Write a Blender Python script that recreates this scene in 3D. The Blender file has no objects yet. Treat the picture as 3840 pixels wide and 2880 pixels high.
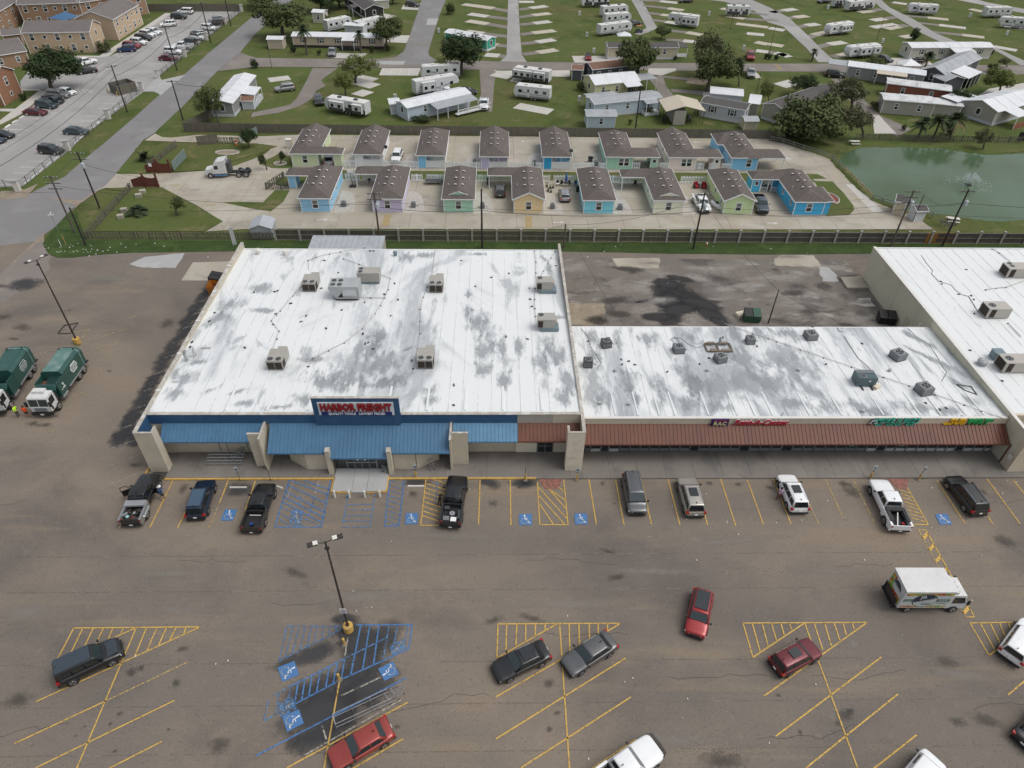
import bpy,bmesh,math,random
from mathutils import Vector,Matrix,Euler
RU=random.uniform;cs=math.cos;sn=math.sin;Ve=Vector
def BX(*a):return MB().b2(*a)
def TB(*a,**k):return MB().tube(*a,**k)
random.seed(7)
R=math.radians
PI=math.pi
SC=bpy.context.scene
COL=SC.collection
CAM_H,CAM_F=55.0,2580.0
_p,_y,_r=R(40.7),R(1.614),R(-1.076)
FW=Ve((sn(_y)*cs(_p),cs(_y)*cs(_p),-sn(_p)))
_rt=Ve((cs(_y),-sn(_y),0));_dn=FW.cross(_rt)
RT=_rt*cs(_r)+_dn*sn(_r)
DN=-_rt*sn(_r)+_dn*cs(_r)
cam_data=bpy.data.cameras.new('camera')
cam_data.sensor_fit='HORIZONTAL';cam_data.sensor_width=36.0
cam_data.lens=36.0*CAM_F/3840.0
cam_data.clip_start=0.5;cam_data.clip_end=6000
cam=bpy.data.objects.new('camera',cam_data);COL.objects.link(cam)
m3=Matrix((RT,-DN,-FW)).transposed()
cam.matrix_world=Matrix.Translation((0,0,CAM_H))@m3.to_4x4()
SC.camera=cam
SUN_EL,SUN_AZ=R(60),R(98)
world=bpy.data.worlds.new('World');SC.world=world;world.use_nodes=True
wn=world.node_tree;wn.nodes.clear()
_sky=wn.nodes.new('ShaderNodeTexSky');_sky.sky_type='NISHITA';_sky.sun_disc=False
_sky.sun_elevation=SUN_EL;_sky.sun_rotation=SUN_AZ;_sky.air_density=1.0;_sky.dust_density=4.0;_sky.ozone_density=1.0
_hs=wn.nodes.new('ShaderNodeHueSaturation');_hs.inputs['Saturation'].default_value=0.32
_bg=wn.nodes.new('ShaderNodeBackground');_bg.inputs['Strength'].default_value=0.15
_wo=wn.nodes.new('ShaderNodeOutputWorld')
wn.links.new(_sky.outputs[0],_hs.inputs['Color']);wn.links.new(_hs.outputs[0],_bg.inputs[0]);wn.links.new(_bg.outputs[0],_wo.inputs[0])
sun_d=bpy.data.lights.new('sun','SUN');sun_d.energy=0.75;sun_d.angle=R(35);sun_d.color=(1.0,0.965,0.92)
sun=bpy.data.objects.new('sun',sun_d);COL.objects.link(sun)
_sd=Ve((sn(SUN_AZ)*cs(SUN_EL),cs(SUN_AZ)*cs(SUN_EL),sn(SUN_EL)))
sun.rotation_euler=_sd.to_track_quat('Z','Y').to_euler()
SC.cycles.transparent_max_bounces=40
SC.view_settings.view_transform='Standard';SC.view_settings.look='None'
SC.view_settings.exposure=0.08;SC.view_settings.gamma=1.0
SH={'a':(0,0,.434),'b':(960,0,.434),'c':(1920,0,.434),'d':(2880,0,.434),'e':(0,440,.434),'f':(960,440,.434),'g':(1920,440,.434),'h':(2880,440,.434),'i':(0,900,.48217),'j':(960,900,.48217),'k':(1920,900,.48217),'l':(2880,900,.48217),'m':(400,1480,.37975),'n':(1200,1450,.45208),'o':(2100,1540,.40687),'p':(2900,1540,.42495),'q':(0,2080,.48217),'r':(960,2080,.48217),'t':(1920,2080,.48217),'u':(2880,2080,.48217),'v':(0,1250,.21097),'s':(0,0,1.0)}
def T(t,x,y,z=0.0):
 ox,oy,s=SH[t]
 d=FW+RT*((ox+x*s-1920)/CAM_F)+DN*((oy+y*s-1440)/CAM_F)
 k=(z-CAM_H)/d.z
 return Ve((d.x*k,d.y*k,z))
def TP(t,pts,z=0.0):return[T(t,x,y,z)for x,y in pts]
class MB:
 def __init__(self):self.v=[];self.f=[];self.m=[]
 def add(self,vs,fs,mi=0):
  b=len(self.v);self.v+=[tuple(p)for p in vs];self.f+=[tuple(b+i for i in f)for f in fs];self.m+=[mi]*len(fs);return self
 def box(self,c,s,rz=0,mi=0,M=None):
  hx,hy,hz=s[0]/2,s[1]/2,s[2]/2
  vs=[Ve((x,y,z))for z in(-hz,hz)for x,y in((-hx,-hy),(hx,-hy),(hx,hy),(-hx,hy))]
  if M:vs=[M@p for p in vs]
  if rz:Q=Matrix.Rotation(rz,3,'Z');vs=[Q@p for p in vs]
  vs=[p+Ve(c)for p in vs]
  return self.add(vs,[(3,2,1,0),(4,5,6,7),(0,1,5,4),(1,2,6,5),(2,3,7,6),(3,0,4,7)],mi)
 def b2(self,x0,x1,y0,y1,z0,z1,mi=0):return self.box(((x0+x1)/2,(y0+y1)/2,(z0+z1)/2),(abs(x1-x0),abs(y1-y0),abs(z1-z0)),0,mi)
 def beam(self,a,b,w,h=None,mi=0):
  a=Ve(a);b=Ve(b);d=b-a;L=d.length
  if L<1e-6:return self
  Q=d.to_track_quat('X','Z').to_matrix()
  return self.box((a+b)/2,(L,w,h or w),0,mi,Q)
 def prism(self,pts,z0,z1,mi=0):
  n=len(pts);vs=[(p[0],p[1],z0)for p in pts]+[(p[0],p[1],z1)for p in pts]
  ar=sum(pts[i][0]*pts[(i+1)%n][1]-pts[(i+1)%n][0]*pts[i][1]for i in range(n))
  up=tuple(range(n,2*n));dn=tuple(range(n-1,-1,-1));sd=[(i,(i+1)%n,n+(i+1)%n,n+i)for i in range(n)]
  if ar<0:up=up[::-1];dn=dn[::-1];sd=[s[::-1]for s in sd]
  return self.add(vs,[up,dn]+sd,mi)
 def sheet(self,pts,z=None,mi=0):
  n=len(pts);ar=sum(pts[i][0]*pts[(i+1)%n][1]-pts[(i+1)%n][0]*pts[i][1]for i in range(n))
  vs=[(p[0],p[1],p[2]if z is None else z)for p in pts]
  return self.add(vs,[tuple(range(n))if ar>0 else tuple(range(n-1,-1,-1))],mi)
 def tube(self,pts,r,n=6,mi=0,cap=True):
  pts=[Ve(p)for p in pts];rs=r if isinstance(r,(list,tuple))else[r]*len(pts)
  base=len(self.v);fs=[]
  up=Ve((0,0,1));prev=None
  for i,p in enumerate(pts):
   d=(pts[min(i+1,len(pts)-1)]-pts[max(i-1,0)]).normalized()
   if prev is None:a=d.orthogonal().normalized()
   else:
    a=prev-d*prev.dot(d);a=a.normalized()if a.length>1e-5 else d.orthogonal().normalized()
   prev=a;b=d.cross(a)
   for k in range(n):
    t=2*PI*k/n;q=p+(a*cs(t)+b*sn(t))*rs[i];self.v.append(tuple(q))
  for i in range(len(pts)-1):
   for k in range(n):fs.append((base+i*n+k,base+i*n+(k+1)%n,base+(i+1)*n+(k+1)%n,base+(i+1)*n+k))
  if cap:fs.append(tuple(base+n-1-k for k in range(n)));fs.append(tuple(base+(len(pts)-1)*n+k for k in range(n)))
  self.f+=fs;self.m+=[mi]*len(fs);return self
 def disc(self,c,r,n=16,axis='z',mi=0,r2=None):
  vs=[]
  for k in range(n):
   t=2*PI*k/n;a,b=cs(t)*r,sn(t)*(r2 or r)
   vs.append((c[0]+a,c[1]+b,c[2])if axis=='z' else((c[0]+a,c[1],c[2]+b)if axis=='y' else(c[0],c[1]+a,c[2]+b)))
  return self.add(vs,[tuple(range(n))],mi)
 def cyl(self,c,r,h,n=12,mi=0,r2=None):
  return self.tube([(c[0],c[1],c[2]),(c[0],c[1],c[2]+h)],[r,r if r2 is None else r2],n,mi)
 def mesh(self,name,mats,smooth=False):
  me=bpy.data.meshes.new(name);me.from_pydata(self.v,[],self.f)
  for m in(mats if isinstance(mats,(list,tuple))else[mats]):me.materials.append(m)
  if any(self.m):me.polygons.foreach_set('material_index',self.m)
  if smooth:me.polygons.foreach_set('use_smooth',[True]*len(self.f))
  me.update();return me
 def mk(self,name,mats,parent=None,smooth=False,label=None,loc=None,rz=None):
  return put(name,self.mesh(name,mats,smooth),parent,loc,rz,label)
def put(name,me,parent=None,loc=None,rz=None,label=None,mat=None):
 o=bpy.data.objects.new(name,me);COL.objects.link(o)
 if parent:o.parent=parent
 if loc is not None:o.location=loc
 if rz is not None:o.rotation_euler=(0,0,rz)
 if label:o['label']=label
 if mat:setmat(o,mat)
 return o
def setmat(o,m,i=0):
 o.material_slots[i].link='OBJECT';o.material_slots[i].material=m
def tag(o,label=None,cat=None,group=None,kind=None):
 if label:o['label']=label
 if cat:o['category']=cat
 if group:o['group']=group
 if kind:o['kind']=kind
 return o
def thing(name,label,cat,loc=(0,0,0),rz=0,group=None):
 o=bpy.data.objects.new(name,None);COL.objects.link(o);o.empty_display_size=.3
 o.location=loc;o.rotation_euler=(0,0,rz)
 return tag(o,label,cat,group)
def dup(root,loc,rz,label=None,paint=None,scale=None,name=None):
 def cp(o,par):
  c=o.copy();COL.objects.link(c)
  if par is not None:c.parent=par
  if name and par is None:c.name=name
  for ch in KIDS.get(o.name,[]):cp(ch,c)
  return c
 KIDS={}
 for o in tree_of(root):
  if o.parent:KIDS.setdefault(o.parent.name,[]).append(o)
 r=cp(root,None);r.location=loc;r.rotation_euler=(0,0,rz)
 if label:r['label']=label
 if scale:r.scale=scale
 return r
def tree_of(root):
 out=[root]
 for c in root.children:out+=tree_of(c)
 return out
def struct(name,mb,mat,parent=None,label=None):
 o=mb.mk(name,mat,parent)
 if parent is None:o['kind']='structure'
 if label:o['label']=label
 return o
def bake_subsurf(me,lv=1):
 o=bpy.data.objects.new('tmp',me);COL.objects.link(o)
 md=o.modifiers.new('s','SUBSURF');md.levels=lv;md.render_levels=lv
 dg=bpy.context.evaluated_depsgraph_get();dg.update()
 n=bpy.data.meshes.new_from_object(o.evaluated_get(dg));bpy.data.objects.remove(o)
 n.polygons.foreach_set('use_smooth',[True]*len(n.polygons));return n
def text_mesh(body,size,mat,extrude=.03,shear=0,offset=0,align='CENTER',space=1.0,name='lettering',narrow=1.0):
 c=bpy.data.curves.new('t','FONT');c.body=body;c.size=size;c.extrude=extrude;c.shear=shear;c.offset=offset
 c.align_x=align;c.align_y='CENTER';c.space_character=space;c.resolution_u=2
 o=bpy.data.objects.new('tmp',c);COL.objects.link(o)
 dg=bpy.context.evaluated_depsgraph_get();dg.update()
 n=bpy.data.meshes.new_from_object(o.evaluated_get(dg));bpy.data.objects.remove(o);bpy.data.curves.remove(c)
 n.name=name;n.materials.clear();n.materials.append(mat)
 if narrow!=1.0:n.transform(Matrix.Diagonal((narrow,1,1,1)))
 return n
def text(name,body,size,mat,parent,M,**k):
 me=text_mesh(body,size,mat,name=name,**k);me.transform(M);return put(name,me,parent)
FACE_FRONT=Matrix.Rotation(R(90),4,'X')
def _nt(name):
 m=bpy.data.materials.new(name);m.use_nodes=True;nt=m.node_tree;b=nt.nodes['Principled BSDF'];return m,nt,b
def hexc(r,g,b):
 f=lambda v:((v/255+.055)/1.055)**2.4 if v>10 else v/255/12.92
 return(f(r),f(g),f(b),1)
def grime(name,col,rough=.6,var=.12,scale=3.0,metal=0,spec=.5,coat=0,dirt=None,dirt_scale=.4,dirt_amt=.0,bump=0,bscale=30,stretch=(1,1,1),lo=.45,hi=.7,world=True):
 """plain material with two scales of mottling and optional dirt patches"""
 m,nt,b=_nt(name);N=nt.nodes;L=nt.links
 col=tuple(col[:3])+(1,)
 if world:g=N.new('ShaderNodeNewGeometry');src=g.outputs['Position']
 else:g=N.new('ShaderNodeTexCoord');src=g.outputs['Object']
 mp=N.new('ShaderNodeMapping');mp.inputs['Scale'].default_value=stretch;L.new(src,mp.inputs[0])
 n1=N.new('ShaderNodeTexNoise');n1.inputs['Scale'].default_value=scale;n1.inputs['Detail'].default_value=6;n1.inputs['Roughness'].default_value=.65
 L.new(mp.outputs[0],n1.inputs[0])
 mr=N.new('ShaderNodeMapRange');mr.inputs[1].default_value=.25;mr.inputs[2].default_value=.75;mr.inputs[3].default_value=1-var;mr.inputs[4].default_value=1+var
 L.new(n1.outputs[0],mr.inputs[0])
 mu=N.new('ShaderNodeMix');mu.data_type='RGBA';mu.blend_type='MULTIPLY';mu.inputs[0].default_value=1;mu.inputs[6].default_value=col;L.new(mr.outputs[0],mu.inputs[7])
 out=mu.outputs[2]
 if dirt:
  n2=N.new('ShaderNodeTexNoise');n2.inputs['Scale'].default_value=dirt_scale;n2.inputs['Detail'].default_value=8;n2.inputs['Roughness'].default_value=.6;n2.inputs['Distortion'].default_value=.6
  L.new(mp.outputs[0],n2.inputs[0])
  r2=N.new('ShaderNodeMapRange');r2.interpolation_type='SMOOTHSTEP';r2.inputs[1].default_value=lo;r2.inputs[2].default_value=hi;r2.inputs[4].default_value=dirt_amt;L.new(n2.outputs[0],r2.inputs[0])
  mx=N.new('ShaderNodeMix');mx.data_type='RGBA';mx.inputs[7].default_value=tuple(dirt[:3])+(1,);L.new(r2.outputs[0],mx.inputs[0]);L.new(out,mx.inputs[6]);out=mx.outputs[2]
 L.new(out,b.inputs['Base Color'])
 b.inputs['Roughness'].default_value=rough;b.inputs['Metallic'].default_value=metal;b.inputs['Specular IOR Level'].default_value=spec
 if coat:b.inputs['Coat Weight'].default_value=coat;b.inputs['Coat Roughness'].default_value=.06
 if bump:
  n3=N.new('ShaderNodeTexNoise');n3.inputs['Scale'].default_value=bscale;n3.inputs['Detail'].default_value=4;L.new(src,n3.inputs[0])
  bp=N.new('ShaderNodeBump');bp.inputs['Strength'].default_value=bump;bp.inputs['Distance'].default_value=.05;L.new(n3.outputs[0],bp.inputs['Height']);L.new(bp.outputs[0],b.inputs['Normal'])
 return m
def plain(name,col,rough=.5,metal=0,coat=0,spec=.5):
 return grime(name,col,rough,.06,2.0,metal,spec,coat,world=False)
def multi(name,base,layers,rough=.85,bump=.3,bscale=8,spec=.3,wear=None):
 """ground material: base + list of (colour, scale, lo, hi, amount, stretch)"""
 m,nt,b=_nt(name);N=nt.nodes;L=nt.links
 g=N.new('ShaderNodeNewGeometry');src=g.outputs['Position']
 rgb=N.new('ShaderNodeRGB');rgb.outputs[0].default_value=tuple(base[:3])+(1,);out=rgb.outputs[0]
 for k,(c,sc,lo,hi,am,st)in enumerate(layers):
  mp=N.new('ShaderNodeMapping');mp.inputs['Scale'].default_value=st;mp.inputs['Location'].default_value=(13.7*k,5.3*k,0);L.new(src,mp.inputs[0])
  n=N.new('ShaderNodeTexNoise');n.inputs['Scale'].default_value=sc;n.inputs['Detail'].default_value=7;n.inputs['Roughness'].default_value=.62;n.inputs['Distortion'].default_value=.35;L.new(mp.outputs[0],n.inputs[0])
  r=N.new('ShaderNodeMapRange');r.interpolation_type='SMOOTHSTEP';r.inputs[1].default_value=lo;r.inputs[2].default_value=hi;r.inputs[4].default_value=am;L.new(n.outputs[0],r.inputs[0])
  mx=N.new('ShaderNodeMix');mx.data_type='RGBA';mx.inputs[7].default_value=tuple(c[:3])+(1,);L.new(r.outputs[0],mx.inputs[0]);L.new(out,mx.inputs[6]);out=mx.outputs[2]
 L.new(out,b.inputs['Base Color']);b.inputs['Roughness'].default_value=rough;b.inputs['Specular IOR Level'].default_value=spec
 if bump:
  n3=N.new('ShaderNodeTexNoise');n3.inputs['Scale'].default_value=bscale;n3.inputs['Detail'].default_value=6;L.new(src,n3.inputs[0])
  bp=N.new('ShaderNodeBump');bp.inputs['Strength'].default_value=bump;bp.inputs['Distance'].default_value=.03;L.new(n3.outputs[0],bp.inputs['Height']);L.new(bp.outputs[0],b.inputs['Normal'])
 return m
def worn(name,col,amt=.5,scale=6.0,cut=.5,rough=.7):
 """paint on the ground, worn through in patches (real gaps: transparent)"""
 m,nt,b=_nt(name);N=nt.nodes;L=nt.links
 g=N.new('ShaderNodeNewGeometry')
 n=N.new('ShaderNodeTexNoise');n.inputs['Scale'].default_value=scale;n.inputs['Detail'].default_value=8;n.inputs['Roughness'].default_value=.75;L.new(g.outputs['Position'],n.inputs[0])
 r=N.new('ShaderNodeMapRange');r.inputs[1].default_value=cut-.06;r.inputs[2].default_value=cut+.1;r.inputs[3].default_value=1;r.inputs[4].default_value=1-amt;L.new(n.outputs[0],r.inputs[0])
 L.new(r.outputs[0],b.inputs['Alpha'])
 n2=N.new('ShaderNodeTexNoise');n2.inputs['Scale'].default_value=1.3;L.new(g.outputs['Position'],n2.inputs[0])
 mr=N.new('ShaderNodeMapRange');mr.inputs[3].default_value=.8;mr.inputs[4].default_value=1.15;L.new(n2.outputs[0],mr.inputs[0])
 mu=N.new('ShaderNodeMix');mu.data_type='RGBA';mu.blend_type='MULTIPLY';mu.inputs[0].default_value=1;mu.inputs[6].default_value=tuple(col[:3])+(1,);L.new(mr.outputs[0],mu.inputs[7])
 L.new(mu.outputs[2],b.inputs['Base Color']);b.inputs['Roughness'].default_value=rough;return m
m_asph=multi('asphalt_lot',(.172,.148,.124),[((.245,.198,.150),.035,.42,.66,.85,(1,1.6,1)),((.125,.108,.096),.055,.48,.68,.85,(1,1.4,1)),((.255,.200,.140),.10,.53,.70,.7,(.30,2.4,1)),((.095,.086,.079),.35,.62,.8,.5,(.6,1.2,1)),((.27,.23,.185),1.3,.55,.8,.4,(1,1,1)),((.07,.062,.055),4.5,.54,.72,.6,(1,1,1)),((.34,.29,.235),7.0,.56,.74,.55,(1,1,1)),((.055,.05,.045),13,.56,.7,.6,(1,1,1))],rough=.9,bump=.5,bscale=14)
m_asph_dark=multi('sealed_asphalt',(.052,.052,.054),[((.16,.148,.138),.22,.5,.7,.7,(1,1,1)),((.036,.036,.038),.9,.5,.7,.6,(1,1,1)),((.2,.19,.18),6,.62,.8,.3,(1,1,1))],rough=.85)
m_yard=multi('broken_yard_paving',(.16,.142,.125),[((.26,.24,.21),.10,.46,.60,.8,(1,2.0,1)),((.075,.068,.062),.13,.50,.62,.8,(1,1.6,1)),((.34,.32,.29),.33,.60,.68,.7,(.7,1.8,1)),((.05,.045,.042),.6,.60,.70,.7,(1,1,1)),((.15,.11,.075),.2,.60,.72,.5,(1,1,1)),((.28,.26,.23),3.0,.5,.75,.5,(1,1,1)),((.05,.05,.045),5,.55,.75,.5,(1,1,1))],rough=.9,bump=.6,bscale=6)
m_street=multi('street_asphalt',(.205,.20,.20),[((.26,.255,.25),.12,.45,.7,.7,(1,1,1)),((.14,.135,.135),.25,.55,.75,.6,(1,1,1)),((.3,.29,.275),2.5,.6,.85,.4,(1,1,1)),((.12,.12,.12),5,.6,.8,.3,(1,1,1))])
m_street2=multi('old_brown_road',(.20,.178,.16),[((.26,.235,.21),.15,.45,.7,.7,(1,1,1)),((.15,.135,.125),.3,.55,.75,.6,(1,1,1)),((.3,.28,.25),3,.6,.85,.35,(1,1,1))])
m_lightlot=multi('pale_lot_asphalt',(.30,.292,.28),[((.38,.37,.355),.06,.42,.68,.8,(1,1,1)),((.22,.212,.20),.1,.52,.72,.65,(1,1,1)),((.17,.165,.16),.9,.66,.8,.4,(1,1,1)),((.4,.39,.37),3,.6,.85,.3,(1,1,1))])
m_conc=multi('concrete_yellowed',(.36,.325,.26),[((.44,.41,.35),.12,.45,.68,.8,(1,1,1)),((.22,.20,.17),.16,.5,.72,.7,(1,1.3,1)),((.14,.125,.105),.45,.62,.78,.55,(1,1,1)),((.48,.45,.38),2.0,.6,.85,.3,(1,1,1))],rough=.85,bump=.15)
m_walk=multi('walkway_concrete',(.185,.17,.15),[((.25,.23,.205),.2,.45,.7,.7,(1,1,1)),((.11,.102,.094),.25,.5,.72,.75,(1.4,.7,1)),((.085,.08,.072),.8,.62,.8,.5,(1,1,1)),((.34,.32,.29),1.2,.66,.82,.4,(1,1,1))],rough=.8,bump=.15)
m_newconc=multi('pale_concrete',(.47,.45,.41),[((.56,.54,.50),.3,.45,.7,.6,(1,1,1)),((.33,.315,.285),.5,.55,.78,.5,(1,1,1)),((.25,.235,.21),2.5,.66,.84,.35,(1,1,1))],rough=.85,bump=.1)
m_greyconc=multi('light_grey_concrete',(.36,.362,.355),[((.44,.44,.43),.4,.45,.7,.6,(1,1,1)),((.27,.27,.262),.7,.55,.78,.4,(1,1,1))],rough=.85,bump=.1)
m_gravel=multi('washed_gravel',(.42,.395,.35),[((.52,.50,.46),2.5,.45,.6,.8,(1,1,1)),((.25,.23,.2),6,.5,.66,.6,(1,1,1)),((.3,.28,.24),.4,.5,.7,.5,(1,1,1))],rough=.95,bump=.8,bscale=20)
m_grass=multi('mown_grass',(.090,.118,.036),[((.112,.106,.042),.045,.42,.66,.75,(1,1,1)),((.046,.074,.018),.09,.5,.68,.7,(1,1,1)),((.19,.155,.085),.20,.54,.70,.7,(1,1,1)),((.035,.055,.016),1.2,.5,.75,.55,(1,1,1)),((.092,.110,.035),3.5,.52,.75,.5,(1,1,1)),((.19,.165,.09),6,.64,.8,.4,(1,1,1))],rough=.95,bump=1.0,bscale=10,spec=.1)
m_lush=multi('rank_green_grass',(.045,.072,.024),[((.070,.105,.032),.25,.45,.65,.7,(1,1,1)),((.02,.045,.012),.9,.5,.7,.7,(1,1,1)),((.09,.12,.035),4,.55,.75,.5,(1,1,1)),((.13,.12,.06),.5,.64,.8,.4,(1,1,1))],rough=.95,bump=1.0,bscale=12,spec=.1)
m_dirt=multi('bare_dirt',(.26,.215,.16),[((.36,.32,.26),.6,.45,.7,.6,(1,1,1)),((.15,.125,.09),1.5,.5,.75,.5,(1,1,1)),((.09,.1,.04),.9,.58,.7,.7,(1,1,1))],rough=.95)
m_yellow=worn('yellow_road_paint',(.58,.37,.085),.85,4.0,.56)
m_yellow2=worn('faded_yellow_paint',(.48,.35,.14),.95,3.0,.49)
m_white_line=worn('white_road_paint',(.62,.61,.58),.8,4.0,.56)
m_faded_white=worn('faded_white_paint',(.45,.42,.35),.95,3.0,.47)
m_blue=worn('blue_road_paint',(.065,.19,.42),.8,4.5,.54)
m_blue2=worn('faded_blue_paint',(.085,.205,.40),.95,3.2,.48)
m_bluefull=grime('blue_stencil_paint',(.06,.165,.36),.7,.15,5)
m_sym=worn('white_stencil_paint',(.72,.73,.72),.6,7,.62)
m_redpaint=worn('red_ramp_paint',(.30,.12,.09),.95,2.2,.52)
m_tar=multi('black_tar',(.028,.027,.027),[((.045,.043,.042),.6,.45,.7,.7,(1,1,1)),((.13,.12,.11),1.5,.6,.8,.5,(1,1,1))],rough=.7)
m_joint=grime('dark_joint',(.05,.046,.04),.9)
m_kerbyellow=grime('yellow_kerb_paint',(.55,.34,.08),.7,.2,4,dirt=(.25,.2,.13),dirt_scale=1.5,dirt_amt=.6)
m_white=grime('white_paint',(.76,.76,.75),.5,.06,4)
m_ow=grime('off_white_paint',(.66,.645,.60),.6,.08,3)
m_black=grime('black_plastic',(.018,.018,.019),.5,.2,6)
m_rubber=grime('tyre_rubber',(.022,.021,.021),.8,.2,8)
m_chrome=plain('wheel_alloy',(.55,.55,.56),.3,.8)
m_steel=plain('galvanised_steel',(.42,.43,.44),.4,.6)
m_darkmetal=plain('dark_bronze_metal',(.055,.047,.042),.5,.3)
m_glassd=plain('tinted_car_glass',(.012,.016,.018),.06,0,0,.9)
m_glassw=plain('windscreen_glass',(.022,.036,.038),.05,0,0,.9)
m_wg=plain('window_glass',(.022,.026,.028),.1,0,0,.7)
m_redlens=plain('red_lens',(.35,.012,.012),.2,0,0,.6)
m_headlens=plain('headlamp_glass',(.55,.57,.58),.15,.2)
m_plate=plain('number_plate_white',(.7,.7,.68),.5)
# ================================================================ GROUND
def clip_poly(poly,x0,x1,y0,y1):
 def cl(P,ax,v,keep_gt):
  out=[]
  for i in range(len(P)):
   a,b=P[i],P[(i+1)%len(P)]
   ia=(a[ax]>v)==keep_gt;ib=(b[ax]>v)==keep_gt
   if ia:out.append(a)
   if ia!=ib:
    t=(v-a[ax])/(b[ax]-a[ax]);out.append((a[0]+(b[0]-a[0])*t,a[1]+(b[1]-a[1])*t))
  return out
 P=[(p[0],p[1])for p in poly]
 for ax,v,g in((0,x0,True),(0,x1,False),(1,y0,True),(1,y1,False)):
  if len(P)<3:return[]
  P=cl(P,ax,v,g)
 return P
def area(P):return abs(sum(P[i][0]*P[(i+1)%len(P)][1]-P[(i+1)%len(P)][0]*P[i][1]for i in range(len(P))))/2
def slabs(parent,poly,xs,ys,z,mat,gap=.025,name='slab',th=.08):
 for i in range(len(xs)-1):
  for j in range(len(ys)-1):
   P=clip_poly(poly,xs[i]+gap,xs[i+1]-gap,ys[j]+gap,ys[j+1]-gap)
   if len(P)>=3 and area(P)>.3:
    dz=RU(-.004,.004)
    MB().prism(P,z-th,z+dz).mk(name,mat,parent)
def rng(a,b,st):
 out=[a]
 while out[-1]+st<b:out.append(out[-1]+st)
 return out+[b]
grass=struct('grass_ground',MB().sheet([(-1500,-60,0),(1500,-60,0),(1500,2500,0),(-1500,2500,0)],-.10),m_grass)
LOT=[Ve((-140,2,0)),Ve((140,2,0))]
_r1=T('l',1991,70);_r1.x+=40
LOT+=[Ve((140,_r1.y,0)),T('l',800,105),T('k',1991,112),T('k',1200,105),T('k',800,95),T('k',400,88),T('j',1000,95),T('i',1860,85),T('i',1450,92),T('i',1000,98),T('i',750,115),T('i',560,135),T('i',440,135),T('i',380,110),T('i',345,60),T('i',340,0),Ve((-140,78,0))]
lot=struct('parking_lot',MB().prism(LOT,-.3,0),m_asph)
YARD=[(9.3,70.5),(54.6,70.5),(54.6,93.5),(20,94.2),(9.3,94.2)]
struct('broken_paving',MB().sheet([Ve((x,y,0))for x,y in YARD],.008),m_yard,lot)
def patch(name,t,pts,mat,z=.012,parent=lot,jag=0):
 P=TP(t,pts,0)
 if jag:
  Q=[]
  for i in range(len(P)):
   a,b=P[i],P[(i+1)%len(P)];n=max(2,int((b-a).length/.8))
   for k in range(n):Q.append(a.lerp(b,k/n)+Ve((RU(-jag,jag),RU(-jag,jag),0)))
  P=Q
 return struct(name,MB().sheet(P,z),mat,parent)
patch('concrete_patch','k',[(780,140),(1145,140),(1145,222),(820,215)],m_conc,.012,jag=.15)
patch('concrete_patch','l',[(50,150),(80,115),(350,120),(420,210),(60,200)],m_conc,.012,jag=.2)
patch('concrete_patch','l',[(400,215),(480,215),(560,320),(430,322),(390,250)],m_greyconc,.011,jag=.3)
patch('concrete_patch','i',[(1000,190),(1130,130),(1440,100),(1370,216),(1110,216)],m_greyconc,.010,jag=.1)
patch('concrete_patch','i',[(1410,315),(1500,175),(1815,165),(1740,290),(1630,315)],m_conc,.012)
patch('concrete_patch','l',[(660,500),(700,465),(790,455),(835,505),(760,520)],m_newconc,.012,jag=.4)
patch('dirt_patch','k',[(440,490),(720,495),(725,660),(455,660)],m_dirt,.010,jag=.15)
patch('asphalt_apron','i',[(0,500),(0,270),(240,60),(320,0),(345,60),(380,120),(400,200),(300,330),(120,420)],m_street2,.010,jag=.3)
def stain_mat(name,col,strength,off=.15,ns=1.6,st=(1,1,1),gain=1.7):
 m,nt,b=_nt(name);N=nt.nodes;L=nt.links
 tc=N.new('ShaderNodeTexCoord');vm=N.new('ShaderNodeVectorMath');vm.operation='MULTIPLY_ADD';vm.inputs[1].default_value=(2,2,0);vm.inputs[2].default_value=(-1,-1,0);L.new(tc.outputs['UV'],vm.inputs[0])
 ln=N.new('ShaderNodeVectorMath');ln.operation='LENGTH';L.new(vm.outputs[0],ln.inputs[0])
 g=N.new('ShaderNodeNewGeometry');n=N.new('ShaderNodeTexNoise');n.inputs['Scale'].default_value=1.6;n.inputs['Detail'].default_value=8;n.inputs['Roughness'].default_value=.7;mp=N.new('ShaderNodeMapping');mp.inputs['Scale'].default_value=st;n.inputs['Scale'].default_value=ns;L.new(g.outputs['Position'],mp.inputs[0]);L.new(mp.outputs[0],n.inputs[0])
 a=N.new('ShaderNodeMath');a.operation='MULTIPLY_ADD';a.inputs[1].default_value=gain;L.new(n.outputs[0],a.inputs[0])
 s=N.new('ShaderNodeMath');s.operation='MULTIPLY_ADD';s.inputs[1].default_value=-1.5;s.inputs[2].default_value=off;L.new(ln.outputs['Value'],s.inputs[0]);L.new(s.outputs[0],a.inputs[2])
 r=N.new('ShaderNodeMapRange');r.interpolation_type='SMOOTHSTEP';r.inputs[1].default_value=0;r.inputs[2].default_value=1.0;r.inputs[4].default_value=strength;L.new(a.outputs[0],r.inputs[0])
 L.new(r.outputs[0],b.inputs['Alpha']);b.inputs['Base Color'].default_value=tuple(col)+(1,);b.inputs['Roughness'].default_value=.75;return m
m_oil=stain_mat('oil_stain',(.058,.051,.045),.48)
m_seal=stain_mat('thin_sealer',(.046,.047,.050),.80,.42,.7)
m_dust=stain_mat('dust_stain',(.27,.245,.215),.5)
m_rust=stain_mat('rust_stain',(.30,.17,.08),.6)
m_weed=stain_mat('weed_stain',(.05,.085,.02),1.0)
_zc=[0.016]
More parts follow.
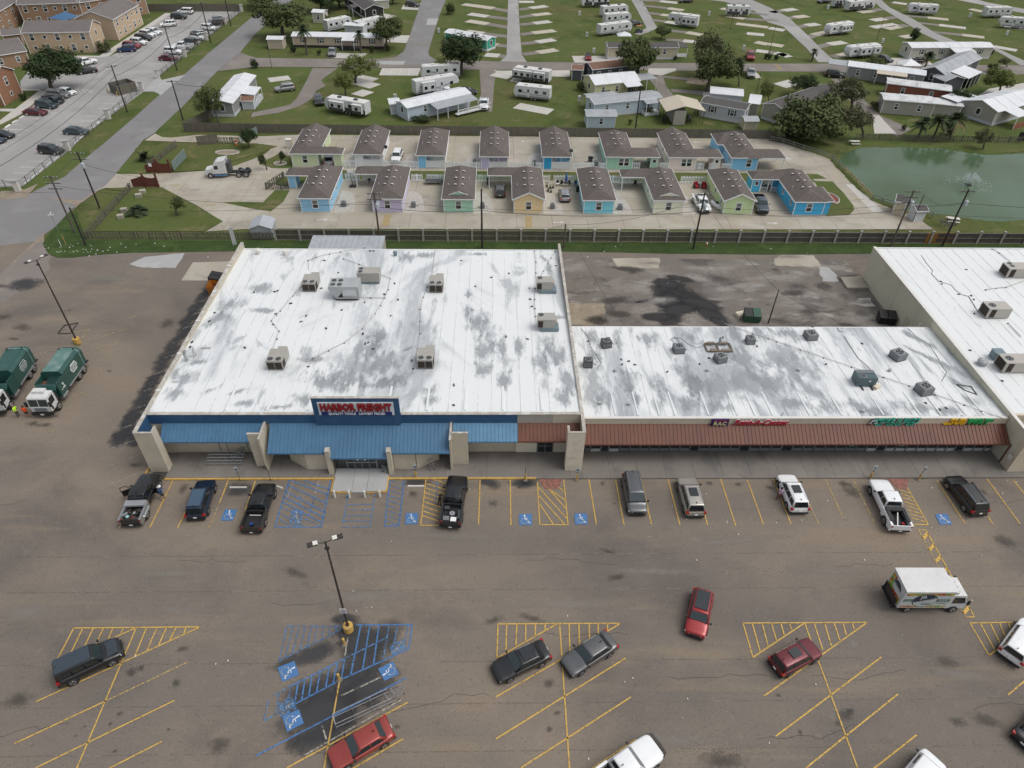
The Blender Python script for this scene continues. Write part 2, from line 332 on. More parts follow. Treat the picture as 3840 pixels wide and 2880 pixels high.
def stain(t,cx,cy,rx,ry,ang=0,mat=None,z=None,parent=lot,name='oil_stain',c=None):
 """rx, ry in metres"""
 c=c or T(t,cx,cy);q=Matrix.Rotation(R(ang),3,'Z');_zc[0]+=.0004
 if _zc[0]>.03:_zc[0]=.016
 mb=MB().add([c+q@Ve((x*rx,y*ry,0))+Ve((0,0,(z or 0)+_zc[0]))for x,y in((-1,-1),(1,-1),(1,1),(-1,1))],[(0,1,2,3)])
 me=mb.mesh(name,mat or m_oil);uv=me.uv_layers.new(name='UVMap')
 for i,(u,v)in enumerate(((0,0),(1,0),(1,1),(0,1))):uv.data[i].uv=(u,v)
 return put(name,me,parent)
for a in[('m',290,695,1.3,.7),('m',755,930,1.1,1.3),('n',775,890,1.0,1.0),('n',1450,820,1.5,1.2),('n',1440,965,1.1,.9),('n',1700,800,1.6,.9),('o',390,670,.6,.8),('o',500,855,.35,.35),('o',1375,670,.8,.6),('o',1640,680,.8,.6),('o',1930,710,1.0,.7),('p',640,650,1.6,1.0),('p',700,720,2.3,1.6),('p',1700,955,.3,.3),('p',1850,720,.8,1.0),('q',1020,915,.9,.8),('q',1090,885,.7,.6),('q',940,700,.7,.9),('q',1420,735,1.0,.6),('q',1370,1000,.7,.9),('q',930,1240,.5,.5),('q',590,1410,.25,.25),('q',660,1337,.25,.2),('q',895,1528,.35,.3),('q',1310,1360,.35,.3),('q',855,1318,.3,.3),('q',140,1130,2.2,1.4),('q',1700,1480,1.6,1.3),('r',300,140,2.6,.9),('r',1850,510,1.7,.7),('r',1095,1340,.5,.5),('t',810,180,1.6,.8),('t',150,495,2.6,.7),('t',290,1000,1.0,.8),('t',290,1355,.5,.5),('t',350,1230,.6,.4),('t',1640,1600,3.4,1.3),('u',250,1380,.4,.5),('u',600,1250,1.4,1.0),('u',640,1220,.9,.5),('u',540,1310,.5,.4),('u',1700,1290,2.6,1.2),('u',1480,1300,1.4,.8),('u',230,800,1.1,.9),('u',80,1095,.5,.3),('u',1400,840,1.8,1.0),('i',175,680,3,1.5),('i',110,770,1.5,.6),('i',540,545,.6,.4),('i',1300,650,2.0,2.6),('i',20,600,2.4,1.6),('i',260,1430,1.8,.8),('i',350,1440,1.6,.7),('i',30,360,3,1),('i',430,1370,.8,.4),('i',850,1020,.8,.5),('p',2040,1150,2.4,1.5),('o',450,1300,1.6,.5),('k',940,255,2.0,1.4),('l',230,360,3.2,1.8),('l',720,570,2.2,2.0),('l',300,560,2.6,1.6),('l',60,230,1.0,.5),('k',1600,300,4.5,2.4),('k',1120,600,2.6,1.8),('l',100,630,3.5,1.6),('k',700,600,1.5,1.6),('l',640,280,4,.8)]:
 stain(*a,ang=RU(-20,20))
stain('i',190,345,3.4,2.6,0,m_seal,name='asphalt_repair');stain('i',195,335,2.6,2.0,0,m_oil)
for a in[('k',1100,180,4.5,1.0),('k',1550,400,5,3),('l',400,430,4,3),('k',600,130,8,1.2),('l',250,560,3,1.4),('l',740,480,3,1.4),('k',1900,240,3,1.8),('k',1650,320,2.5,1.5),('l',160,130,5,1.2),('i',900,300,12,1.6),('i',1430,437,3.0,.6),('i',830,637,.9,.5),('q',1350,430,4.6,.9),('u',660,690,1.6,1.0),('q',610,305,.6,.3),('m',760,1130,1.0,.6),('m',1090,1120,1.3,.6),('p',650,960,1.0,.35),('q',190,450,5,2),('r',800,330,14,1.6),('t',1100,130,12,1.0),('t',400,380,12,1.2),('u',500,130,10,.8),('t',1200,1440,10,1.2),('u',1500,940,6,1.2),('q',1300,150,9,1.0),('n',1100,1240,16,1.1),('o',1500,1210,14,.8)]:
 stain(*a,mat=m_dust,ang=RU(-6,6),name='dust_stain')
for a in[('r',740,640,2.0,2.6,70),('r',830,700,2.6,3.4,60),('r',820,880,3.6,2.4,30),('r',620,1080,4.2,2.8,25),('r',900,1030,3.4,1.8,25),('r',480,1250,4.6,2.6,25),('r',700,1180,3.6,2.2,25),('r',520,1400,4.0,1.8,25),('r',690,500,1.8,.8,0),('r',420,1080,3.8,2.0,25),('r',420,780,4.2,1.3,20),('r',1000,640,2.6,2.0,60),('n',1700,800,2.6,1.1,0),('n',1390,790,1.6,.9,0),('n',800,790,2.2,.8,0),('m',1300,940,2.2,1.4,0)]:
 stain(*a,mat=m_seal,name='sealer_stain')
for a in[('r',755,585,.35,.9,0),('i',600,815,.9,.5,0),('p',1300,597,2.2,.25,0),('n',1740,768,1.4,.2,0),('m',1330,845,1.2,.16,0)]:
 stain(*a,mat=m_weed,name='weed_growth')
m_ydark=stain_mat('wet_dirt_stain',(.055,.048,.040),.75,.4,.5);m_ypale=stain_mat('caliche_stain',(.33,.31,.28),.7,.3,.6)
for k in range(26):stain('k',0,0,RU(1.5,4.5),RU(.6,2.0),RU(-20,20),m_ydark if k%2 else m_ypale,name='yard_stain',c=Ve((RU(11,53),RU(72,92),0)))
m_ck=grime('asphalt_crack',(.045,.04,.036),.9)
def crack(x,y,n,dx,dy,w=.03):
 P=[Ve((x,y,.004))]
 for k in range(n):P.append(P[-1]+Ve((dx*RU(.3,1.2),dy*RU(-1,1)+dy*.2,0)))
 for a,b in zip(P,P[1:]):pline(a,b,m_ck,w,.005,lot,'asphalt_crack')
m_seamst=worn('paving_seam',(.20,.172,.140),.95,.25,.47)
_later=[(x,y)for x,y in((-40,22.5),(-10,24.6),(4,31),(20,22),(-30,38.5),(2,38),(26,27),(32,37.5),(-52,45),(-58,70),(48,45),(-20,34),(14,27),(38,24))]
m_tarst=stain_mat('tar_stain',(.022,.021,.022),.96,.75,.6)
for a in[('k',1240,390,3.6,3.4,-15),('k',1350,470,4.6,3.0,-25),('k',1450,500,4.2,2.2,-30),('k',1560,590,3.2,1.6,-45),('k',1220,480,2.6,3.0,0),('k',1230,620,2.4,1.5,30),('k',1300,540,3.4,1.8,20),('k',1300,300,2.4,1.0,-20),('k',1200,340,2.6,1.8,0),('k',1130,600,2.6,1.2,0),('k',1610,640,1.8,.9,-50),('k',1050,470,2.4,.4,20)]:
 stain(*a,mat=m_tarst,name='tar_spill')
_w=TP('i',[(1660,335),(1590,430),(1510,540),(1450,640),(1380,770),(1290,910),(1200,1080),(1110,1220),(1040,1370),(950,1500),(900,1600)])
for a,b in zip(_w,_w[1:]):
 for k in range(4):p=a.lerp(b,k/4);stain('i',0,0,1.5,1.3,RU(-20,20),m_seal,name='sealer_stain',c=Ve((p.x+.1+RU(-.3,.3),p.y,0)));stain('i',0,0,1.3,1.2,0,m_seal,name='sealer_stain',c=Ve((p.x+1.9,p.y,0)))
def pline(a,b,mat=None,w=.115,z=.036,parent=lot,name='painted_line'):
 a=Ve((a[0],a[1],0));b=Ve((b[0],b[1],0));d=(b-a).normalized();n=Ve((-d.y,d.x,0))*w/2
 return MB().sheet([a-n,b-n,b+n,a+n],z).mk(name,mat or m_yellow,parent)
def L_(t,x1,y1,x2,y2,mat=None,**k):return pline(T(t,x1,y1),T(t,x2,y2),mat,**k)
def LL(t,segs,mat=None,**k):
 for s in segs:L_(t,*s,mat,**k)
_lz=lambda a,b,t:(a[0]+(b[0]-a[0])*t,a[1]+(b[1]-a[1])*t)
LL('m',[(655,850,425,1320),(935,850,700,1318),(1470,850,1310,1310),(385,800,125,1320),(1200,850,1115,1070)])
LL('m',[(1115,1070,1010,1315)],m_yellow2)
LL('m',[(1805,845,1660,1310),(1660,1310,2120,1310),(2212,845,2120,1310),(1805,845,2190,990),(1790,895,2180,1080),(1760,955,2165,1165),(1745,1010,2150,1220),(1735,1060,2130,1270),(1945,850,2205,940)],m_blue,z=.038)
LL('m',[(1715,1110,2120,1305),(1695,1165,1950,1300),(1680,1210,1800,1290),(1920,1000,1890,1110),(2050,1000,2000,1200)],m_blue2)
LL('m',[(1845,850,1790,1010),(2095,860,2020,1100)],m_faded_white)
LL('n',[(235,885,185,1165),(460,885,415,1165),(185,1165,415,1165),(218,980,445,978),(212,1025,436,1023),(204,1072,428,1070),(196,1118,421,1116)],m_blue2)
LL('n',[(580,770,535,1160),(700,770,655,1155),(535,1160,655,1157)],m_blue)
LL('n',[(580-k*4.8,775+k*42,697-k*4.8,815+k*42)for k in range(9)],m_blue2)
LL('n',[(880,765,835,1152),(835,1152,1062,1152),(920,765,1060,808)]+[(882-k*4.6,805+k*38,1050-k*7,858+k*38)for k in range(8)])
LL('n',[(972,765,960,960)],m_blue2)
LL('n',[(1328,768,1315,1145),(1578,765,1583,1148),(1803,795,1823,1145),(1823,1145,2057,1148),(2022,775,2057,1148),(1812,835,2048,1098),(1815,905,2030,1145),(1822,975,1935,1143),(1905,855,2036,945),(1975,830,2028,875),(1855,800,2040,1015)])
LL('o',[(265,630,335,1050),(512,635,590,1055),(748,630,842,1048),(995,632,1105,1055),(1240,630,1360,1055),(1480,632,1618,1062),(1725,640,1873,1048),(1965,630,2130,1050)])
LL('p',[(215,600,398,1005),(455,600,615,945),(700,600,888,985)],m_yellow2)
LL('p',[(1180,680,1365,1005),(1885,605,2175,1000),(2115,615,2300,840),(1670,600,1935,1000),(1445,620,1690,1000),(1220,1005,1365,1008)]+[(1110+k*16,698+k*36,1200+k*20,730+k*36)for k in range(8)])
a0,a1,b0,b1=T('p',1280,1055),T('p',1345,1055),T('u',1535,485),T('u',1605,485)
pline(a0,b0,m_yellow2);pline(a1,b1);pline(a0,a1);pline(b0,b1)
for k in range(7):pline(a0.lerp(b0,(k+.75)/7),a1.lerp(b1,(k+.28)/7),m_yellow,w=.3)
LL('q',[(575,572,1560,563),(575,572,430,848),(1560,563,280,1145),(1060,570,600,1659),(1060,570,430,848),(645,575,545,780),(725,575,645,745),(805,572,745,700),(880,572,845,655),(962,570,940,615),(1140,570,1050,790),(1220,570,1145,745),(1297,568,1235,705),(1370,568,1322,665),(1450,565,1430,615),(825,1138,115,1470),(1358,1135,280,1659),(1258,1455,700,1740),(600,1659,540,1800)])
LL('q',[(1465,835,825,1138)],m_yellow2)
LL('r',[(240,555,690,558),(180,830,240,555),(690,570,180,830)]+[(290+k*47,558,225+k*57,808-k*29)for k in range(8)],m_blue2)
LL('r',[(780,548,1215,545),(1215,545,1190,725),(1190,735,680,965),(680,965,300,1165),(690,810,665,970),(815,550,735,945),(885,550,830,895),(957,550,915,850),(690,810,250,1035),(632,850,600,1005),(570,875,543,1035),(500,915,470,1075),(435,955,410,1105),(380,985,355,1135),(325,1010,300,1165),(1170,958,0,1565)],m_blue,z=.038)
LL('r',[(1010,650,690,810),(1035,550,990,810),(1100,550,1060,780),(1185,550,1155,700),(300,1165,60,1295),(250,1035,140,1095),(270,1035,250,1120),(180,1080,150,1250),(100,1130,60,1290)],m_blue2,z=.038)
LL('r',[(650,985,530,1659),(1180,1150,240,1659),(1145,1433,600,1755)])
LL('r',[(1130,1130,380,1560),(715,640,690,800),(1000,940,660,1100),(515,1330,548,1440)],m_faded_white)
LL('t',[(38,540,30,705),(108,540,105,670),(182,540,180,635),(257,540,257,590),(370,540,447,1659),(443,540,450,755),(520,540,525,705),(600,540,602,660),(670,535,670,615),(742,535,743,590),(925,1108,70,1659),(968,1435,630,1659),(447,1659,460,1850),(-109,540,845,535),(-109,540,-117,800),(-41,540,-47,755),(350,540,-117,805),(845,535,290,868),(290,868,-126,1108),(885,805,-126,1435),(630,1659,300,1880)])
LL('t',[(1795,533,2761,528),(1797,535,1873,800),(1868,535,1930,757),(1945,535,1990,710)])
LL('u',[(25,530,65,665),(98,530,125,625),(165,530,183,585),(280,535,-118,800),(285,535,695,1659),(358,532,425,745),(438,530,492,710),(512,530,557,665),(582,530,607,625),(652,528,670,580),(770,528,-31,1100),(880,798,60,1413),(1010,1085,295,1659),(1155,1402,700,1760),(695,1659,760,1840),(1570,533,2300,520),(1570,533,1718,785),(1718,785,2060,520),(1650,533,1760,740),(1725,530,1810,700),(1798,530,1855,660),(1865,527,1907,620),(1930,527,1955,580),(2200,810,1865,1092)])
LL('i',[(1545,482,1640,455),(1490,582,1583,555),(1425,690,1517,660),(1350,803,1455,768),(1280,920,1385,885),(1200,1047,1315,1008),(1120,1175,1240,1138),(1035,1320,1130,1285),(950,1465,1025,1440),(850,1625,1060,1555)],m_faded_white,w=.1)
LL('m',[(0,715,355,585),(0,895,400,748)],m_faded_white,w=.1)
LL('i',[(670,785,1000,690),(635,765,695,695),(700,862,915,805),(770,940,845,918),(720,1050,755,1043),(570,1212,662,1182),(500,1338,557,1320),(370,1500,440,1480),(300,888,370,870),(1010,605,1060,592),(580,720,690,700)],m_yellow2,w=.1)
patch('red_ramp_paint','n',[(1805,757),(2015,757),(1975,848),(1865,850)],m_redpaint,.040)
patch('red_ramp_paint','p',[(1000,600),(1195,602),(1175,695),(1090,690)],m_redpaint,.040)
def wheelchair(q,faded=False,z=.042,parent=lot):
 """q: bottom-left, bottom-right, top-right, top-left corners on the ground"""
 bl,br,tr,tl=q
 S=lambda u,v:Ve((bl*(1-u)*(1-v)+br*u*(1-v)+tr*u*v+tl*(1-u)*v))
 MB().sheet(q,z).mk('blue_square',m_blue2 if faded else m_bluefull,parent)
 mb=MB()
 def stroke(pts,w=.055):
  for i in range(len(pts)-1):
   a=Ve(pts[i]);b=Ve(pts[i+1]);d=(b-a).normalized();n=Ve((-d.y,d.x))*w/2;e=d*w*.45
   mb.add([S(*(a-n-e)),S(*(b-n+e)),S(*(b+n+e)),S(*(a+n-e))],[(0,1,2,3)])
 arc=[(.43+.25*cs(R(t)),.36+.25*sn(R(t)))for t in range(125,372,16)]
 stroke(arc);stroke([(.44,.78),(.47,.47),(.66,.47),(.76,.18),(.86,.22)],.065);stroke([(.46,.62),(.64,.62)],.05)
 mb.add([S(.42+.065*cs(t*PI/6),.86+.065*sn(t*PI/6))for t in range(12)],[tuple(range(12))])
 for i,v in enumerate(mb.v):mb.v[i]=(v[0],v[1],z+.006)
 for i,f in enumerate(mb.f):
  P=[mb.v[k]for k in f]
  if sum(P[k][0]*P[(k+1)%len(P)][1]-P[(k+1)%len(P)][0]*P[k][1]for k in range(len(P)))<0:mb.f[i]=f[::-1]
 mb.mk('wheelchair_symbol',m_sym if not faded else m_faded_white,parent)
for x,y in _later:crack(x,y,random.randint(5,12),1.1,.35,.035)
for x in(12,30,41,20):crack(x,72,14,.1,1.4,.05)
for y in(21.3,24.9,28.4,35.2,39.0):pline((-60,y),(60,y+.1),m_seamst,.10,.012,lot,'paving_seam')
wheelchair(TP('m',[(1125,1245),(1250,1245),(1290,1135),(1170,1135)]))
wheelchair(TP('m',[(1800,1300),(1915,1300),(1945,1140),(1830,1140)]),True)
wheelchair(TP('n',[(705,1143),(805,1140),(814,1050),(714,1050)]))
wheelchair(TP('n',[(1652,1150),(1758,1150),(1757,1058),(1652,1058)]))
wheelchair(TP('o',[(140,1050),(253,1050),(248,950),(133,950)]))
wheelchair(TP('p',[(1470,1008),(1578,1005),(1530,912),(1425,915)]))
wheelchair(TP('r',[(168,880),(207,992),(335,935),(300,828)]))
wheelchair(TP('r',[(205,1262),(243,1380),(373,1313),(335,1203)]))
wheelchair(TP('r',[(1112,930),(1065,832),(950,890),(1000,983)]))
wheelchair(TP('r',[(165,1155),(190,1270),(320,1200),(280,1110)]),True)
wheelchair(TP('r',[(1190,730),(1140,655),(1035,720),(1070,795)]),True)
walk=struct('walkway',BX(-36.3,75,48.62,52.35,-.02,.10),m_joint)
XS=rng(-36.3,9.0,4.4)+rng(12.0,75,3.02)
slabs(walk,[(-34.75,48.7),(75,48.6),(75,52.3),(-36.3,52.3),(-36.3,49.8),(-34.75,49.8)],XS,[48.55,52.4],.15,m_walk,gap=.012,th=.1)
BX(-34.75,4.1,48.45,48.66,-.02,.156).mk('yellow_kerb',m_kerbyellow,walk)
BX(4.1,75,48.47,48.66,-.02,.15).mk('kerb',m_walk,walk)
_k0=T('m',425,718);_k1=T('m',388,785)
MB().beam(_k0+Ve((0,0,.07)),_k1+Ve((0,0,.07)),.18,.16).mk('yellow_kerb',m_kerbyellow,walk)
E_=TP('n',[(90,882),(555,880),(570,745),(560,690),(138,690),(120,755)])
for i,(q)in enumerate([[(100,873),(262,884),(280,768),(292,690),(142,690),(124,755)],[(264,884),(384,884),(402,768),(415,690),(294,690),(283,768)],[(387,884),(548,872),(566,745),(562,690),(417,690),(405,768)]]):
 MB().prism(TP('n',q),-.05,.17).mk('slab',m_greyconc,walk)
for a,b in(((95,878),(262,884)),((385,884),(553,876)),((553,876),(572,748)),((95,878),(122,755))):
 pa,pb=T('n',*a),T('n',*b);MB().beam(pa+Ve((0,0,.07)),pb+Ve((0,0,.07)),.16,.2).mk('yellow_kerb',m_kerbyellow,walk)
GS=[T('i',345,60),T('i',380,112),T('i',440,137),T('i',560,138),T('i',750,117),T('i',1000,100),T('i',1450,94),T('i',1860,87),T('j',1000,97),T('k',400,90),T('k',800,97),T('k',1200,107),T('k',1991,114),T('l',800,107),Ve((140,_r1.y+.2,0)),Ve((140,98.9,0)),Ve((-65.3,98.9,0)),T('e',660,830),T('e',560,860),T('e',440,990),T('e',370,1090)]
struct('grass_strip',MB().prism(GS,-.3,.04),m_lush)
left=[T('e',-900,1010),T('e',0,702),T('e',215,682),T('e',330,620),T('e',560,510),T('e',700,385),T('e',900,222),T('e',1160,0),T('a',1375,820),T('a',1430,760),T('a',1595,640),T('a',1800,460),T('a',2125,190)]
right=[T('a',2212,285),T('a',2070,455),T('a',1880,610),T('a',1590,905),T('e',1330,135),T('e',1240,190),T('e',1010,470),T('e',900,600),T('e',700,720),T('e',600,810),T('e',480,940),T('e',385,1010),T('i',280,0),T('i',0,270),T('i',-700,800)]
d1=(left[-1]-left[-2]).normalized();d2=d1
struct('street',MB().prism(left+[left[-1]+d1*260,right[0]+d2*260]+right+[T('e',-900,1500)],-.3,-.02),m_street)
B2=lambda pts:[T(*p)for p in pts]
struct('park_road',MB().prism(B2([('a',1880,612),('a',2075,455),('b',0,498),('b',700,508),('b',1070,505),('b',1200,492),('b',1275,445),('b',1330,300),('b',1380,150),('b',1425,40),('b',1445,-60),('b',1650,-60),('b',1640,0),('b',1585,130),('b',1540,280),('b',1490,440),('b',1500,490),('b',1560,515),('c',0,533),('c',1000,540),('c',2212,548),('d',500,548),('d',1400,560),('d',2400,562),('d',2400,642),('d',1400,640),('d',500,618),('d',0,615),('c',1600,610),('c',500,605),('c',0,601),('b',1700,600),('b',1400,585),('b',500,578),('b',0,575),('a',2075,590)]),-.3,-.035),m_street2)
def road(pts,mat=m_street2,z=-.045,name='park_lane'):return struct(name,MB().prism(B2(pts),-.3,z),mat)
sb=struct('side_street',MB().prism(B2([('b',1290,430),('b',1335,300),('b',1390,130),('b',1445,-60),('b',1650,-60),('b',1635,0),('b',1580,130),('b',1535,280),('b',1480,470),('b',1560,520),('b',1470,550),('b',1280,560),('b',1200,500)]),-.2,-.022),m_street)
L_('b',1335,372,1500,374,m_yellow2,w=.5,z=-.01,parent=sb)
MB().prism(B2([('b',1485,160),('b',1575,160),('b',1555,215),('b',1470,215)]),-.2,-.014).mk('road_patch',m_greyconc,sb)
MB().prism(B2([('b',1035,525),('b',1290,527),('b',1275,558),('b',1045,555)]),-.2,-.02).mk('road_patch',m_greyconc,sb)
road([('b',490,585),('b',700,590),('b',560,690),('b',600,740),('b',520,780),('b',480,850),('b',380,910),('b',200,970),('b',0,1000),('a',2170,1010),('a',2180,970),('b',290,905),('b',350,850),('b',390,780),('b',455,660)],z=-.046)
road([('b',1930,598),('b',2075,600),('b',2055,760),('b',2040,965),('b',1905,950),('b',1945,800)],z=-.047)
road([('b',2180,-60),('c',50,-60),('c',70,300),('c',85,470),('c',130,535),('b',2110,528),('b',2165,480)],m_lightlot,z=-.048)
road([('c',1015,-30),('c',1105,-30),('c',1185,110),('c',1255,240),('c',1180,275),('c',1100,300),('c',1060,290),('c',1165,240),('c',1080,80)],m_lightlot,z=-.049)
road([('c',1640,-10),('c',1830,12),('c',2100,95),('c',2212,190),('d',135,230),('d',340,420),('d',435,535),('d',590,535),('d',470,430),('d',330,290),('d',180,150),('d',30,70),('d',-120,5),('d',-200,-40)],m_lightlot,z=-.050)
road([('d',880,-30),('d',970,62),('d',1180,190),('d',1340,290),('d',1500,365),('d',1650,365),('d',1450,285),('d',1250,160),('d',1050,62),('d',950,-30)],m_lightlot,z=-.051)
road([('d',1560,-20),('d',1700,10),('d',1900,50),('d',2300,130),('d',2300,90),('d',1900,20),('d',1760,-20)],m_lightlot,z=-.052)
road([('d',1900,400),('d',2050,480),('d',2180,560),('d',2300,560),('d',2100,470),('d',1950,400)],m_lightlot,z=-.053)
road([('c',1180,680),('c',1300,640),('c',1330,740),('c',1380,800),('c',1430,880),('c',1340,900),('c',1290,860),('c',1250,760)],z=-.054)
road([('c',1290,650),('c',1520,670),('c',1700,695),('c',1690,715),('c',1500,690),('c',1300,668)],z=-.055)
road([('c',1370,765),('c',1700,790),('c',1900,810),('c',1900,835),('c',1650,820),('c',1380,790)],z=-.056)
road([('d',550,680),('d',620,760),('d',700,860),('d',820,980),('d',940,1100),('d',1120,1180),('d',1240,1110),('d',980,1000),('d',850,880),('d',760,760),('d',640,670)],z=-.057)
road([('d',1790,840),('d',1910,765),('d',2300,700),('d',2300,850),('d',1900,850)],m_newconc,z=-.058)
for t,pts in(('e',[(420,690),(700,720),(820,640),(900,600),(700,740),(600,830),(660,760)]),('e',[(1010,470),(1140,350),(1260,280),(1200,350),(1060,440)]),('e',[(0,640),(220,620),(330,570),(230,690),(0,712)])):
 struct('dirt_verge',MB().sheet(TP(t,pts),-.005),m_dirt)
struct('dirt_verge',MB().sheet([T('e',380,1000),T('i',345,60),T('i',200,190),T('i',0,330),T('i',0,270),T('i',280,0)],.006),m_dirt)
m_pads=[m_newconc,multi('sandy_concrete',(.44,.40,.32),[((.52,.49,.42),.4,.45,.7,.6,(1,1,1)),((.3,.27,.21),.6,.55,.78,.5,(1,1,1))])]
def strip(t,x1,y1,x2,y2,w=3.2,mat=None,z=-.03,name='concrete_pad'):
 a,b=T(t,x1,y1),T(t,x2,y2);d=(b-a).normalized();n=Ve((-d.y,d.x,0))*w/2
 return struct(name,MB().prism([a-n,b-n,b+n,a+n],-.25,z),mat or m_newconc)
def spur(t,x0,y0,x1,y1,x2,y2,w=3.2,k=0):
 strip(t,x0,y0,x1,y1,w*.85,m_street2,-.04-.0005*k,'gravel_spur');strip(t,x1,y1,x2,y2,w,m_pads[k%2],-.03)
k=0
for s in[(60,82,160,68,300,50),(62,148,180,130,330,113),(66,212,190,200,330,183),(72,296,180,283,370,262),(78,378,215,362,365,340),(90,468,225,452,385,427),(50,14,60,14,190,14),(1180,110,1290,125,1420,140),(1100,0,1280,8,1430,24),(1130,45,1350,70,1480,88),(1215,170,1330,185,1440,205),(1300,255,1510,278,1640,300),(1330,340,1480,350,1600,362),(2300,178,2010,160,1860,135),(2212,130,2060,105,1980,95),(1930,200,1940,202,2212,235),(2025,285,2030,287,2180,300),(2100,360,2110,362,2212,382),(2100,430,2110,435,2212,448),(1800,70,1810,72,1880,82)]:
 spur('c',*s,k=k);k+=1
for s in[(30,105,130,90,240,75),(120,165,230,148,340,135),(215,240,330,218,435,205),(350,325,400,300,520,275),(420,405,530,380,665,362),(560,490,620,480,690,465),(0,240,10,240,140,262),(980,75,900,92,790,105),(1110,145,1010,160,900,175),(1200,215,1130,228,1020,248),(890,235,900,235,1110,208),(1150,322,1160,320,1250,308),(1070,15,1080,18,1200,35),(1160,130,1380,150,1560,168),(1260,190,1480,215,1710,242),(1430,275,1680,300,1870,322),(1880,390,1950,400,2150,435),(1740,75,1750,77,1860,100),(2030,228,2040,230,2212,248),(0,375,10,378,130,398),(0,445,60,455,160,478)]:
 spur('d',*s,k=k);k+=1
for s in[(2210,100,2050,70,1790,35),(2212,165,2000,140,1840,118),(2212,240,2000,205,1825,178),(2212,318,1960,288,1815,268),(2212,400,2080,388,2060,385),(2180,490,2100,480,1980,470)]:
 spur('b',*s,k=k,w=3.6);k+=1
for s in[(820,690,1030,745,4.0),(880,660,1030,690,3.0),(870,790,970,815,4.0),(110,690,290,668,3.5),(1060,128,1170,150,5),(2060,630,2212,660,5.0)]:strip('b',*s)
strip('c',0,680,90,690,4);strip('c',40,910,335,965,4);strip('c',1520,690,1680,712,5,m_dirt);strip('c',1650,810,1880,825,3,m_greyconc);strip('d',100,740,230,705,4);strip('d',110,480,170,470,4)
struct('concrete_drive',MB().prism(B2([('b',1090,588),('b',1415,588),('b',1400,652),('b',1062,648)]),-.2,-.025),m_newconc)
struct('concrete_drive',MB().prism(B2([('b',1150,305),('b',1330,305),('b',1300,370),('b',1120,362)]),-.2,-.020),m_newconc)
struct('concrete_drive',MB().prism(B2([('b',610,497),('b',650,455),('b',960,460),('b',900,510)]),-.2,-.015),m_newconc)
struct('concrete_drive',MB().prism(B2([('b',1270,45),('b',1420,30),('b',1400,85),('b',1255,78)]),-.2,-.021),m_newconc)
struct('concrete_drive',MB().prism(B2([('b',2050,605),('b',2105,610),('c',500,605),('c',500,662),('b',2140,650)]),-.2,-.024),m_newconc)
struct('concrete_drive',MB().prism(B2([('c',517,482),('c',815,482),('c',920,510),('c',920,545),('c',540,538)]),-.2,-.020),m_newconc)
struct('concrete_drive',MB().prism(B2([('c',1180,590),('c',1420,590),('c',1415,610),('c',1290,650),('c',1170,640)]),-.2,-.019),m_newconc)
struct('concrete_drive',MB().prism(B2([('c',2040,640),('c',2100,610),('c',2155,672),('c',2060,675)]),-.2,-.019),m_newconc)
struct('concrete_drive',MB().prism(B2([('d',1040,500),('d',1350,495),('d',1430,558),('d',1030,558)]),-.2,-.018),m_newconc)
struct('concrete_drive',MB().prism(B2([('d',900,990),('d',960,995),('d',1110,1152),('d',920,1152)]),-.2,-.03),m_newconc)
for k in range(5):L_('b',1075+k*80,650,1100+k*80,588,m_white_line,w=.2,z=-.012,parent=grass)
L_('d',70,560,110,600,m_yellow2,w=1.0,z=-.01,parent=grass)
APL=[('a',-600,1500),('e',-600,500),('a',20,1110),('a',90,1075),('a',210,985),('a',420,780),('a',180,770),('a',175,700),('a',340,500),('a',500,490),('a',950,485),('a',1020,450),('a',1150,320),('a',1290,240),('a',1470,115),('a',1530,85),('a',2080,100),('a',1650,420),('a',1370,655),('a',1400,750),('a',1240,790),('e',760,120),('e',610,270),('e',200,590),('e',0,600),('e',-300,640)]
al=struct('apartment_lot',MB().prism(B2(APL),-.3,-.03),m_lightlot)
struct('driveway_apron',MB().prism(B2([('a',1240,790),('a',1365,655),('a',1400,690),('a',1600,645),('a',1390,820),('a',1330,790)]),-.25,-.012),m_greyconc)
for pts in([('a',0,1040),('a',350,775),('a',430,775),('a',180,985),('a',30,1060),('a',0,1075)],[('a',490,482),('a',860,482),('a',1110,320),('a',1290,205),('a',1430,112),('a',1480,115),('a',1310,230),('a',1150,320),('a',945,482),('a',880,495),('a',500,495)],[('a',0,940),('a',130,940),('a',100,965),('a',0,960)],[('a',170,768),('a',430,770),('a',420,782),('a',180,782)]):
 struct('concrete_path',MB().prism(B2(pts),-.2,.02),m_newconc)
for s in[(85,1075,300,1082),(150,1037,355,1042),(205,998,405,1003),(20,1118,240,1123),(390,940,540,905),(390,965,480,968),(540,862,595,862),(600,830,640,830),(570,890,540,905),(665,770,700,800),(700,770,740,800),(745,772,800,805),(640,770,800,780),(895,790,930,810),(895,895,1020,897),(840,932,980,934),(785,967,940,968),(740,1003,900,1005),(692,1042,870,1045),(690,1080,830,1082),(755,650,910,540),(845,655,1005,540),(835,590,950,592),(655,650,680,610),(1000,470,1025,450),(970,485,1145,478),(960,485,990,470),(1000,472,1030,490),(1050,475,1060,490),(1100,478,1070,490),(1360,525,1480,528),(1330,550,1440,552),(1310,577,1400,578),(1200,405,1260,380),(1220,385,1285,375),(1530,190,1560,210),(1500,185,1575,187),(1890,135,1990,137),(1920,112,2020,114),(1880,155,1950,156)]:
 L_('a',*s,m_white_line,w=.16,z=-.02,parent=al)
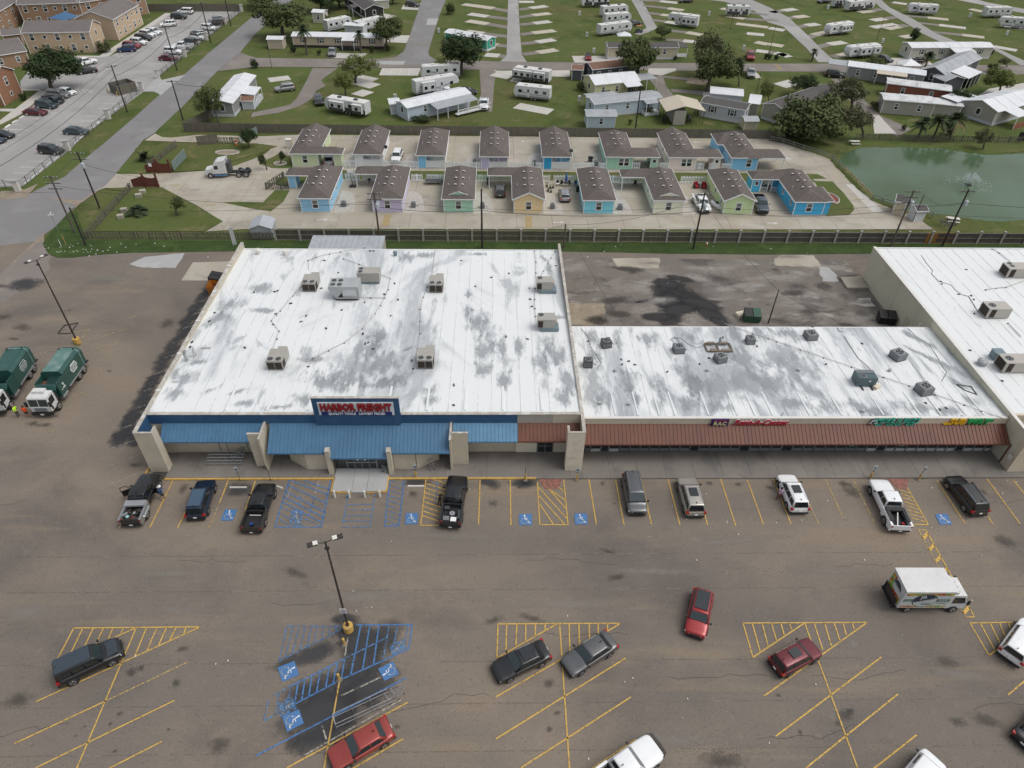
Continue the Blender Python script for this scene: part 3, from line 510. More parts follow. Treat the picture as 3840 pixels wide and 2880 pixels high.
for s in[(35,100,238,108),(100,60,300,68),(160,22,355,28),(60,150,180,152),(0,192,110,194),(0,236,50,238),(535,153,745,154),(480,195,670,197),(425,240,590,238),(315,330,510,330),(240,378,440,380),(175,428,380,431),(115,480,320,484),(45,533,240,535),(0,580,180,582)]:
 L_('e',*s,m_white_line,w=.16,z=-.02,parent=al)
def wheelstop(c,ang,label,group,mat=m_white,L=1.9):
 w=MB();w.add([(-L/2,-.09,0),(L/2,-.09,0),(L/2,.09,0),(-L/2,.09,0),(-L/2+.04,-.05,.12),(L/2-.04,-.05,.12),(L/2-.04,.05,.12),(-L/2+.04,.05,.12)],[(3,2,1,0),(4,5,6,7),(0,1,5,4),(1,2,6,5),(2,3,7,6),(3,0,4,7)])
 return tag(w.mk('wheel_stop',mat,None,loc=c,rz=ang),label,'wheel stop',group)
_o=['first','second','third','fourth','fifth']
SL=['at the head of the '+_o[k]+' empty stall below the dark red sedan' for k in range(3)]+['at the street fence, '+_o[k]+' below the trash enclosure' for k in(2,1,0)]+['at the street fence right under the trash enclosure','at the street fence, '+_o[3]+' below the trash enclosure','in the left edge row, above the two black cars','touching the nose of the dark grey sedan','just above the dark grey sedan','first below the dark grey sedan','second below the dark grey sedan']+['at the street fence, '+_o[k]+' below the parked black suv' for k in range(5)]
def stops(t,segs,z=-.03):
 for x1,y1,x2,y2 in segs:
  a,b=T(t,x1,y1),T(t,x2,y2);d=b-a
  wheelstop((a+b)/2+Ve((0,0,z)),math.atan2(d.y,d.x),'white wheel stop '+SL.pop(0),'wheel stops in the apartment lot',L=max(1.6,min(2.2,d.length)))
stops('a',[(165,1022,205,1000),(105,1060,145,1038),(45,1100,85,1075),(870,1030,905,1008),(920,995,950,965),(985,955,1010,935),(1035,915,1060,895),(835,1068,860,1045)])
stops('e',[(45,90,85,65),(795,95,830,70),(845,55,875,32),(688,185,722,155),(640,228,672,200),(465,370,510,330),(403,418,442,385),(338,472,382,435),(272,525,320,486),(208,575,256,537)])
CP=[('e',800,640),('e',900,600),('e',1010,480),('e',1260,490),('e',1500,480),('e',1940,450),('f',60,330),('f',150,255),('f',0,310),('f',-100,230),('e',1250,200),('e',1340,140),('e',1400,170),('e',1480,175),('e',1720,150),('f',0,165),('f',380,150),('f',2212,165),('g',2212,185),('h',20,200),('h',130,222),('h',300,280),('h',430,320),('h',560,372),('h',660,475),('h',760,575),('h',900,715),('h',990,760),('h',1100,790),('h',1290,870),('h',1430,968),('h',0,968),('f',0,960),('e',1780,985),('e',1925,900),('e',1700,760),('e',1400,608),('e',1150,620),('e',900,612)]
cpoly=B2(CP)
court=struct('court_base',MB().prism(cpoly,-.3,-.035),m_joint)
slabs(court,cpoly,rng(-75,75,6.02),[95,99.8,104.0,108.2,115,121.9,128,134.5,141,147,155],.0,m_conc,gap=.02,th=.05)
_lawnz=.02
for nm,pts in(('lawn',[(-40,122.3),(60,122.3),(60,126.2),(-40,126.2)]),):
 struct(nm,MB().prism(pts,-.2,_lawnz),m_grass)
def lawn(t,pts,mat=m_grass,z=.03,name='lawn'):return struct(name,MB().prism(TP(t,pts),-.2,z),mat)
lawn('f',[(0,225),(70,245),(65,270),(0,310),(-280,330),(-420,420),(-900,470),(-1200,490),(-1110,400),(-700,240),(-400,215)],z=.02)
lawn('e',[(1010,488),(1260,492),(1260,400),(1510,250),(1430,228),(1170,265),(1180,310),(1090,380)],z=.025)
lawn('e',[(1510,470),(1920,447),(2000,380),(2212,320),(2400,250),(2212,225),(1720,235),(1520,250),(1400,330)],z=.026)
lawn('f',[(20,400),(150,340),(200,310),(300,340),(320,440),(140,440)],z=.028)
lawn('f',[(165,630),(290,632),(235,730),(130,812),(0,795),(-290,735),(-150,730),(60,735)],z=.03)
lawn('f',[(170,520),(300,520),(440,515),(440,555),(280,600),(170,585)],z=.029)
lawn('e',[(905,612),(1150,605),(1400,605),(1540,680),(1720,780),(1925,898),(1760,985),(720,985),(820,880),(1080,640)],z=.031)
lawn('h',[(400,550),(555,555),(650,650),(735,760),(745,800),(700,845),(500,852),(530,740),(440,620)],z=.03)
lawn('h',[(320,487),(430,492),(505,530),(350,532)],z=.03)
for x0 in(-15.9,-3.6,20.6,32.7,8.6):
 pass
def bed(x0,x1,y0,y1,side,name='gravel_bed'):
 P=[Ve((x0,y0,0)),Ve((x0,y1,0))];n=10
 for k in range(n+1):
  t=PI/2*k/n;P.append(Ve((x0+(x1-x0)*sn(t)**.6,y1-(y1-y0)*(1-cs(t))**.9 if side else y0+(y1-y0)*cs(t)**.7,0)))
 struct(name,MB().prism(P,-.2,.012),m_gravel)
for cx in(-28.1,-16.1,-4.0,8.0,20.0,32.0):bed(cx,cx+3.4,109.0,117.5,1)
for cx in(-27.2,-15.2,-3.2,8.8,20.8):bed(cx,cx-3.0,128.2,135.2,0)
for t,x,y,m,s in(('f',575,885,m_white_line,1),('g',405,908,m_white_line,1),('g',115,208,m_white_line,-1),('g',1595,215,m_white_line,-1),('h',40,915,m_white_line,1),('e',1510,585,m_yellow2,1),('e',1820,758,m_yellow2,1),('h',790,710,m_yellow2,-1)):
 c=T(t,x,y);mb=MB().sheet([c+Ve((-.95*s,-.13,.02)),c+Ve((.25*s,-.13,.02)),c+Ve((.25*s,.13,.02)),c+Ve((-.95*s,.13,.02))]);mb.sheet([c+Ve((.25*s,-.42,.02)),c+Ve((1.0*s,0,.02)),c+Ve((.25*s,.42,.02))]);mb.mk('painted_arrow',m,court)
for t,a,b in(('f',(1140,842),(1118,940)),('g',(145,856),(145,957))):L_(t,*a,*b,m_yellow2,w=1.15,z=.02,parent=court)
for y in(610,668):L_('e',2050,y,2212,y,m_white_line,w=.12,z=.02,parent=court)
for y in(170,227):L_('f',0,y,140,y+2,m_white_line,w=.12,z=.02,parent=court)
struct('new_concrete_strip',MB().prism(B2([('h',668,578),('h',745,580),('h',1005,820),('h',905,822)]),-.1,.016),m_newconc,court)
struct('corner_walk',MB().prism(B2([('h',60,300),('h',215,358),('h',190,368),('h',60,360)]),-.1,.014),m_newconc,court)
m,nt,b=_nt('pond_water');N=nt.nodes;L=nt.links
g=N.new('ShaderNodeNewGeometry')
n1=N.new('ShaderNodeTexNoise');n1.inputs['Scale'].default_value=.06;n1.inputs['Detail'].default_value=5;L.new(g.outputs['Position'],n1.inputs[0])
cr=N.new('ShaderNodeValToRGB');cr.color_ramp.elements[0].position=.35;cr.color_ramp.elements[0].color=(.058,.092,.040,1);cr.color_ramp.elements[1].position=.65;cr.color_ramp.elements[1].color=(.088,.142,.088,1)
L.new(n1.outputs[0],cr.inputs[0]);L.new(cr.outputs[0],b.inputs['Base Color']);b.inputs['Roughness'].default_value=.10;b.inputs['IOR'].default_value=1.30;b.inputs['Specular IOR Level'].default_value=.35
n2=N.new('ShaderNodeTexNoise');n2.inputs['Scale'].default_value=1.8;n2.inputs['Detail'].default_value=5;L.new(g.outputs['Position'],n2.inputs[0])
bp=N.new('ShaderNodeBump');bp.inputs['Strength'].default_value=.22;bp.inputs['Distance'].default_value=.05;L.new(n2.outputs[0],bp.inputs['Height']);L.new(bp.outputs[0],b.inputs['Normal'])
m_water=m
PD=[('h',770,262),('h',900,252),('h',1100,250),('h',1300,255),('h',1500,262),('h',1640,285),('h',1760,305),('h',1900,318),('h',2050,312),('h',2212,300),('h',2500,290),('h',3000,380),('h',3200,700),('h',2900,860),('h',2500,890),('h',2212,892),('h',2050,905),('h',1900,900),('h',1750,880),('h',1600,855),('h',1460,838),('h',1340,830),('h',1250,815),('h',1090,760),('h',930,700),('h',800,590),('h',700,480),('h',600,375),('h',640,330),('h',600,305),('h',700,290)]
pond=struct('pond',MB().prism(B2(PD),-.3,-.04),m_water)
pc=Ve((sum(p.x for p in B2(PD))/len(PD),sum(p.y for p in B2(PD))/len(PD),0))
PB=[]
_q=B2(PD)
for i in range(len(_q)):
 for k in range(4):PB.append(_q[i].lerp(_q[(i+1)%len(_q)],k/4)+Ve((RU(-.2,.2),RU(-.2,.2),0)))
bk=MB();n=len(PB);vs=[]
for p in PB:
 d=(p-pc).normalized();vs+=[p-d*.3+Ve((0,0,-.06)),p+d*.35+Ve((0,0,.22+RU(-.05,.05))),p+d*2.0+Ve((0,0,-.09))]
bk.add(vs,[f for i in range(n)for f in((3*i,3*i+1,3*((i+1)%n)+1,3*((i+1)%n)),(3*i+1,3*i+2,3*((i+1)%n)+2,3*((i+1)%n)+1))])
struct('pond_bank',bk,m_grass)
# ================================================================ RETAIL BUILDINGS
def roofmat(name,sc,lo,hi,amt,st,loc):
 m,nt,b=_nt(name);N=nt.nodes;L=nt.links
 g=N.new('ShaderNodeNewGeometry')
 rgb=N.new('ShaderNodeRGB');rgb.outputs[0].default_value=(.71,.73,.725,1);out=rgb.outputs[0]
 def lay(col,scale,a,c,am,stretch,off,dist=.8,rough=.62):
  nonlocal out
  mp=N.new('ShaderNodeMapping');mp.inputs['Scale'].default_value=stretch;mp.inputs['Location'].default_value=off;L.new(g.outputs['Position'],mp.inputs[0])
  n=N.new('ShaderNodeTexNoise');n.inputs['Scale'].default_value=scale;n.inputs['Detail'].default_value=8;n.inputs['Roughness'].default_value=rough;n.inputs['Distortion'].default_value=dist;L.new(mp.outputs[0],n.inputs[0])
  r=N.new('ShaderNodeMapRange');r.interpolation_type='SMOOTHSTEP';r.inputs[1].default_value=a;r.inputs[2].default_value=c;r.inputs[4].default_value=am;L.new(n.outputs[0],r.inputs[0])
  mx=N.new('ShaderNodeMix');mx.data_type='RGBA';mx.inputs[7].default_value=col;L.new(r.outputs[0],mx.inputs[0]);L.new(out,mx.inputs[6]);out=mx.outputs[2]
 lay((.36,.39,.405,1),sc,lo,hi,amt,st,loc)
 lay((.27,.30,.31,1),sc*2.4,lo+.05,hi+.04,amt*.8,(st[0],st[1]*.7,1),(loc[0]+3,loc[1]+9,0),1.6)
 lay((.20,.21,.21,1),1.6,.66,.74,.45,(1,.25,1),(4,2,0),.4)
 lay((.73,.75,.745,1),1.2,.55,.7,.6,(1,.4,1),(8,2,0))
 lay((.58,.52,.42,1),.35,.70,.80,.35,(1.6,.6,1),(21,2,0),1.0)
 lay((.45,.47,.48,1),5,.62,.8,.3,(1,1,1),(1,2,0))
 L.new(out,b.inputs['Base Color']);b.inputs['Roughness'].default_value=.6;b.inputs['Specular IOR Level'].default_value=.3
 return m
m_roof1=roofmat('white_membrane_roof',.075,.50,.62,.75,(1.25,.55,1),(2.2,1.3,0))
m_roof2=roofmat('streaked_membrane_roof',.12,.47,.62,.85,(1.5,.42,1),(31,3,0))
m_roof3=roofmat('clean_membrane_roof',.10,.60,.74,.35,(1.5,.5,1),(11,8,0))
m_bluepaint=grime('store_blue_paint',(.028,.088,.185),.6,.12,1.2,dirt=(.05,.12,.22),dirt_scale=.5,dirt_amt=.5)
m_bluemetal=grime('blue_canopy_metal',(.062,.16,.27),.5,.12,1.5,dirt=(.048,.125,.215),dirt_scale=.35,dirt_amt=.7,stretch=(1,.5,1))
m_bluemetal2=grime('light_blue_canopy_metal',(.098,.235,.37),.5,.10,1.5,dirt=(.08,.195,.31),dirt_scale=.4,dirt_amt=.6)
m_brownmetal=grime('brown_canopy_metal',(.140,.047,.024),.55,.15,1.5,dirt=(.09,.033,.022),dirt_scale=.4,dirt_amt=.7,stretch=(1,.5,1))
m_tan=grime('tan_stucco',(.52,.47,.37),.85,.07,1.5,dirt=(.42,.375,.29),dirt_scale=.5,dirt_amt=.5,bump=.1)
m_tanlight=grime('pale_tan_stucco',(.66,.60,.48),.85,.06,1.5,dirt=(.42,.375,.29),dirt_scale=.6,dirt_amt=.45)
m_tan3=grime('grey_tan_stucco',(.36,.34,.30),.85,.06,1.5)
m_cream=grime('cream_stucco',(.60,.52,.40),.85,.06,1.5,dirt=(.38,.33,.25),dirt_scale=.6,dirt_amt=.4)
m_side=grime('greenish_tan_tilt_wall',(.58,.55,.43),.85,.05,.8,dirt=(.46,.44,.365),dirt_scale=.3,dirt_amt=.5,stretch=(1,1,.5))
m_coping=grime('weathered_coping',(.40,.37,.32),.8,.25,2.5,dirt=(.66,.66,.64),dirt_scale=1.2,dirt_amt=.7)
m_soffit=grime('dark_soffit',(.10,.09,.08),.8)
m_unit=grime('beige_unit_metal',(.36,.345,.31),.5,.08,2,dirt=(.3,.27,.22),dirt_scale=1.0,dirt_amt=.4,world=True)
m_unit2=grime('grey_unit_metal',(.37,.39,.39),.5,.08,2,dirt=(.26,.28,.28),dirt_scale=1.0,dirt_amt=.4)
m_coil=grime('dark_coil',(.035,.025,.02),.8,.3,12)
m_fan=grime('fan_black',(.02,.022,.022),.7)
m_bluecurb=grime('blue_grey_duct',(.16,.22,.25),.5,.1,2)
m_frame=plain('window_aluminium',(.26,.265,.27),.4,.5)
m_kick=grime('grey_kick_panel',(.15,.155,.16),.6)
def canopy(parent,x0,x1,yt,zt,ylow,slope,mat,pw=.405,name='canopy_panel'):
 n=max(1,round((x1-x0)/pw));w=(x1-x0)/n;d=yt-ylow;dz=-slope*d
 mb=MB();mb.add([(.015,0,0),(w-.015,0,0),(w-.015,-d,dz),(.015,-d,dz),(.015,0,-.05),(w-.015,0,-.05),(w-.015,-d,dz-.05),(.015,-d,dz-.05)],[(0,3,2,1),(4,5,6,7),(3,7,6,2),(0,4,7,3),(1,2,6,5)])
 mb.add([(0,0,.05),(.05,0,.05),(.05,-d,dz+.05),(0,-d,dz+.05),(0,0,0),(.05,0,0),(.05,-d,dz),(0,-d,dz)],[(0,3,2,1),(0,4,7,3),(1,2,6,5),(2,3,7,6)])
 me=mb.mesh(name,mat)
 for k in range(n):put(name,me,parent,(x0+k*w,yt,zt))
 BX(x0,x1,ylow-.03,ylow+.05,zt+dz-.16,zt+dz-.02).mk('canopy_fascia',mat,parent)
 MB().add([(x0,yt,zt-.10),(x1,yt,zt-.10),(x1,ylow,zt+dz-.10),(x0,ylow,zt+dz-.10)],[(0,1,2,3)]).mk('canopy_soffit',m_soffit,parent)
 for x in(x0,x1):
  MB().add([(x,yt,zt-.06),(x,ylow,zt+dz-.06),(x,ylow,zt+dz-.16),(x,yt,zt+dz-.16)],[(0,1,2,3)]).mk('canopy_end',mat,parent)
m_seam=worn('seam_sealant',(.50,.52,.53),.95,.5,.44)
def sheets(parent,x0,x1,y0,z0,y1,z1,mat,w,skew0=0,skew1=0):
 """membrane roof sheets laid front to back; every other one laps 12 mm over its neighbours"""
 n=round((x1-x0)/w)
 for k in range(n):
  a=k/n;b=(k+1)/n;e=.05 if k%2 else 0;lift=.014 if k%2 else 0
  fx=lambda t:x0+(x1-x0)*t;bx=lambda t:x0+skew0+(x1+skew1-x0-skew0)*t
  P=[(fx(a)-e,y0,z0+lift),(fx(b)+e,y0,z0+lift),(bx(b)+e,y1,z1+lift),(bx(a)-e,y1,z1+lift)]
  if k==0:P[0]=(x0,y0,z0+lift);P[3]=(x0+skew0,y1,z1+lift)
  if k==n-1:P[1]=(x1,y0,z0+lift);P[2]=(x1+skew1,y1,z1+lift)
  vs=P+[(p[0],p[1],p[2]-.05-lift)for p in P]
  o=MB().add(vs,[(0,1,2,3),(7,6,5,4),(0,4,5,1),(1,5,6,2),(2,6,7,3),(3,7,4,0)]).mk('roof_sheet',mat,parent)
  if k%2:
   for q0,q1 in((P[0],P[3]),(P[1],P[2])):MB().beam(Ve(q0)+Ve((0,0,.006)),Ve(q1)+Ve((0,0,.006)),.035,.02).mk('seam',m_seam,o)
HF=thing('tool_store','big box store with blue metal canopy, blue fascia and white membrane roof','store',(-14,69,0))
HF_off=Ve((14,-69,0))
class Sub:
 pass
_hf=bpy.data.objects.new('store_structure',None)
bpy.data.objects.remove(_hf)
HF.location=(0,0,0)
zr=lambda y:5.72-.72*(y-52.3)/35.2
BX(-36.2,8.8,52.45,87.2,0,4.6).mk('wall',m_tan,HF)
BX(-36.2,-34.8,52.32,52.45,.15,4.7).mk('wall',m_tan,HF)
sheets(HF,-36.2,8.72,52.62,zr(52.62),87.5,5.0,m_roof1,1.55)
MB().add([(-36.2,52.5,4.6),(8.72,52.5,4.6),(8.72,87.5,4.6),(-36.2,87.5,4.6),(-36.2,52.5,zr(52.5)-.06),(8.72,52.5,zr(52.5)-.06),(8.72,87.5,4.93),(-36.2,87.5,4.93)],[(3,2,1,0),(4,5,6,7),(0,1,5,4),(1,2,6,5),(2,3,7,6),(3,0,4,7)]).mk('roof_deck',m_tan,HF)
w=MB()
for k in range(6):y0=49.7+k*6.4;w.b2(-36.5,-36.2,y0+.02,min(y0+6.38,88.1),0,5.78)
w.mk('side_wall',m_tan,HF)
for k in range(6):y0=49.7+k*6.4;BX(-36.56,-36.16,y0+.03,min(y0+6.38,88.15),5.782,5.87).mk('coping',m_coping,HF)
for k in range(5):BX(-36.6,-36.13,49.7+(k+1)*6.4-.09,49.7+(k+1)*6.4+.09,5.80,5.89).mk('coping_joint',m_white,HF)
for k in range(6):y0=49.7+k*6.4;BX(8.75,9.0,y0+.02,min(y0+6.38,88.1),0,5.78).mk('side_wall',m_tan,HF)
for k in range(6):y0=49.7+k*6.4;BX(8.70,9.05,y0+.03,min(y0+6.38,88.15),5.782,5.87).mk('coping',m_coping,HF)
BX(-36.2,8.75,87.5,87.66,4.5,5.1).mk('gutter',m_white,HF)
BX(-36.195,-36.16,49.86,52.3,2.9,5.77).mk('parapet_lining',m_bluepaint,HF)
def fband(x0,x1,mat,y=52.3,z0=4.5,z1=5.8,par=HF,n=1):
 for k in range(n):BX(x0+(x1-x0)*k/n+.012,x0+(x1-x0)*(k+1)/n-.012,y,y+.3,z0,z1).mk('fascia_panel',mat,par)
fband(-36.14,-18.9,m_bluepaint,n=3);fband(-18.9,-10.1,m_bluepaint,n=1);fband(-10.1,2.1,m_bluepaint,n=2);fband(2.1,5.8,m_tan3);fband(5.8,8.73,m_tan)
for a,b in((-36.1,-27),(-27,-18.9),(-10.0,0),(0,8.7)):BX(a+.01,b-.01,52.24,52.64,5.802,5.87).mk('coping',m_coping,HF)
canopy(HF,-34.9,-24.5,52.29,4.58,50.62,.64,m_bluemetal)
canopy(HF,-23.75,-17.7,52.29,4.58,49.60,.64,m_bluemetal)
canopy(HF,-17.25,-11.42,52.29,4.58,49.15,.64,m_bluemetal)
canopy(HF,-10.95,-4.98,52.29,4.58,49.60,.64,m_bluemetal)
canopy(HF,-17.7,-17.25,52.29,4.58,49.6,.64,m_bluemetal,name='canopy_panel');canopy(HF,-11.42,-10.95,52.29,4.58,49.6,.64,m_bluemetal)
canopy(HF,-4.65,2.15,52.29,4.58,50.62,.64,m_bluemetal2)
canopy(HF,2.15,8.72,52.29,4.58,50.62,.64,m_brownmetal)
def column(boxes,mat=m_tan,cop=True,par=HF):
 w=MB()
 for b in boxes:w.b2(*b)
 c=w.mk('column',mat,par)
 if cop:
  w=MB()
  for x0,x1,y0,y1,z0,z1 in boxes:w.b2(x0-.02,x1+.02,y0-.02,y1+.02,z1+.002,z1+.06)
  w.mk('cap',m_coping,c)
column([(-36.5,-34.62,49.58,49.75,0,5.78),(-34.80,-34.62,49.752,50.6,0,5.78)])
column([(7.2,9.0,49.58,49.75,0,5.78),(7.2,7.38,49.752,50.6,0,5.78)],m_tanlight)
column([(-25.62,-24.4,50.35,50.55,.1,4.85)]);column([(-24.40,-24.2,49.72,52.28,.1,4.75)])
column([(-4.72,-3.06,50.55,50.75,.1,4.75)]);column([(-4.95,-4.74,49.72,52.28,.1,4.62)])
column([(-17.70,-17.25,49.1,49.7,.1,3.55)]);column([(-11.42,-10.97,49.1,49.7,.1,3.55)])
def prismwall(pts,z0,z1,mat,name='wall',th=.15):
 for a,b in zip(pts[:-1],pts[1:]):
  a=Ve((*a,0));b=Ve((*b,0));MB().beam(a+Ve((0,0,(z0+z1)/2)),b+Ve((0,0,(z0+z1)/2)),th,z1-z0).mk(name,mat,HF)
prismwall([(-22.2,51.3),(-20.2,49.95)],.12,2.85,m_tan);prismwall([(-20.15,49.93),(-17.3,49.93)],.12,2.85,m_tan)
prismwall([(-11.0,49.93),(-8.6,49.93)],.12,2.85,m_tan);prismwall([(-8.55,49.95),(-6.3,51.3)],.12,2.85,m_tan)
for x in(-30,-29.2,-27):BX(x,x+.03,52.40,52.452,.2,3).mk('wall_joint',m_joint,HF)
BX(2.0,8.7,52.30,52.44,.15,4.4).mk('wall',m_tanlight,HF)
def door(x0,x1,y,z1,par,n=2,glass=m_wg,frame=m_frame,z0=.15,nm='door'):
 w=MB()
 wd=(x1-x0)/n
 for k in range(n+1):w.b2(x0+k*wd-.04,x0+k*wd+.04,y-.07,y,z0,z1)
 w.b2(x0,x1,y-.065,y-.005,z1-.08,z1);w.b2(x0,x1,y-.065,y-.005,z0,z0+.10)
 d=w.mk(nm,frame,par)
 for k in range(n):BX(x0+k*wd+.04,x0+(k+1)*wd-.04,y-.035,y-.02,z0+.1,z1-.08).mk('pane',glass,d)
 return d
d=door(4.35,6.05,52.29,2.5,HF,2);BX(4.45,4.8,52.22,52.235,1.9,2.15).mk('notice',m_white,d);BX(4.4,6.0,52.21,52.235,1.15,1.2).mk('push_bar',m_steel,d)
door(-17.2,-15.9,49.95,2.6,HF,1,nm='window');door(-12.7,-11.45,49.95,2.6,HF,1,nm='window')
for k in range(4):
 x=-15.85+k*.78;d=door(x,x+.74,49.93,2.45,HF,1)
 BX(x+.05,x+.7,49.84,49.86,1.15,1.25).mk('push_bar',m_steel,d)
 if k in(1,2):BX(x+.25,x+.5,49.85,49.86,1.5,1.75).mk('notice',m_white,d)
BX(-17.2,-11.45,49.86,49.97,2.6,2.9).mk('door_header',m_frame,HF)
BX(-15.88,-15.86,49.8,49.95,.15,2.5).mk('door_post',m_frame,HF)
for k,x in enumerate((-28.3,-24.0,-19.8,-15.4,-11.5,-7.4,-3.4,.6,4.7)):
 MB().add([(x-.12,53.0,zr(53)+.02),(x+.12,53.0,zr(53)+.02),(x+.12,57,zr(57)+.02),(x-.12,57,zr(57)+.02),(x-.12,53.0,zr(53)+.11),(x+.12,53.0,zr(53)+.11),(x+.12,57,zr(57)+.05),(x-.12,57,zr(57)+.05)],[(4,5,6,7),(0,1,5,4),(1,2,6,5),(2,3,7,6),(3,0,4,7)]).mk('roof_batten',m_roof3,HF)
def sheetpt(t,x,y,zf):
 z=5.3
 for _ in range(4):p=T(t,x,y,z);z=zf(p.y)
 return T(t,x,y,z)
m_conduit=grime('roof_conduit',(.46,.45,.43),.6)
m_block=grime('black_support_block',(.045,.042,.04),.8)
def conduit(t,pts,par,zf,blocks=True,r=.035,name='roof_pipe',step=2.0):
 P=[sheetpt(t,x,y,zf)+Ve((0,0,.13))for x,y in pts]
 c=TB(P,r,5).mk(name,m_conduit,par)
 if blocks:
  acc=0;w=MB()
  for i in range(len(P)-1):
   L=(P[i+1]-P[i]).length;k=max(1,int(L/step))
   for j in range(k):
    q=P[i].lerp(P[i+1],j/k);w.box((q.x,q.y,q.z-.07),(.22,.12,.12),random.random()*3)
  w.mk('pipe_block',m_block,c)
conduit('j',[(840,65),(655,97),(572,113),(470,137),(407,163),(412,232)],HF,zr)
conduit('j',[(680,150),(803,193),(877,226)],HF,zr)
conduit('j',[(968,272),(1045,303),(1028,390),(1002,455),(970,513),(927,575),(828,692),(687,804),(440,925),(378,953)],HF,zr)
conduit('j',[(770,450),(893,453),(1000,457)],HF,zr)
conduit('j',[(350,368),(288,438),(187,557),(160,587),(120,632),(180,712),(162,772),(135,845)],HF,zr)
conduit('j',[(1360,305),(1332,370),(1302,450),(1280,543),(1277,733),(1257,849),(1240,940)],HF,zr)
conduit('j',[(1397,75),(1370,270)],HF,zr,False)
conduit('j',[(905,730),(875,800)],HF,zr,False,.05)
conduit('k',[(175,90),(185,175),(186,260),(180,380),(176,465),(178,536),(183,597),(193,668)],HF,zr)
conduit('k',[(335,93),(303,143),(278,187),(245,245),(225,283)],HF,zr)
conduit('i',[(1470,908),(1530,900),(1500,840),(1515,915)],HF,zr,False,.05)
conduit('i',[(1565,845),(1640,845)],HF,zr,False,.08);conduit('i',[(1340,1108),(1390,1105)],HF,zr,False,.06)
w=MB()
for t,x,y in[('i',1670,568),('i',1628,634),('i',1495,796),('i',1975,410),('i',1905,840),('i',1480,835),('j',887,88),('j',915,88),('j',532,162),('j',507,378),('j',145,405),('j',168,397),('j',390,592),('j',350,638),('j',135,660),('j',155,577),('j',270,496),('j',832,732),('j',850,810),('j',875,800),('j',912,851),('j',1048,592),('j',1105,467),('j',845,488),('j',407,988),('j',667,547),('j',1213,940),('j',1223,1005),('j',1540,1130),('j',1537,1287),('j',1968,262),('j',1945,755),('j',1597,163),('j',1830,293),('j',1707,363),('k',120,773),('k',135,377),('k',155,520),('k',140,463),('k',340,203),('j',1078,340),('j',1000,425),('j',545,690),('j',640,257)]:
 p=sheetpt(t,x,y,zr);w.box((p.x,p.y,p.z+.07),(RU(.2,.4),RU(.12,.2),.1),random.random()*3)
w.mk('roof_block',m_block,HF)
P=sheetpt('i',1460,940,zr);TB([P+Ve((0,0,z))if x==0 else P+Ve((x,0,z))for x,z in((0,0),(-.05,.5),(-.12,1.0),(.0,1.35),(.25,1.45))],.17,8).mk('flue',m_unit2,HF)
LT=thing('storage_shed','long metal roofed lean-to shed behind the blue canopied store','shed',(0,0,0))
q=[T('f',495,1022,2.9),T('f',1118,1030,2.9),T('f',1090,1136,2.9),T('f',448,1130,2.9)]
x0,x1,y0,y1=q[3].x,q[1].x,88.3,q[0].y
m_corr=grime('pale_corrugated_metal',(.42,.45,.47),.45,.07,1.0,dirt=(.3,.31,.31),dirt_scale=.6,dirt_amt=.5,metal=.2)
n=int((x1-x0)/.75)
for k in range(n):
 a=x0+(x1-x0)*k/n;b=x0+(x1-x0)*(k+1)/n
 MB().add([(a,y0,2.75),(b-.03,y0,2.75),(b-.03,y1,2.95),(a,y1,2.95),(a,y0,2.7),(b-.03,y0,2.7),(b-.03,y1,2.9),(a,y1,2.9)],[(0,1,2,3),(7,6,5,4),(0,4,5,1),(2,6,7,3),(1,5,6,2),(3,7,4,0)]).mk('roof_panel',m_corr,LT)
for a,b,c,d_ in((x0+.1,x1-.1,y1-.2,y1-.1),(x0+.1,x0+.2,y0,y1-.2),(x1-.2,x1-.1,y0,y1-.2)):BX(a,b,c,d_,0,2.68).mk('wall',m_tan3,LT)
SG=thing('store_sign','large blue sign board with red HARBOR FREIGHT lettering above the blue canopy','sign',(-14.45,52.12,4.7))
BX(-4.42,4.42,-.12,.15,0,3.6).mk('board',m_bluepaint,SG)
BX(-4.46,4.46,-.14,.17,3.602,3.69).mk('coping',m_coping,SG)
for a in((-3.75,3.75,.28,.36),(-3.75,-3.67,.36,1.35),(3.67,3.75,.36,1.35)):BX(a[0],a[1],-.15,-.121,a[2],a[3]).mk('trim',m_bluepaint,SG)
m_panelwhite=grime('white_sign_face',(.68,.71,.72),.4,.04,3);m_signred=plain('red_letter',(.27,.012,.016),.4);m_signblue=plain('royal_blue_strip',(.014,.032,.15),.4);m_outline=plain('dark_letter_edge',(.02,.018,.03),.5)
BX(-3.85,3.85,-.2,-.122,1.40,3.12).mk('sign_face',m_panelwhite,SG)
BX(-3.62,3.62,-.23,-.201,1.36,1.88).mk('strip',m_signblue,SG)
def lettering(par,body,x,y,z,size,mat,outline=None,narrow=1.0,shear=0,offset=.02,ext=.05,space=1.0,name='lettering',label=None):
 M_=Matrix.Translation((x,y,z))@FACE_FRONT
 if outline:
  me=text_mesh(body,size,outline,ext*.6,shear,offset+.018,name='letter_edge',narrow=narrow,space=space);me.transform(Matrix.Translation((0,.0,0)));me.transform(M_);put('letter_edge',me,par)
  M_=Matrix.Translation((x,y-ext*1.5,z))@FACE_FRONT
 me=text_mesh(body,size,mat,ext,shear,offset,name=name,narrow=narrow,space=space);me.transform(M_);o=put(name,me,par)
 if label:o['label']=label
lettering(SG,'HARBOR FREIGHT',0,-.24,2.49,1.22,m_signred,m_outline,.70,0,.055,.06,1.05,label='red HARBOR FREIGHT letters with dark edges')
lettering(SG,'QUALITY TOOLS   LOWEST PRICES',0,-.25,1.62,.42,m_white,None,.88,0,.014,.02,label='white QUALITY TOOLS LOWEST PRICES lettering')
SP=thing('shop_row','row of small shops with brown metal canopy and streaked white roof','shops')
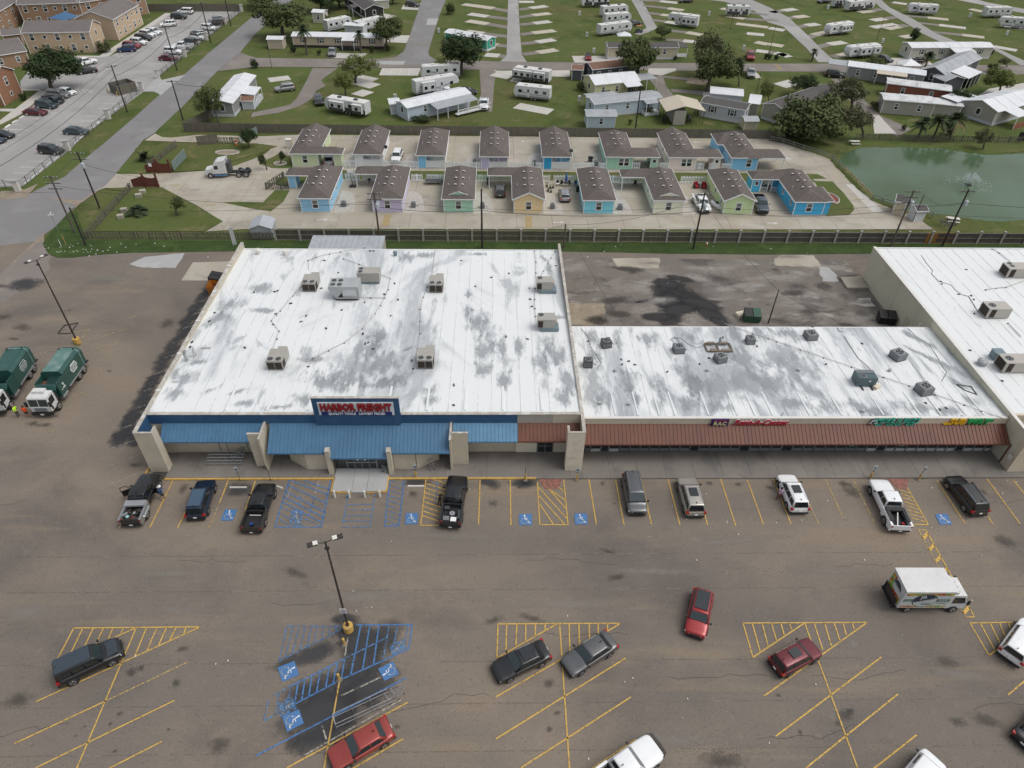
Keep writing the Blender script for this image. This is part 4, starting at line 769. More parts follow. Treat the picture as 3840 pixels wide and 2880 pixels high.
zs=lambda y:4.80-.6*(y-52.7)/17.3
BX(9.05,54.9,52.85,69.8,0,4.0).mk('wall',m_tan,SP)
MB().add([(9.02,52.9,4.0),(54.9,52.9,4.0),(54.9,70,4.0),(9.02,70,4.0),(9.02,52.9,zs(52.9)-.06),(54.9,52.9,zs(52.9)-.06),(54.9,70,zs(70)-.06),(9.02,70,zs(70)-.06)],[(3,2,1,0),(4,5,6,7),(0,1,5,4),(1,2,6,5),(2,3,7,6),(3,0,4,7)]).mk('roof_deck',m_tan,SP)
sheets(SP,9.06,54.9,53.0,zs(53.0),70.0,zs(70),m_roof2,1.5)
BX(9.05,54.9,70.0,70.12,3.9,4.25).mk('gutter',m_white,SP)
for a,b,mt in((9.1,22.2,m_tan),(22.2,34.5,m_tan),(34.5,44.9,m_tan),(44.9,54.9,m_cream)):fband(a,b,mt,52.72,3.9,4.78,SP)
for a,b in((9.1,24),(24,39),(39,54.9)):BX(a,b-.02,52.68,53.02,4.782,4.86).mk('coping',m_ow,SP)
canopy(SP,9.1,54.85,52.70,4.02,50.78,.60,m_brownmetal,.42)
BX(54.86,54.95,50.6,50.72,.15,2.9).mk('post',m_brownmetal,SP)
sx=[9.63,10.17,11.36,12.2,13.39,14.53,15.64,16.69,17.77,18.91,20.02,21.13,22.15,23.29,24.43,25.58,26.6,27.75,28.9,30.1,31.3,32.5,33.7,34.9,36.1,37.3,38.4,39.6,40.75,41.9,42.86,44.0,45.2,46.4,47.5,48.6,49.7,50.74,51.63,52.8,54.0,54.8]
doors_x=(11.36,21.13,26.6,41.9,50.74,31.3)
m_kickw=grime('white_kick_panel',(.42,.42,.41),.6)
m_poster=[plain('red_poster',(.45,.05,.03),.5),plain('white_poster',(.6,.62,.62),.5),plain('green_poster',(.12,.35,.28),.5),plain('orange_banner',(.5,.12,.05),.5)]
for i in range(len(sx)-1):
 a,b=sx[i]+.03,sx[i+1]-.03
 if sx[i]in doors_x:door(a,b,52.42,2.6,SP,1);continue
 w=MB();w.b2(a,a+.05,52.33,52.42,.15,2.6);w.b2(b-.05,b,52.33,52.42,.15,2.6);w.b2(a+.05,b-.05,52.33,52.42,2.5,2.6);w.b2(a+.05,b-.05,52.33,52.42,.62,.68)
 f=w.mk('window',m_frame,SP)
 BX(a+.05,b-.05,52.37,52.39,.68,2.5).mk('pane',m_wg,f)
 kk=m_kickw if i in(1,3)or i>27 else m_kick
 BX(a+.05,b-.05,52.36,52.39,.15,.62).mk('kick_panel',kk,f)
 if i in(8,9,10,7):BX(a+.1,b-.1,52.35,52.365,1.75,1.95).mk('banner',m_poster[3],f)
 if i in(16,34,39):BX(a+.15,b-.15,52.35,52.365,1.6,2.0).mk('banner',m_poster[0],f)
 if i in(26,31):BX(a+.25,b-.25,52.35,52.365,.95,1.7).mk('poster',m_poster[2],f);BX(a+.38,b-.38,52.342,52.349,1.1,1.5).mk('poster_panel',m_poster[1],f)
 if i in(24,36,22,35):BX(a+.2,b-.4,52.35,52.365,1.1,1.9).mk('poster',m_poster[1],f)
BX(9.1,54.85,52.43,52.84,.15,3.3).mk('interior_wall',m_soffit,SP)
for k,x in enumerate((15.0,19.0,25.7,29.5,33.5,37,41.5,45.5,47.8,50.5,52.5,12.6,17.3,22.6,27.6)):
 MB().add([(x-.08,53.2,zs(53.2)+.02),(x+.08,53.2,zs(53.2)+.02),(x+.08,57.2,zs(57.2)+.02),(x-.08,57.2,zs(57.2)+.02),(x-.08,53.2,zs(53.2)+.09),(x+.08,53.2,zs(53.2)+.09),(x+.08,57.2,zs(57.2)+.05),(x-.08,57.2,zs(57.2)+.05)],[(4,5,6,7),(0,1,5,4),(1,2,6,5),(2,3,7,6),(3,0,4,7)]).mk('roof_batten',m_roof3,SP)
zsl=lambda y:zs(y)
conduit('k',[(1650,655),(1870,732),(1991,770)],SP,zsl);conduit('l',[(0,770),(68,795),(252,858),(432,919),(648,992),(895,1072),(1097,1139),(1294,1207),(1525,1287),(1660,1337),(1820,1390)],SP,zsl,step=9)
for t,x,y in(('k',802,1022),('k',1517,1020),('l',237,1018),('l',943,1020),('l',1207,1115),('k',683,1277),('k',908,1283),('l',735,1338)):
 p=sheetpt(t,x,y,zsl);MB().cyl((p.x,p.y,p.z),.2,.3,10).mk('roof_vent',m_unit2,SP)
w=MB()
for t,x,y in(('k',850,932),('k',907,945),('k',955,972),('k',1207,1028),('k',1458,968),('k',1532,920),('k',1663,898),('k',1695,673),('k',590,790),('k',855,970),('l',345,678),('l',450,968),('l',1225,1270),('l',1385,1310),('l',1335,1322),('l',730,808),('k',1905,830),('k',1640,760)):
 p=sheetpt(t,x,y,zsl);w.box((p.x,p.y,p.z+.06),(.3,.16,.1),random.random()*3)
w.mk('roof_block',m_block,SP)
m_crack=grime('dark_crack',(.10,.10,.095),.9)
for t,pts in(('l',[(590,750),(640,830),(700,920),(780,990),(820,1040),(860,1110)]),('l',[(1090,690),(1160,760),(1250,810),(1310,900),(1350,980),(1390,1030),(1350,1100)]),('l',[(500,668),(530,672),(550,710),(585,716)]),('k',[(535,690),(590,750),(610,830),(660,900),(690,960),(660,1010)]),('l',[(1455,1385),(1500,1368),(1570,1378),(1620,1368)]),('l',[(90,1385),(120,1345)]),('l',[(900,1385),(960,1390),(990,1383)])):
 TB([sheetpt(t,x,y,zsl)+Ve((0,0,.012))for x,y in pts],.045,4).mk('roof_crack',m_crack,SP)
fr=[sheetpt('l',x,y,zsl)+Ve((0,0,.05))for x,y in((1465,1127),(1580,1142),(1622,1205),(1530,1172),(1465,1127))]
tag(TB(fr,.06,4).mk('timber_frame',m_block),'empty dark rectangular frame lying flat at the right end of the shop roof','frame')
S1=thing('shop_sign','purple and red Rent-A-Center sign on the shop fascia with RAC box','sign',(0,0,0))
m_purple=plain('deep_purple',(.03,.012,.09),.4);m_rred=plain('rose_red_letter',(.42,.03,.05),.4);m_yel=plain('pale_yellow_letter',(.62,.60,.30),.4)
xa,xb=T('o',1405,165,4.1).x,T('o',1560,165,4.1).x
BX(xa,xb,52.45,52.68,3.95,4.86).mk('box',m_purple,S1)
BX(xa+.25,xb-.25,52.43,52.448,4.66,4.74).mk('stripe',m_rred,S1)
lettering(S1,'RAC',(xa+xb)/2,52.43,4.28,.72,m_yel,None,1.0,0,.015,.015)
xc,xd=T('o',1572,130,4.4).x,T('o',2150,130,4.4).x
lettering(S1,'Rent-A-Center',(xc+xd)/2,52.6,4.38,1.0,m_rred,m_white,.98*(xd-xc)/6.9,.3,.02,.05)
S2=thing('shop_sign','green SMOKE N BUZZ sign with white leaf emblem on the fascia','sign')
m_teal=plain('teal_letter',(.05,.46,.33),.4)
xe,xf=T('p',940,100,4.6).x,T('p',1245,100,4.6).x
lettering(S2,'SMOKE N BUZZ',(xe+xf)/2,52.6,4.62,.86,m_teal,m_black,.76,.18,.006,.05,1.08)
lettering(S2,'CBD    KRATOM    VAPE',(xe+xf)/2-.1,52.6,4.05,.42,m_teal,m_black,.95,.15,.008,.04)
lx=T('p',890,110,4.4).x
w=MB();w2=MB()
for k in range(7):
 a=R(-75+k*25);l=.62 if abs(k-3)<2 else.45;c,s_=sn(a),cs(a)
 for m_,e,yy in((w,.0,-.12),(w2,.05,-.06)):
  m_.add([(lx-.13*s_*(1+e*6)*.8,52.6+yy,4.1+.13*c*(1+e*6)*.8+.15),(lx+c*(l*.5+0)+.13*s_*(1+e*5),52.6+yy,4.25+s_*l*.5-.13*c*(1+e*5)),(lx+c*(l+e),52.6+yy,4.25+s_*(l+e)),(lx+c*l*.5-.13*s_*(1+e*5),52.6+yy,4.25+s_*l*.5+.13*c*(1+e*5))],[(0,1,2,3)])
for m_ in(w,w2):
 n0=len(m_.v);m_.v+=[(v[0],v[1]+.05,v[2])for v in m_.v];F=list(m_.f)
 for f in F:
  m_.f.append(tuple(i+n0 for i in reversed(f)));m_.m.append(0)
  for i in range(4):m_.f.append((f[i],f[(i+1)%4],f[(i+1)%4]+n0,f[i]+n0));m_.m.append(0)
w.mk('leaf_emblem',m_white,S2);w2.mk('leaf_edge',m_black,S2)
S3=thing('shop_sign','yellow and green SUBWAY sign at the right end of the fascia','sign')
m_sy=plain('golden_letter',(.70,.42,.02),.4);m_sg=plain('green_letter',(.02,.33,.09),.4)
xg,xm,xh=T('p',1555,120,4.4).x,T('p',1722,120,4.4).x,T('p',1920,120,4.4).x
lettering(S3,'SUB',(xg+xm)/2,52.6,4.40,1.05,m_sy,None,(xm-xg)/2.15,.12,.04,.08);lettering(S3,'WAY',(xm+xh)/2,52.6,4.40,1.05,m_sg,None,(xh-xm)/2.45,.12,.04,.08)
for sx_,x,mt in((-1,xg-.08,m_sy),(1,xh+.12,m_sg)):
 zz=4.15 if sx_<0 else 4.62
 w=MB();P=[(x,zz+.14),(x,zz+.24),(x+sx_*.38,zz),(x,zz-.22),(x,zz-.12),(x-sx_*.3,zz-.12),(x-sx_*.3,zz+.14)]
 n_=len(P);w.add([(p[0],52.5,p[1])for p in P]+[(p[0],52.6,p[1])for p in P],[tuple(range(n_)),tuple(range(2*n_-1,n_-1,-1))]+[(i,(i+1)%n_,n_+(i+1)%n_,n_+i)for i in range(n_)]);w.mk('arrow',mt,S3)
_=tag(MB().box(T('p',2087,410,1.9),(.05,.5,.6)).mk('wall_notice',m_ow),'small white notice on the tan wing wall at the right end','notice')
RS=thing('big_store','large pale tan store with clean white roof at the right edge','store')
wl=[70.0,79.0,88.4]
for a,b in((50.0,70.2),(70.2,79.2),(79.2,88.45)):BX(55.0,55.3,a+.02,b-.02,0,5.33).mk('wall_panel',m_side,RS)
for k in range(3):BX(54.93,54.999,52.9+k*5.7+.03,52.9+(k+1)*5.7-.03,4.2,5.30).mk('parapet_panel',m_side,RS)
BX(55.3,110,52.6,88.2,0,4.9).mk('wall',m_side,RS)
BX(54.93,55.34,49.7,88.5,5.332,5.40).mk('coping',m_ow,RS)
zb=lambda y:5.32-.22*(y-52)/36
sheets(RS,55.34,110,52.9,5.30,88.3,5.12,m_roof3,1.6)
BX(55.3,110,88.3,88.45,4.8,5.3).mk('gutter',m_white,RS)
BX(55.34,110,52.6,52.9,4.5,5.36).mk('fascia_panel',m_cream,RS)
BX(55.0,57.5,49.3,49.6,0,5.3).mk('column',m_cream,RS);BX(55.001,55.28,49.602,50.0,0,5.3).mk('wall',m_cream,RS);BX(56.8,110,50.2,52.58,4.0,4.25).mk('canopy',m_brownmetal,RS)
BX(54.97,54.998,74.2,74.25,.4,2.6).mk('door_outline',m_tan3,RS);BX(54.96,54.997,74.25,75.3,.3,2.5).mk('door',m_tan,RS)
for y in(70.9,71.9):MB().box((54.9,y,3.3),(.2,.35,.3)).mk('wall_lamp',m_white,RS)
conduit('l',[(975,238),(1028,293),(1065,335),(1120,405),(1165,467),(1213,520)],RS,zb,r=.02)
conduit('l',[(1740,75),(1797,105),(1892,180)],RS,zb);conduit('l',[(1690,392),(1770,380),(1850,372),(1991,322)],RS,zb,r=.05)
conduit('l',[(1865,652),(1965,760)],RS,zb,r=.05)
TB([sheetpt('l',x,y,zb)+Ve((0,0,.02))for x,y in((1190,120),(1230,180),(1280,240),(1270,265),(1330,325),(1420,350),(1460,395),(1500,425),(1560,440),(1590,490),(1620,540),(1650,570))],.055,4).mk('roof_crack',m_crack,RS)
w=MB()
for x,y in((1343,325),(1350,345),(1580,435),(1600,465),(1663,508),(1820,1098),(1570,860),(1540,232),(1603,575),(1480,425)):
 p=sheetpt('l',x,y,zb);w.box((p.x,p.y,p.z+.06),(.3,.16,.1),random.random()*3)
w.mk('roof_block',m_block,RS)
def rstain(t,x,y,rx,ry,ang=0,zf=zr,par=None,mat=None):
 z0=sheetpt(t,x,y,zf);o=stain(t,0,0,rx*1.35,ry*1.35,ang,mat or m_rst,0,par or HF,'roof_stain',Ve((0,0,0)));_k=(zf(z0.y+1)-zf(z0.y));o.rotation_euler=(math.atan(_k),0,0);o.location=z0+Ve((0,0,.012))
m_rst=stain_mat('grey_roof_stain',(.30,.33,.345),.58,-.75,.9,(1.2,.38,1),3.6);m_rst2=stain_mat('light_roof_stain',(.38,.41,.425),.58,-.6,.7,(1.2,.38,1),3.6)
for a in[('j',860,850,2.6,3.0,-20),('j',780,980,4.4,2.2,-25),('j',980,960,3.4,2.6,40),('j',700,1080,4.8,1.6,-15),('j',950,1130,4.6,1.1,0),('j',560,1120,4.0,1.6,-20),('j',960,740,1.2,3.0,10),('j',1100,1080,2.4,1.6,50),('j',400,900,1.0,2.4,15),('j',380,1240,1.8,1.4,-20),('j',450,930,2.2,.9,0),('j',1170,850,1.6,.5,30),('j',1740,650,2.0,3.6,5),('j',1780,850,1.8,3.4,0),('j',1920,870,1.2,4.2,5),('j',1760,1010,1.6,2.0,0),('j',1930,1080,1.1,2.2,0),('j',1640,560,.8,3.0,10),('j',1650,430,.8,2.0,0),('j',1350,1170,1.6,1.6,10),('j',1345,1240,1.2,1.4,0),('j',1170,130,1.4,2.4,20),('j',1320,120,1.6,1.0,0),('j',1720,110,1.6,.6,0),('j',30,380,2.4,1.6,-30),('j',60,550,2.6,.8,0),('j',180,1300,2.2,.6,10),('k',240,950,1.6,3.4,5),('k',340,900,1.8,4.2,8),('k',420,1080,1.3,4.0,8),('k',390,1220,1.4,2.2,10),('k',60,830,.9,2.6,0),('k',290,230,1.0,2.6,10),('k',250,150,.5,1.6,20),('k',380,600,1.0,.8,0),('i',1790,500,2.2,2.4,-35),('i',1700,620,1.8,2.4,-35),('i',1440,1060,2.0,1.8,-30),('i',1370,1190,1.6,1.6,-40),('i',1550,950,1.6,.8,20),('i',1640,1170,1.6,.6,40),('i',1850,1180,1.6,.6,30),('i',1900,1270,1.6,.8,10)]:
 rstain(*a,mat=m_rst if a[3]*a[4]<9 else m_rst2)
for a in[('k',620,780,1.2,3.4,-8),('k',640,900,1.3,2.2,0),('k',640,1130,2.0,4.0,0),('k',700,1230,1.6,2.2,10),('k',830,760,.8,2.6,-5),('k',900,1110,1.6,3.6,5),('k',950,1230,1.3,1.8,0),('k',1060,770,1.5,2.2,0),('k',1150,1150,1.4,3.2,10),('k',1350,1060,1.7,3.8,8),('k',1400,1280,1.8,1.8,10),('k',1450,1150,1.8,2.8,10),('k',1640,1150,3.2,3.0,0),('k',1800,930,2.2,3.6,10),('k',1880,1100,2.8,3.4,0),('k',1720,720,1.4,2.4,0),('k',1930,720,1.4,2.2,0),('k',1400,760,1.2,2.2,20),('k',1600,1300,2.4,1.4,0),('l',100,900,3.4,3.0,20),('l',250,1000,3.2,3.0,15),('l',60,1100,3.0,2.6,0),('l',330,1180,2.6,2.6,20),('l',460,1300,2.2,1.8,20),('l',200,1260,3.0,1.6,0),('l',180,740,1.3,2.4,20),('l',80,720,1.2,1.6,0),('l',700,1290,1.2,1.8,25),('l',850,1330,1.4,1.2,20),('l',1000,1290,1.6,2.0,25),('l',1200,1310,1.6,1.4,25),('l',1400,1330,2.0,1.0,10),('l',1180,780,.7,3.0,35),('l',1390,980,.9,3.4,35),('l',1500,1130,.8,2.6,35),('l',1570,1250,1.0,1.6,40),('l',1150,870,.5,2.2,35)]:
 rstain(*a,zf=zs,par=SP,mat=m_rst if a[3]*a[4]<8 else m_rst2)
def fan(par,x,y,z,r):
 f=TB([(x,y,z-.01),(x,y,z+.05)],r,14).mk('fan',m_unit2,par)
 TB([(x,y,z+.04),(x,y,z+.056)],r*.88,14).mk('fan_opening',m_fan,f)
 w=MB()
 for k in range(4):a=PI/2*k+.4;w.box((x+cs(a)*r*.42,y+sn(a)*r*.42,z+.062),(r*.8,r*.22,.012),a)
 w.mk('blade',m_frame,f)
 w=TB([(x,y,z+.05),(x,y,z+.09)],r*.2,8);w.mk('hub',m_black,f)
def unitA(c,lab):
 t=thing('rooftop_unit',lab,'air conditioner',c,0,'air conditioners on the store roof')
 BX(-.85,.85,-1.2,1.3,-.05,.12).mk('base_rail',m_block,t)
 b=MB();b.b2(-.9,.9,-1.3,1.0,.12,1.32);b.b2(-.1,.9,1.0,1.45,.12,1.322);b.mk('casing',m_unit,t)
 for x in(-.80,.04):BX(x,x+.76,-1.33,-1.301,.22,1.12).mk('coil',m_coil,t)
 BX(.9,.93,-1.15,-.35,.22,1.12).mk('coil',m_coil,t)
 for x in(-.45,.45):fan(t,x,-.88,1.32,.36)
 return t
_p=lambda t,x,y,f=zr,dy=0,dx=0:(lambda p:(p.x+dx,p.y+dy,p.z))(sheetpt(t,x,y,f))
unitA(_p('j',155,1015,dy=1.3),'beige two-fan air conditioner at the front left of the blue store roof')
unitA(_p('j',417,405,dy=1.3),'beige two-fan air conditioner beside the big grey unit at the rear')
unitA(_p('j',1400,413,dy=1.3),'beige two-fan air conditioner alone at the rear middle of the roof')
unitA(_p('j',1318,1005,dy=1.3),'beige two-fan air conditioner at the front middle, near the entrance sign')
t=thing('rooftop_unit','large grey four-fan air conditioner with slanted hood','air conditioner',_p('j',690,478,dy=1.2))
BX(-1.2,1.6,-1.0,1.1,0,.2).mk('base_rail',m_block,t)
BX(-1.1,1.9,-.95,1.3,.2,2.0).mk('casing',m_unit2,t)
MB().add([(-1.9,-.95,2.0),(-1.1,-.95,2.0),(-1.1,1.2,2.0),(-1.9,1.2,2.0),(-1.1,-.95,.35),(-1.1,1.2,.35),(-1.9,-.95,1.55),(-1.9,1.2,1.55)],[(0,1,2,3),(0,6,4,1),(3,2,5,7),(0,3,7,6),(6,7,5,4)]).mk('hood',m_unit2,t)
MB().add([(-.1,-1.35,1.0),(1.6,-1.35,1.0),(1.6,-.95,1.6),(-.1,-.95,1.6),(-.1,-.95,.8),(1.6,-.95,.8),(-.1,-1.35,.9),(1.6,-1.35,.9)],[(0,1,2,3),(0,6,7,1),(6,4,5,7),(0,3,4,6),(1,7,5,2)]).mk('intake_hood',m_unit2,t)
MB().add([(-.9,-.96,.45),(-.15,-.96,.45),(-.15,-.96,1.2)],[(0,1,2)]).mk('intake_gap',m_fan,t)
for x in(-1.35,-.5):
 for y in(-.35,.6):fan(t,x,y,2.0,.36)
t=thing('rooftop_unit','wide beige two-fan air conditioner on a blue grey curb, rear of the store roof','air conditioner',_p('j',880,345,dy=.7))
BX(-1.35,1.35,-.6,.8,0,.35).mk('curb',m_bluecurb,t);BX(-1.45,1.45,-.7,.9,.35,1.7).mk('casing',m_unit,t);BX(.2,1.1,-.73,-.701,.5,1.55).mk('access_panel',m_unit,t)
for y in(-.3,.45):fan(t,-1.0,y,1.7,.33)
for x,y,lab in((262,425,'small beige air conditioner on blue duct, rear one at the right edge'),(275,722,'small beige air conditioner on blue duct, front one at the right edge')):
 t=thing('rooftop_unit',lab,'air conditioner',_p('k',x,y,dy=.9),0)
 BX(-.7,1.4,-.75,.5,.1,.5).mk('curb',m_bluecurb,t);BX(-1.2,.9,-.6,.9,.5,1.7).mk('casing',m_unit,t);BX(-1.15,-.55,-.63,-.601,.6,1.5).mk('coil',m_coil,t)
 MB().add([(.9,-.5,1.6),(.9,.8,1.6),(1.2,.8,1.2),(1.2,-.5,1.2),(.9,-.5,.9),(.9,.8,.9)],[(0,3,2,1),(3,4,5,2),(0,4,3),(1,2,5)]).mk('hood',m_unit,t);fan(t,-.75,.45,1.7,.36)
def condenser(c,lab,mat,s=.42,h=.8,rz=0,grp='condensers on the shop roof'):
 t=thing('condenser',lab,'condenser',c,rz,grp)
 BX(-s*1.05,s*1.05,-s*1.05,s*1.05,0,.07).mk('base',m_block,t)
 w=MB();w.b2(-s,s,-s,s,.07,h);w.mk('casing',mat,t)
 w=MB()
 for k in range(6):z=.15+k*(h-.25)/6;w.b2(-s-.012,s+.012,-s-.012,s+.012,z,z+.04)
 w.mk('louvre',m_frame,t)
 fan(t,0,0,h,s*.8)
 TB([(s,0,.3),(s+.3,.05,.22),(s+.5,.05,.06)],.035,5).mk('pipe',m_block,t)
 return t
m_dk=grime('charcoal_unit',(.05,.06,.062),.5);m_md=grime('slate_unit',(.16,.175,.18),.5)
for t_,x,y,mt,s,h,rz,lab in(('k',735,845,m_dk,.55,.85,.2,'dark green condenser near the rear left corner of the shop roof'),('k',592,998,m_dk,.5,.95,0,'black condenser beside the wall of the bigger store'),('k',1300,888,m_md,.6,.8,.1,'grey condenser in front of the looped cable'),('k',1625,963,m_md,.6,.8,.3,'grey condenser in front of the dish frame'),('k',1857,815,m_md,.5,.8,0,'grey condenser behind the dish frame, right of it'),('l',340,785,m_md,.65,.8,.1,'grey condenser near the rear edge, right of centre'),('l',1022,945,m_md,.7,.9,.35,'grey condenser alone right of the cracked streak'),('l',1225,1215,m_md,.7,.95,.25,'grey condenser next to the long roof pipe at the right')):
 condenser(_p(t_,x,y,zs,s),lab,mt,s,h,rz)
t=thing('rooftop_unit','dark blue green packaged air conditioner on rails on the shop roof','air conditioner',_p('l',755,1150,zs,.9))
for x in(-.5,.6):BX(x,x+.15,-1.4,.9,0,.12).mk('base_rail',m_block,t)
BX(-1.0,1.15,-.75,.75,.12,1.25).mk('casing',grime('teal_unit',(.06,.105,.115),.45),t);BX(.25,.42,-.77,-.751,.75,.95).mk('sticker',m_white,t);BX(-.95,1.1,.2,.74,1.25,1.3).mk('lid',m_md,t);fan(t,-.35,-.3,1.25,.34)
tag(MB().box(sheetpt('l',830,1150,zs)+Ve((.2,0,.15)),(.8,.55,.3),.5).mk('cardboard_box',m_tanlight),'flattened tan cardboard box beside the dark packaged unit','box')
t=thing('satellite_dish','satellite dish on a bricked timber frame on the shop roof','satellite dish',_p('k',1620,880,zs,1.0))
for a in((-1.6,1.6,-.85,-.7),(-1.6,1.6,.7,.85),(-1.6,-1.45,-.7,.7),(1.45,1.6,-.7,.7),(-.2,0,-.7,.7)):BX(*a,.03,.15).mk('frame_bar',grime('weathered_timber',(.16,.13,.10),.9),t)
for a in((-1.2,-.35,-.95,-.55),(.1,1.3,-.95,-.6),(-1.3,-.4,.5,.85),(.1,1.25,.5,.85)):BX(*a,.15,.35).mk('ballast_block',grime('brown_ballast',(.22,.18,.14),.9),t)
TB([(-.1,0,.1),(-.1,0,1.1)],.04,6).mk('mast',m_unit2,t)
w=MB()
for r_ in range(5):
 for k in range(16):a=2*PI*k/16;rr=.5*r_/4;w.v.append((-.1+.25*rr*rr*2-.02,cs(a)*rr,1.1+sn(a)*rr))
for r_ in range(4):
 for k in range(16):w.f.append((r_*16+k,r_*16+(k+1)%16,(r_+1)*16+(k+1)%16,(r_+1)*16+k));w.m.append(0)
w.mk('dish',m_unit2,t)
TB([sheetpt('k',x,y,zs)+Ve((0,0,.04))for x,y in((1225,780),(1260,755),(1285,770),(1300,800),(1270,810),(1240,780),(1270,760),(1310,765),(1350,795),(1390,825),(1450,840),(1500,815),(1540,800),(1590,795))],.03,4).mk('dish_cable',m_frame,None)
tag(bpy.data.objects['dish_cable'],'grey cable lying in loops on the shop roof behind the dish','cable')
m_unit3=grime('sand_unit_metal',(.42,.395,.35),.5,.06,2)
for x,y,w_,lab in((1960,300,4.2,'long sand coloured two-fan air conditioner at the rear of the right store'),(1775,615,2.9,'sand coloured air conditioner in the middle of the right store roof'),(1920,1038,3.2,'sand coloured air conditioner at the front of the right store roof')):
 p=sheetpt('l',x,y,zb);t=thing('rooftop_unit',lab,'air conditioner',(p.x,p.y+.9,p.z))
 BX(-w_/2+.1,w_/2-.1,-.8,.8,-.02,.12).mk('base_rail',m_block,t);BX(-w_/2,w_/2,-.9,.9,.12,1.5).mk('casing',m_unit3,t)
 BX(-w_/2-.03,-w_/2-.001,-.75,.75,.25,1.4).mk('coil',m_coil,t);BX(-w_/2+.3,-w_/2+.95,-.93,-.901,.25,1.4).mk('coil',m_coil,t)
 for a in((-w_/2+.75,-.1),(-w_/2+.75,.6))[:2 if w_>4 else 1]:fan(t,a[0],a[1]if w_>4 else 0,1.5,.33 if w_>4 else.48)
p=sheetpt('l',1780,935,zb);t=thing('exhaust_box','small blue grey exhaust box behind the front sand coloured unit','vent',(p.x,p.y+.4,p.z));BX(-.55,.55,-.5,.5,0,1.0).mk('casing',m_bluecurb,t);BX(-.6,.6,-.55,.55,1.0,1.06).mk('lid',m_bluecurb,t)
p=sheetpt('l',1668,980,zb);t=thing('exhaust_fan','grey mushroom exhaust fan left of the blue grey box','vent',(p.x,p.y+.3,p.z));MB().cyl((0,0,0),.55,.25,14,0,.4).mk('base',m_unit2,t);TB([(0,0,.25),(0,0,.4),(0,0,.62),(0,0,.8)],[.4,.58,.55,.3],14).mk('hood',m_unit2,t)
for t_,x,y,lab in(('j',22,108,'round white roof vent at the rear left corner of the blue store'),('j',230,115,'round white roof vent, second from the rear left corner')):
 p=sheetpt(t_,x,y,zr);t=thing('roof_vent',lab,'vent',tuple(p));MB().cyl((0,0,0),.3,.5,12).mk('pipe',m_ow,t);MB().cyl((0,0,.5),.42,.25,12,0,.36).mk('cap',m_ow,t)
p=sheetpt('j',1085,122,zr);t=thing('roof_vent','small blue grey turbine vent at the rear of the store roof','vent',tuple(p));MB().cyl((0,0,0),.22,.3,10).mk('pipe',m_bluecurb,t);TB([(0,0,.3),(0,0,.45),(0,0,.65),(0,0,.75)],[.22,.32,.3,.12],12).mk('cap',m_bluecurb,t)
# ================================================================ COTTAGES
m_shingle=multi('brown_shingles',(.118,.102,.092),[((.17,.148,.136),1.8,.45,.65,.6,(1,1.8,1)),((.075,.065,.06),4.0,.5,.7,.6,(1,2.2,1)),((.16,.14,.125),.25,.5,.75,.5,(1,1,1)),((.045,.04,.04),.5,.6,.8,.3,(1,1,1))],rough=.95,bump=.5,bscale=9)
m_trim=grime('white_trim',(.80,.81,.81),.6,.05,4)
m_slab=grime('slab_concrete',(.42,.40,.36),.9,.1,2)
def siding(name,c):
 """painted lap siding: fine horizontal boards as relief"""
 m=grime(name,c,.65,.05,2.0,dirt=tuple(v*.82 for v in c),dirt_scale=.8,dirt_amt=.4)
 nt=m.node_tree;N=nt.nodes;L=nt.links;b=N['Principled BSDF']
 g=N.new('ShaderNodeNewGeometry');w=N.new('ShaderNodeTexWave');w.wave_type='BANDS';w.bands_direction='Z';w.wave_profile='SAW';w.inputs['Scale'].default_value=1.6;L.new(g.outputs['Position'],w.inputs[0])
 bp=N.new('ShaderNodeBump');bp.inputs['Strength'].default_value=.6;bp.inputs['Distance'].default_value=.03;L.new(w.outputs[0],bp.inputs['Height']);L.new(bp.outputs[0],b.inputs['Normal']);return m
def hiproof(x0,x1,y0,y1,ze,zr_,front=2.0,rear=2.0,fg=False,rg=False):
 """ridge along Y; front/rear = hip run; fg/rg = gable ends. returns roof MB and gable list"""
 cx=(x0+x1)/2;yf=y0 if fg else y0+front;yr=y1 if rg else y1-rear
 A,B,C_,D=(x0,y0,ze),(x1,y0,ze),(x1,y1,ze),(x0,y1,ze);F,Rr=(cx,yf,zr_),(cx,yr,zr_)
 vs=[A,B,C_,D,F,Rr];fs=[(0,4,5,3),(1,2,5,4)]
 if not fg:fs.append((0,1,4))
 if not rg:fs.append((2,3,5))
 mb=MB();mb.add(vs,fs);lo=[(v[0],v[1],v[2]-.12)for v in vs];mb.add(lo,[f[::-1]for f in fs])
 return mb
def wingroof(x0,x1,y0,y1,ze,zr_,open_side,hip=1.5,into=2.5):
 """ridge along X, joins the main roof on one side, hipped on the open side"""
 cy=(y0+y1)/2
 if open_side=='L':vs=[(x0,y0,ze),(x1+into,y0,ze),(x1+into,y1,ze),(x0,y1,ze),(x0+hip,cy,zr_),(x1+into,cy,zr_)]
 else:vs=[(x1,y0,ze),(x0-into,y0,ze),(x0-into,y1,ze),(x1,y1,ze),(x1-hip,cy,zr_),(x0-into,cy,zr_)]
 fs=[(0,1,5,4),(3,4,5,2),(0,4,3)]
 if open_side=='R':fs=[f[::-1]for f in fs]
 mb=MB();mb.add(vs,fs);mb.add([(v[0],v[1],v[2]-.12)for v in vs],[f[::-1]for f in fs]);return mb
def trim_loop(par,pts,w=.05,h=.16,name='fascia_board'):
 for a,b in zip(pts[:-1],pts[1:]):MB().beam(a,b,w,h).mk(name,m_trim,par)
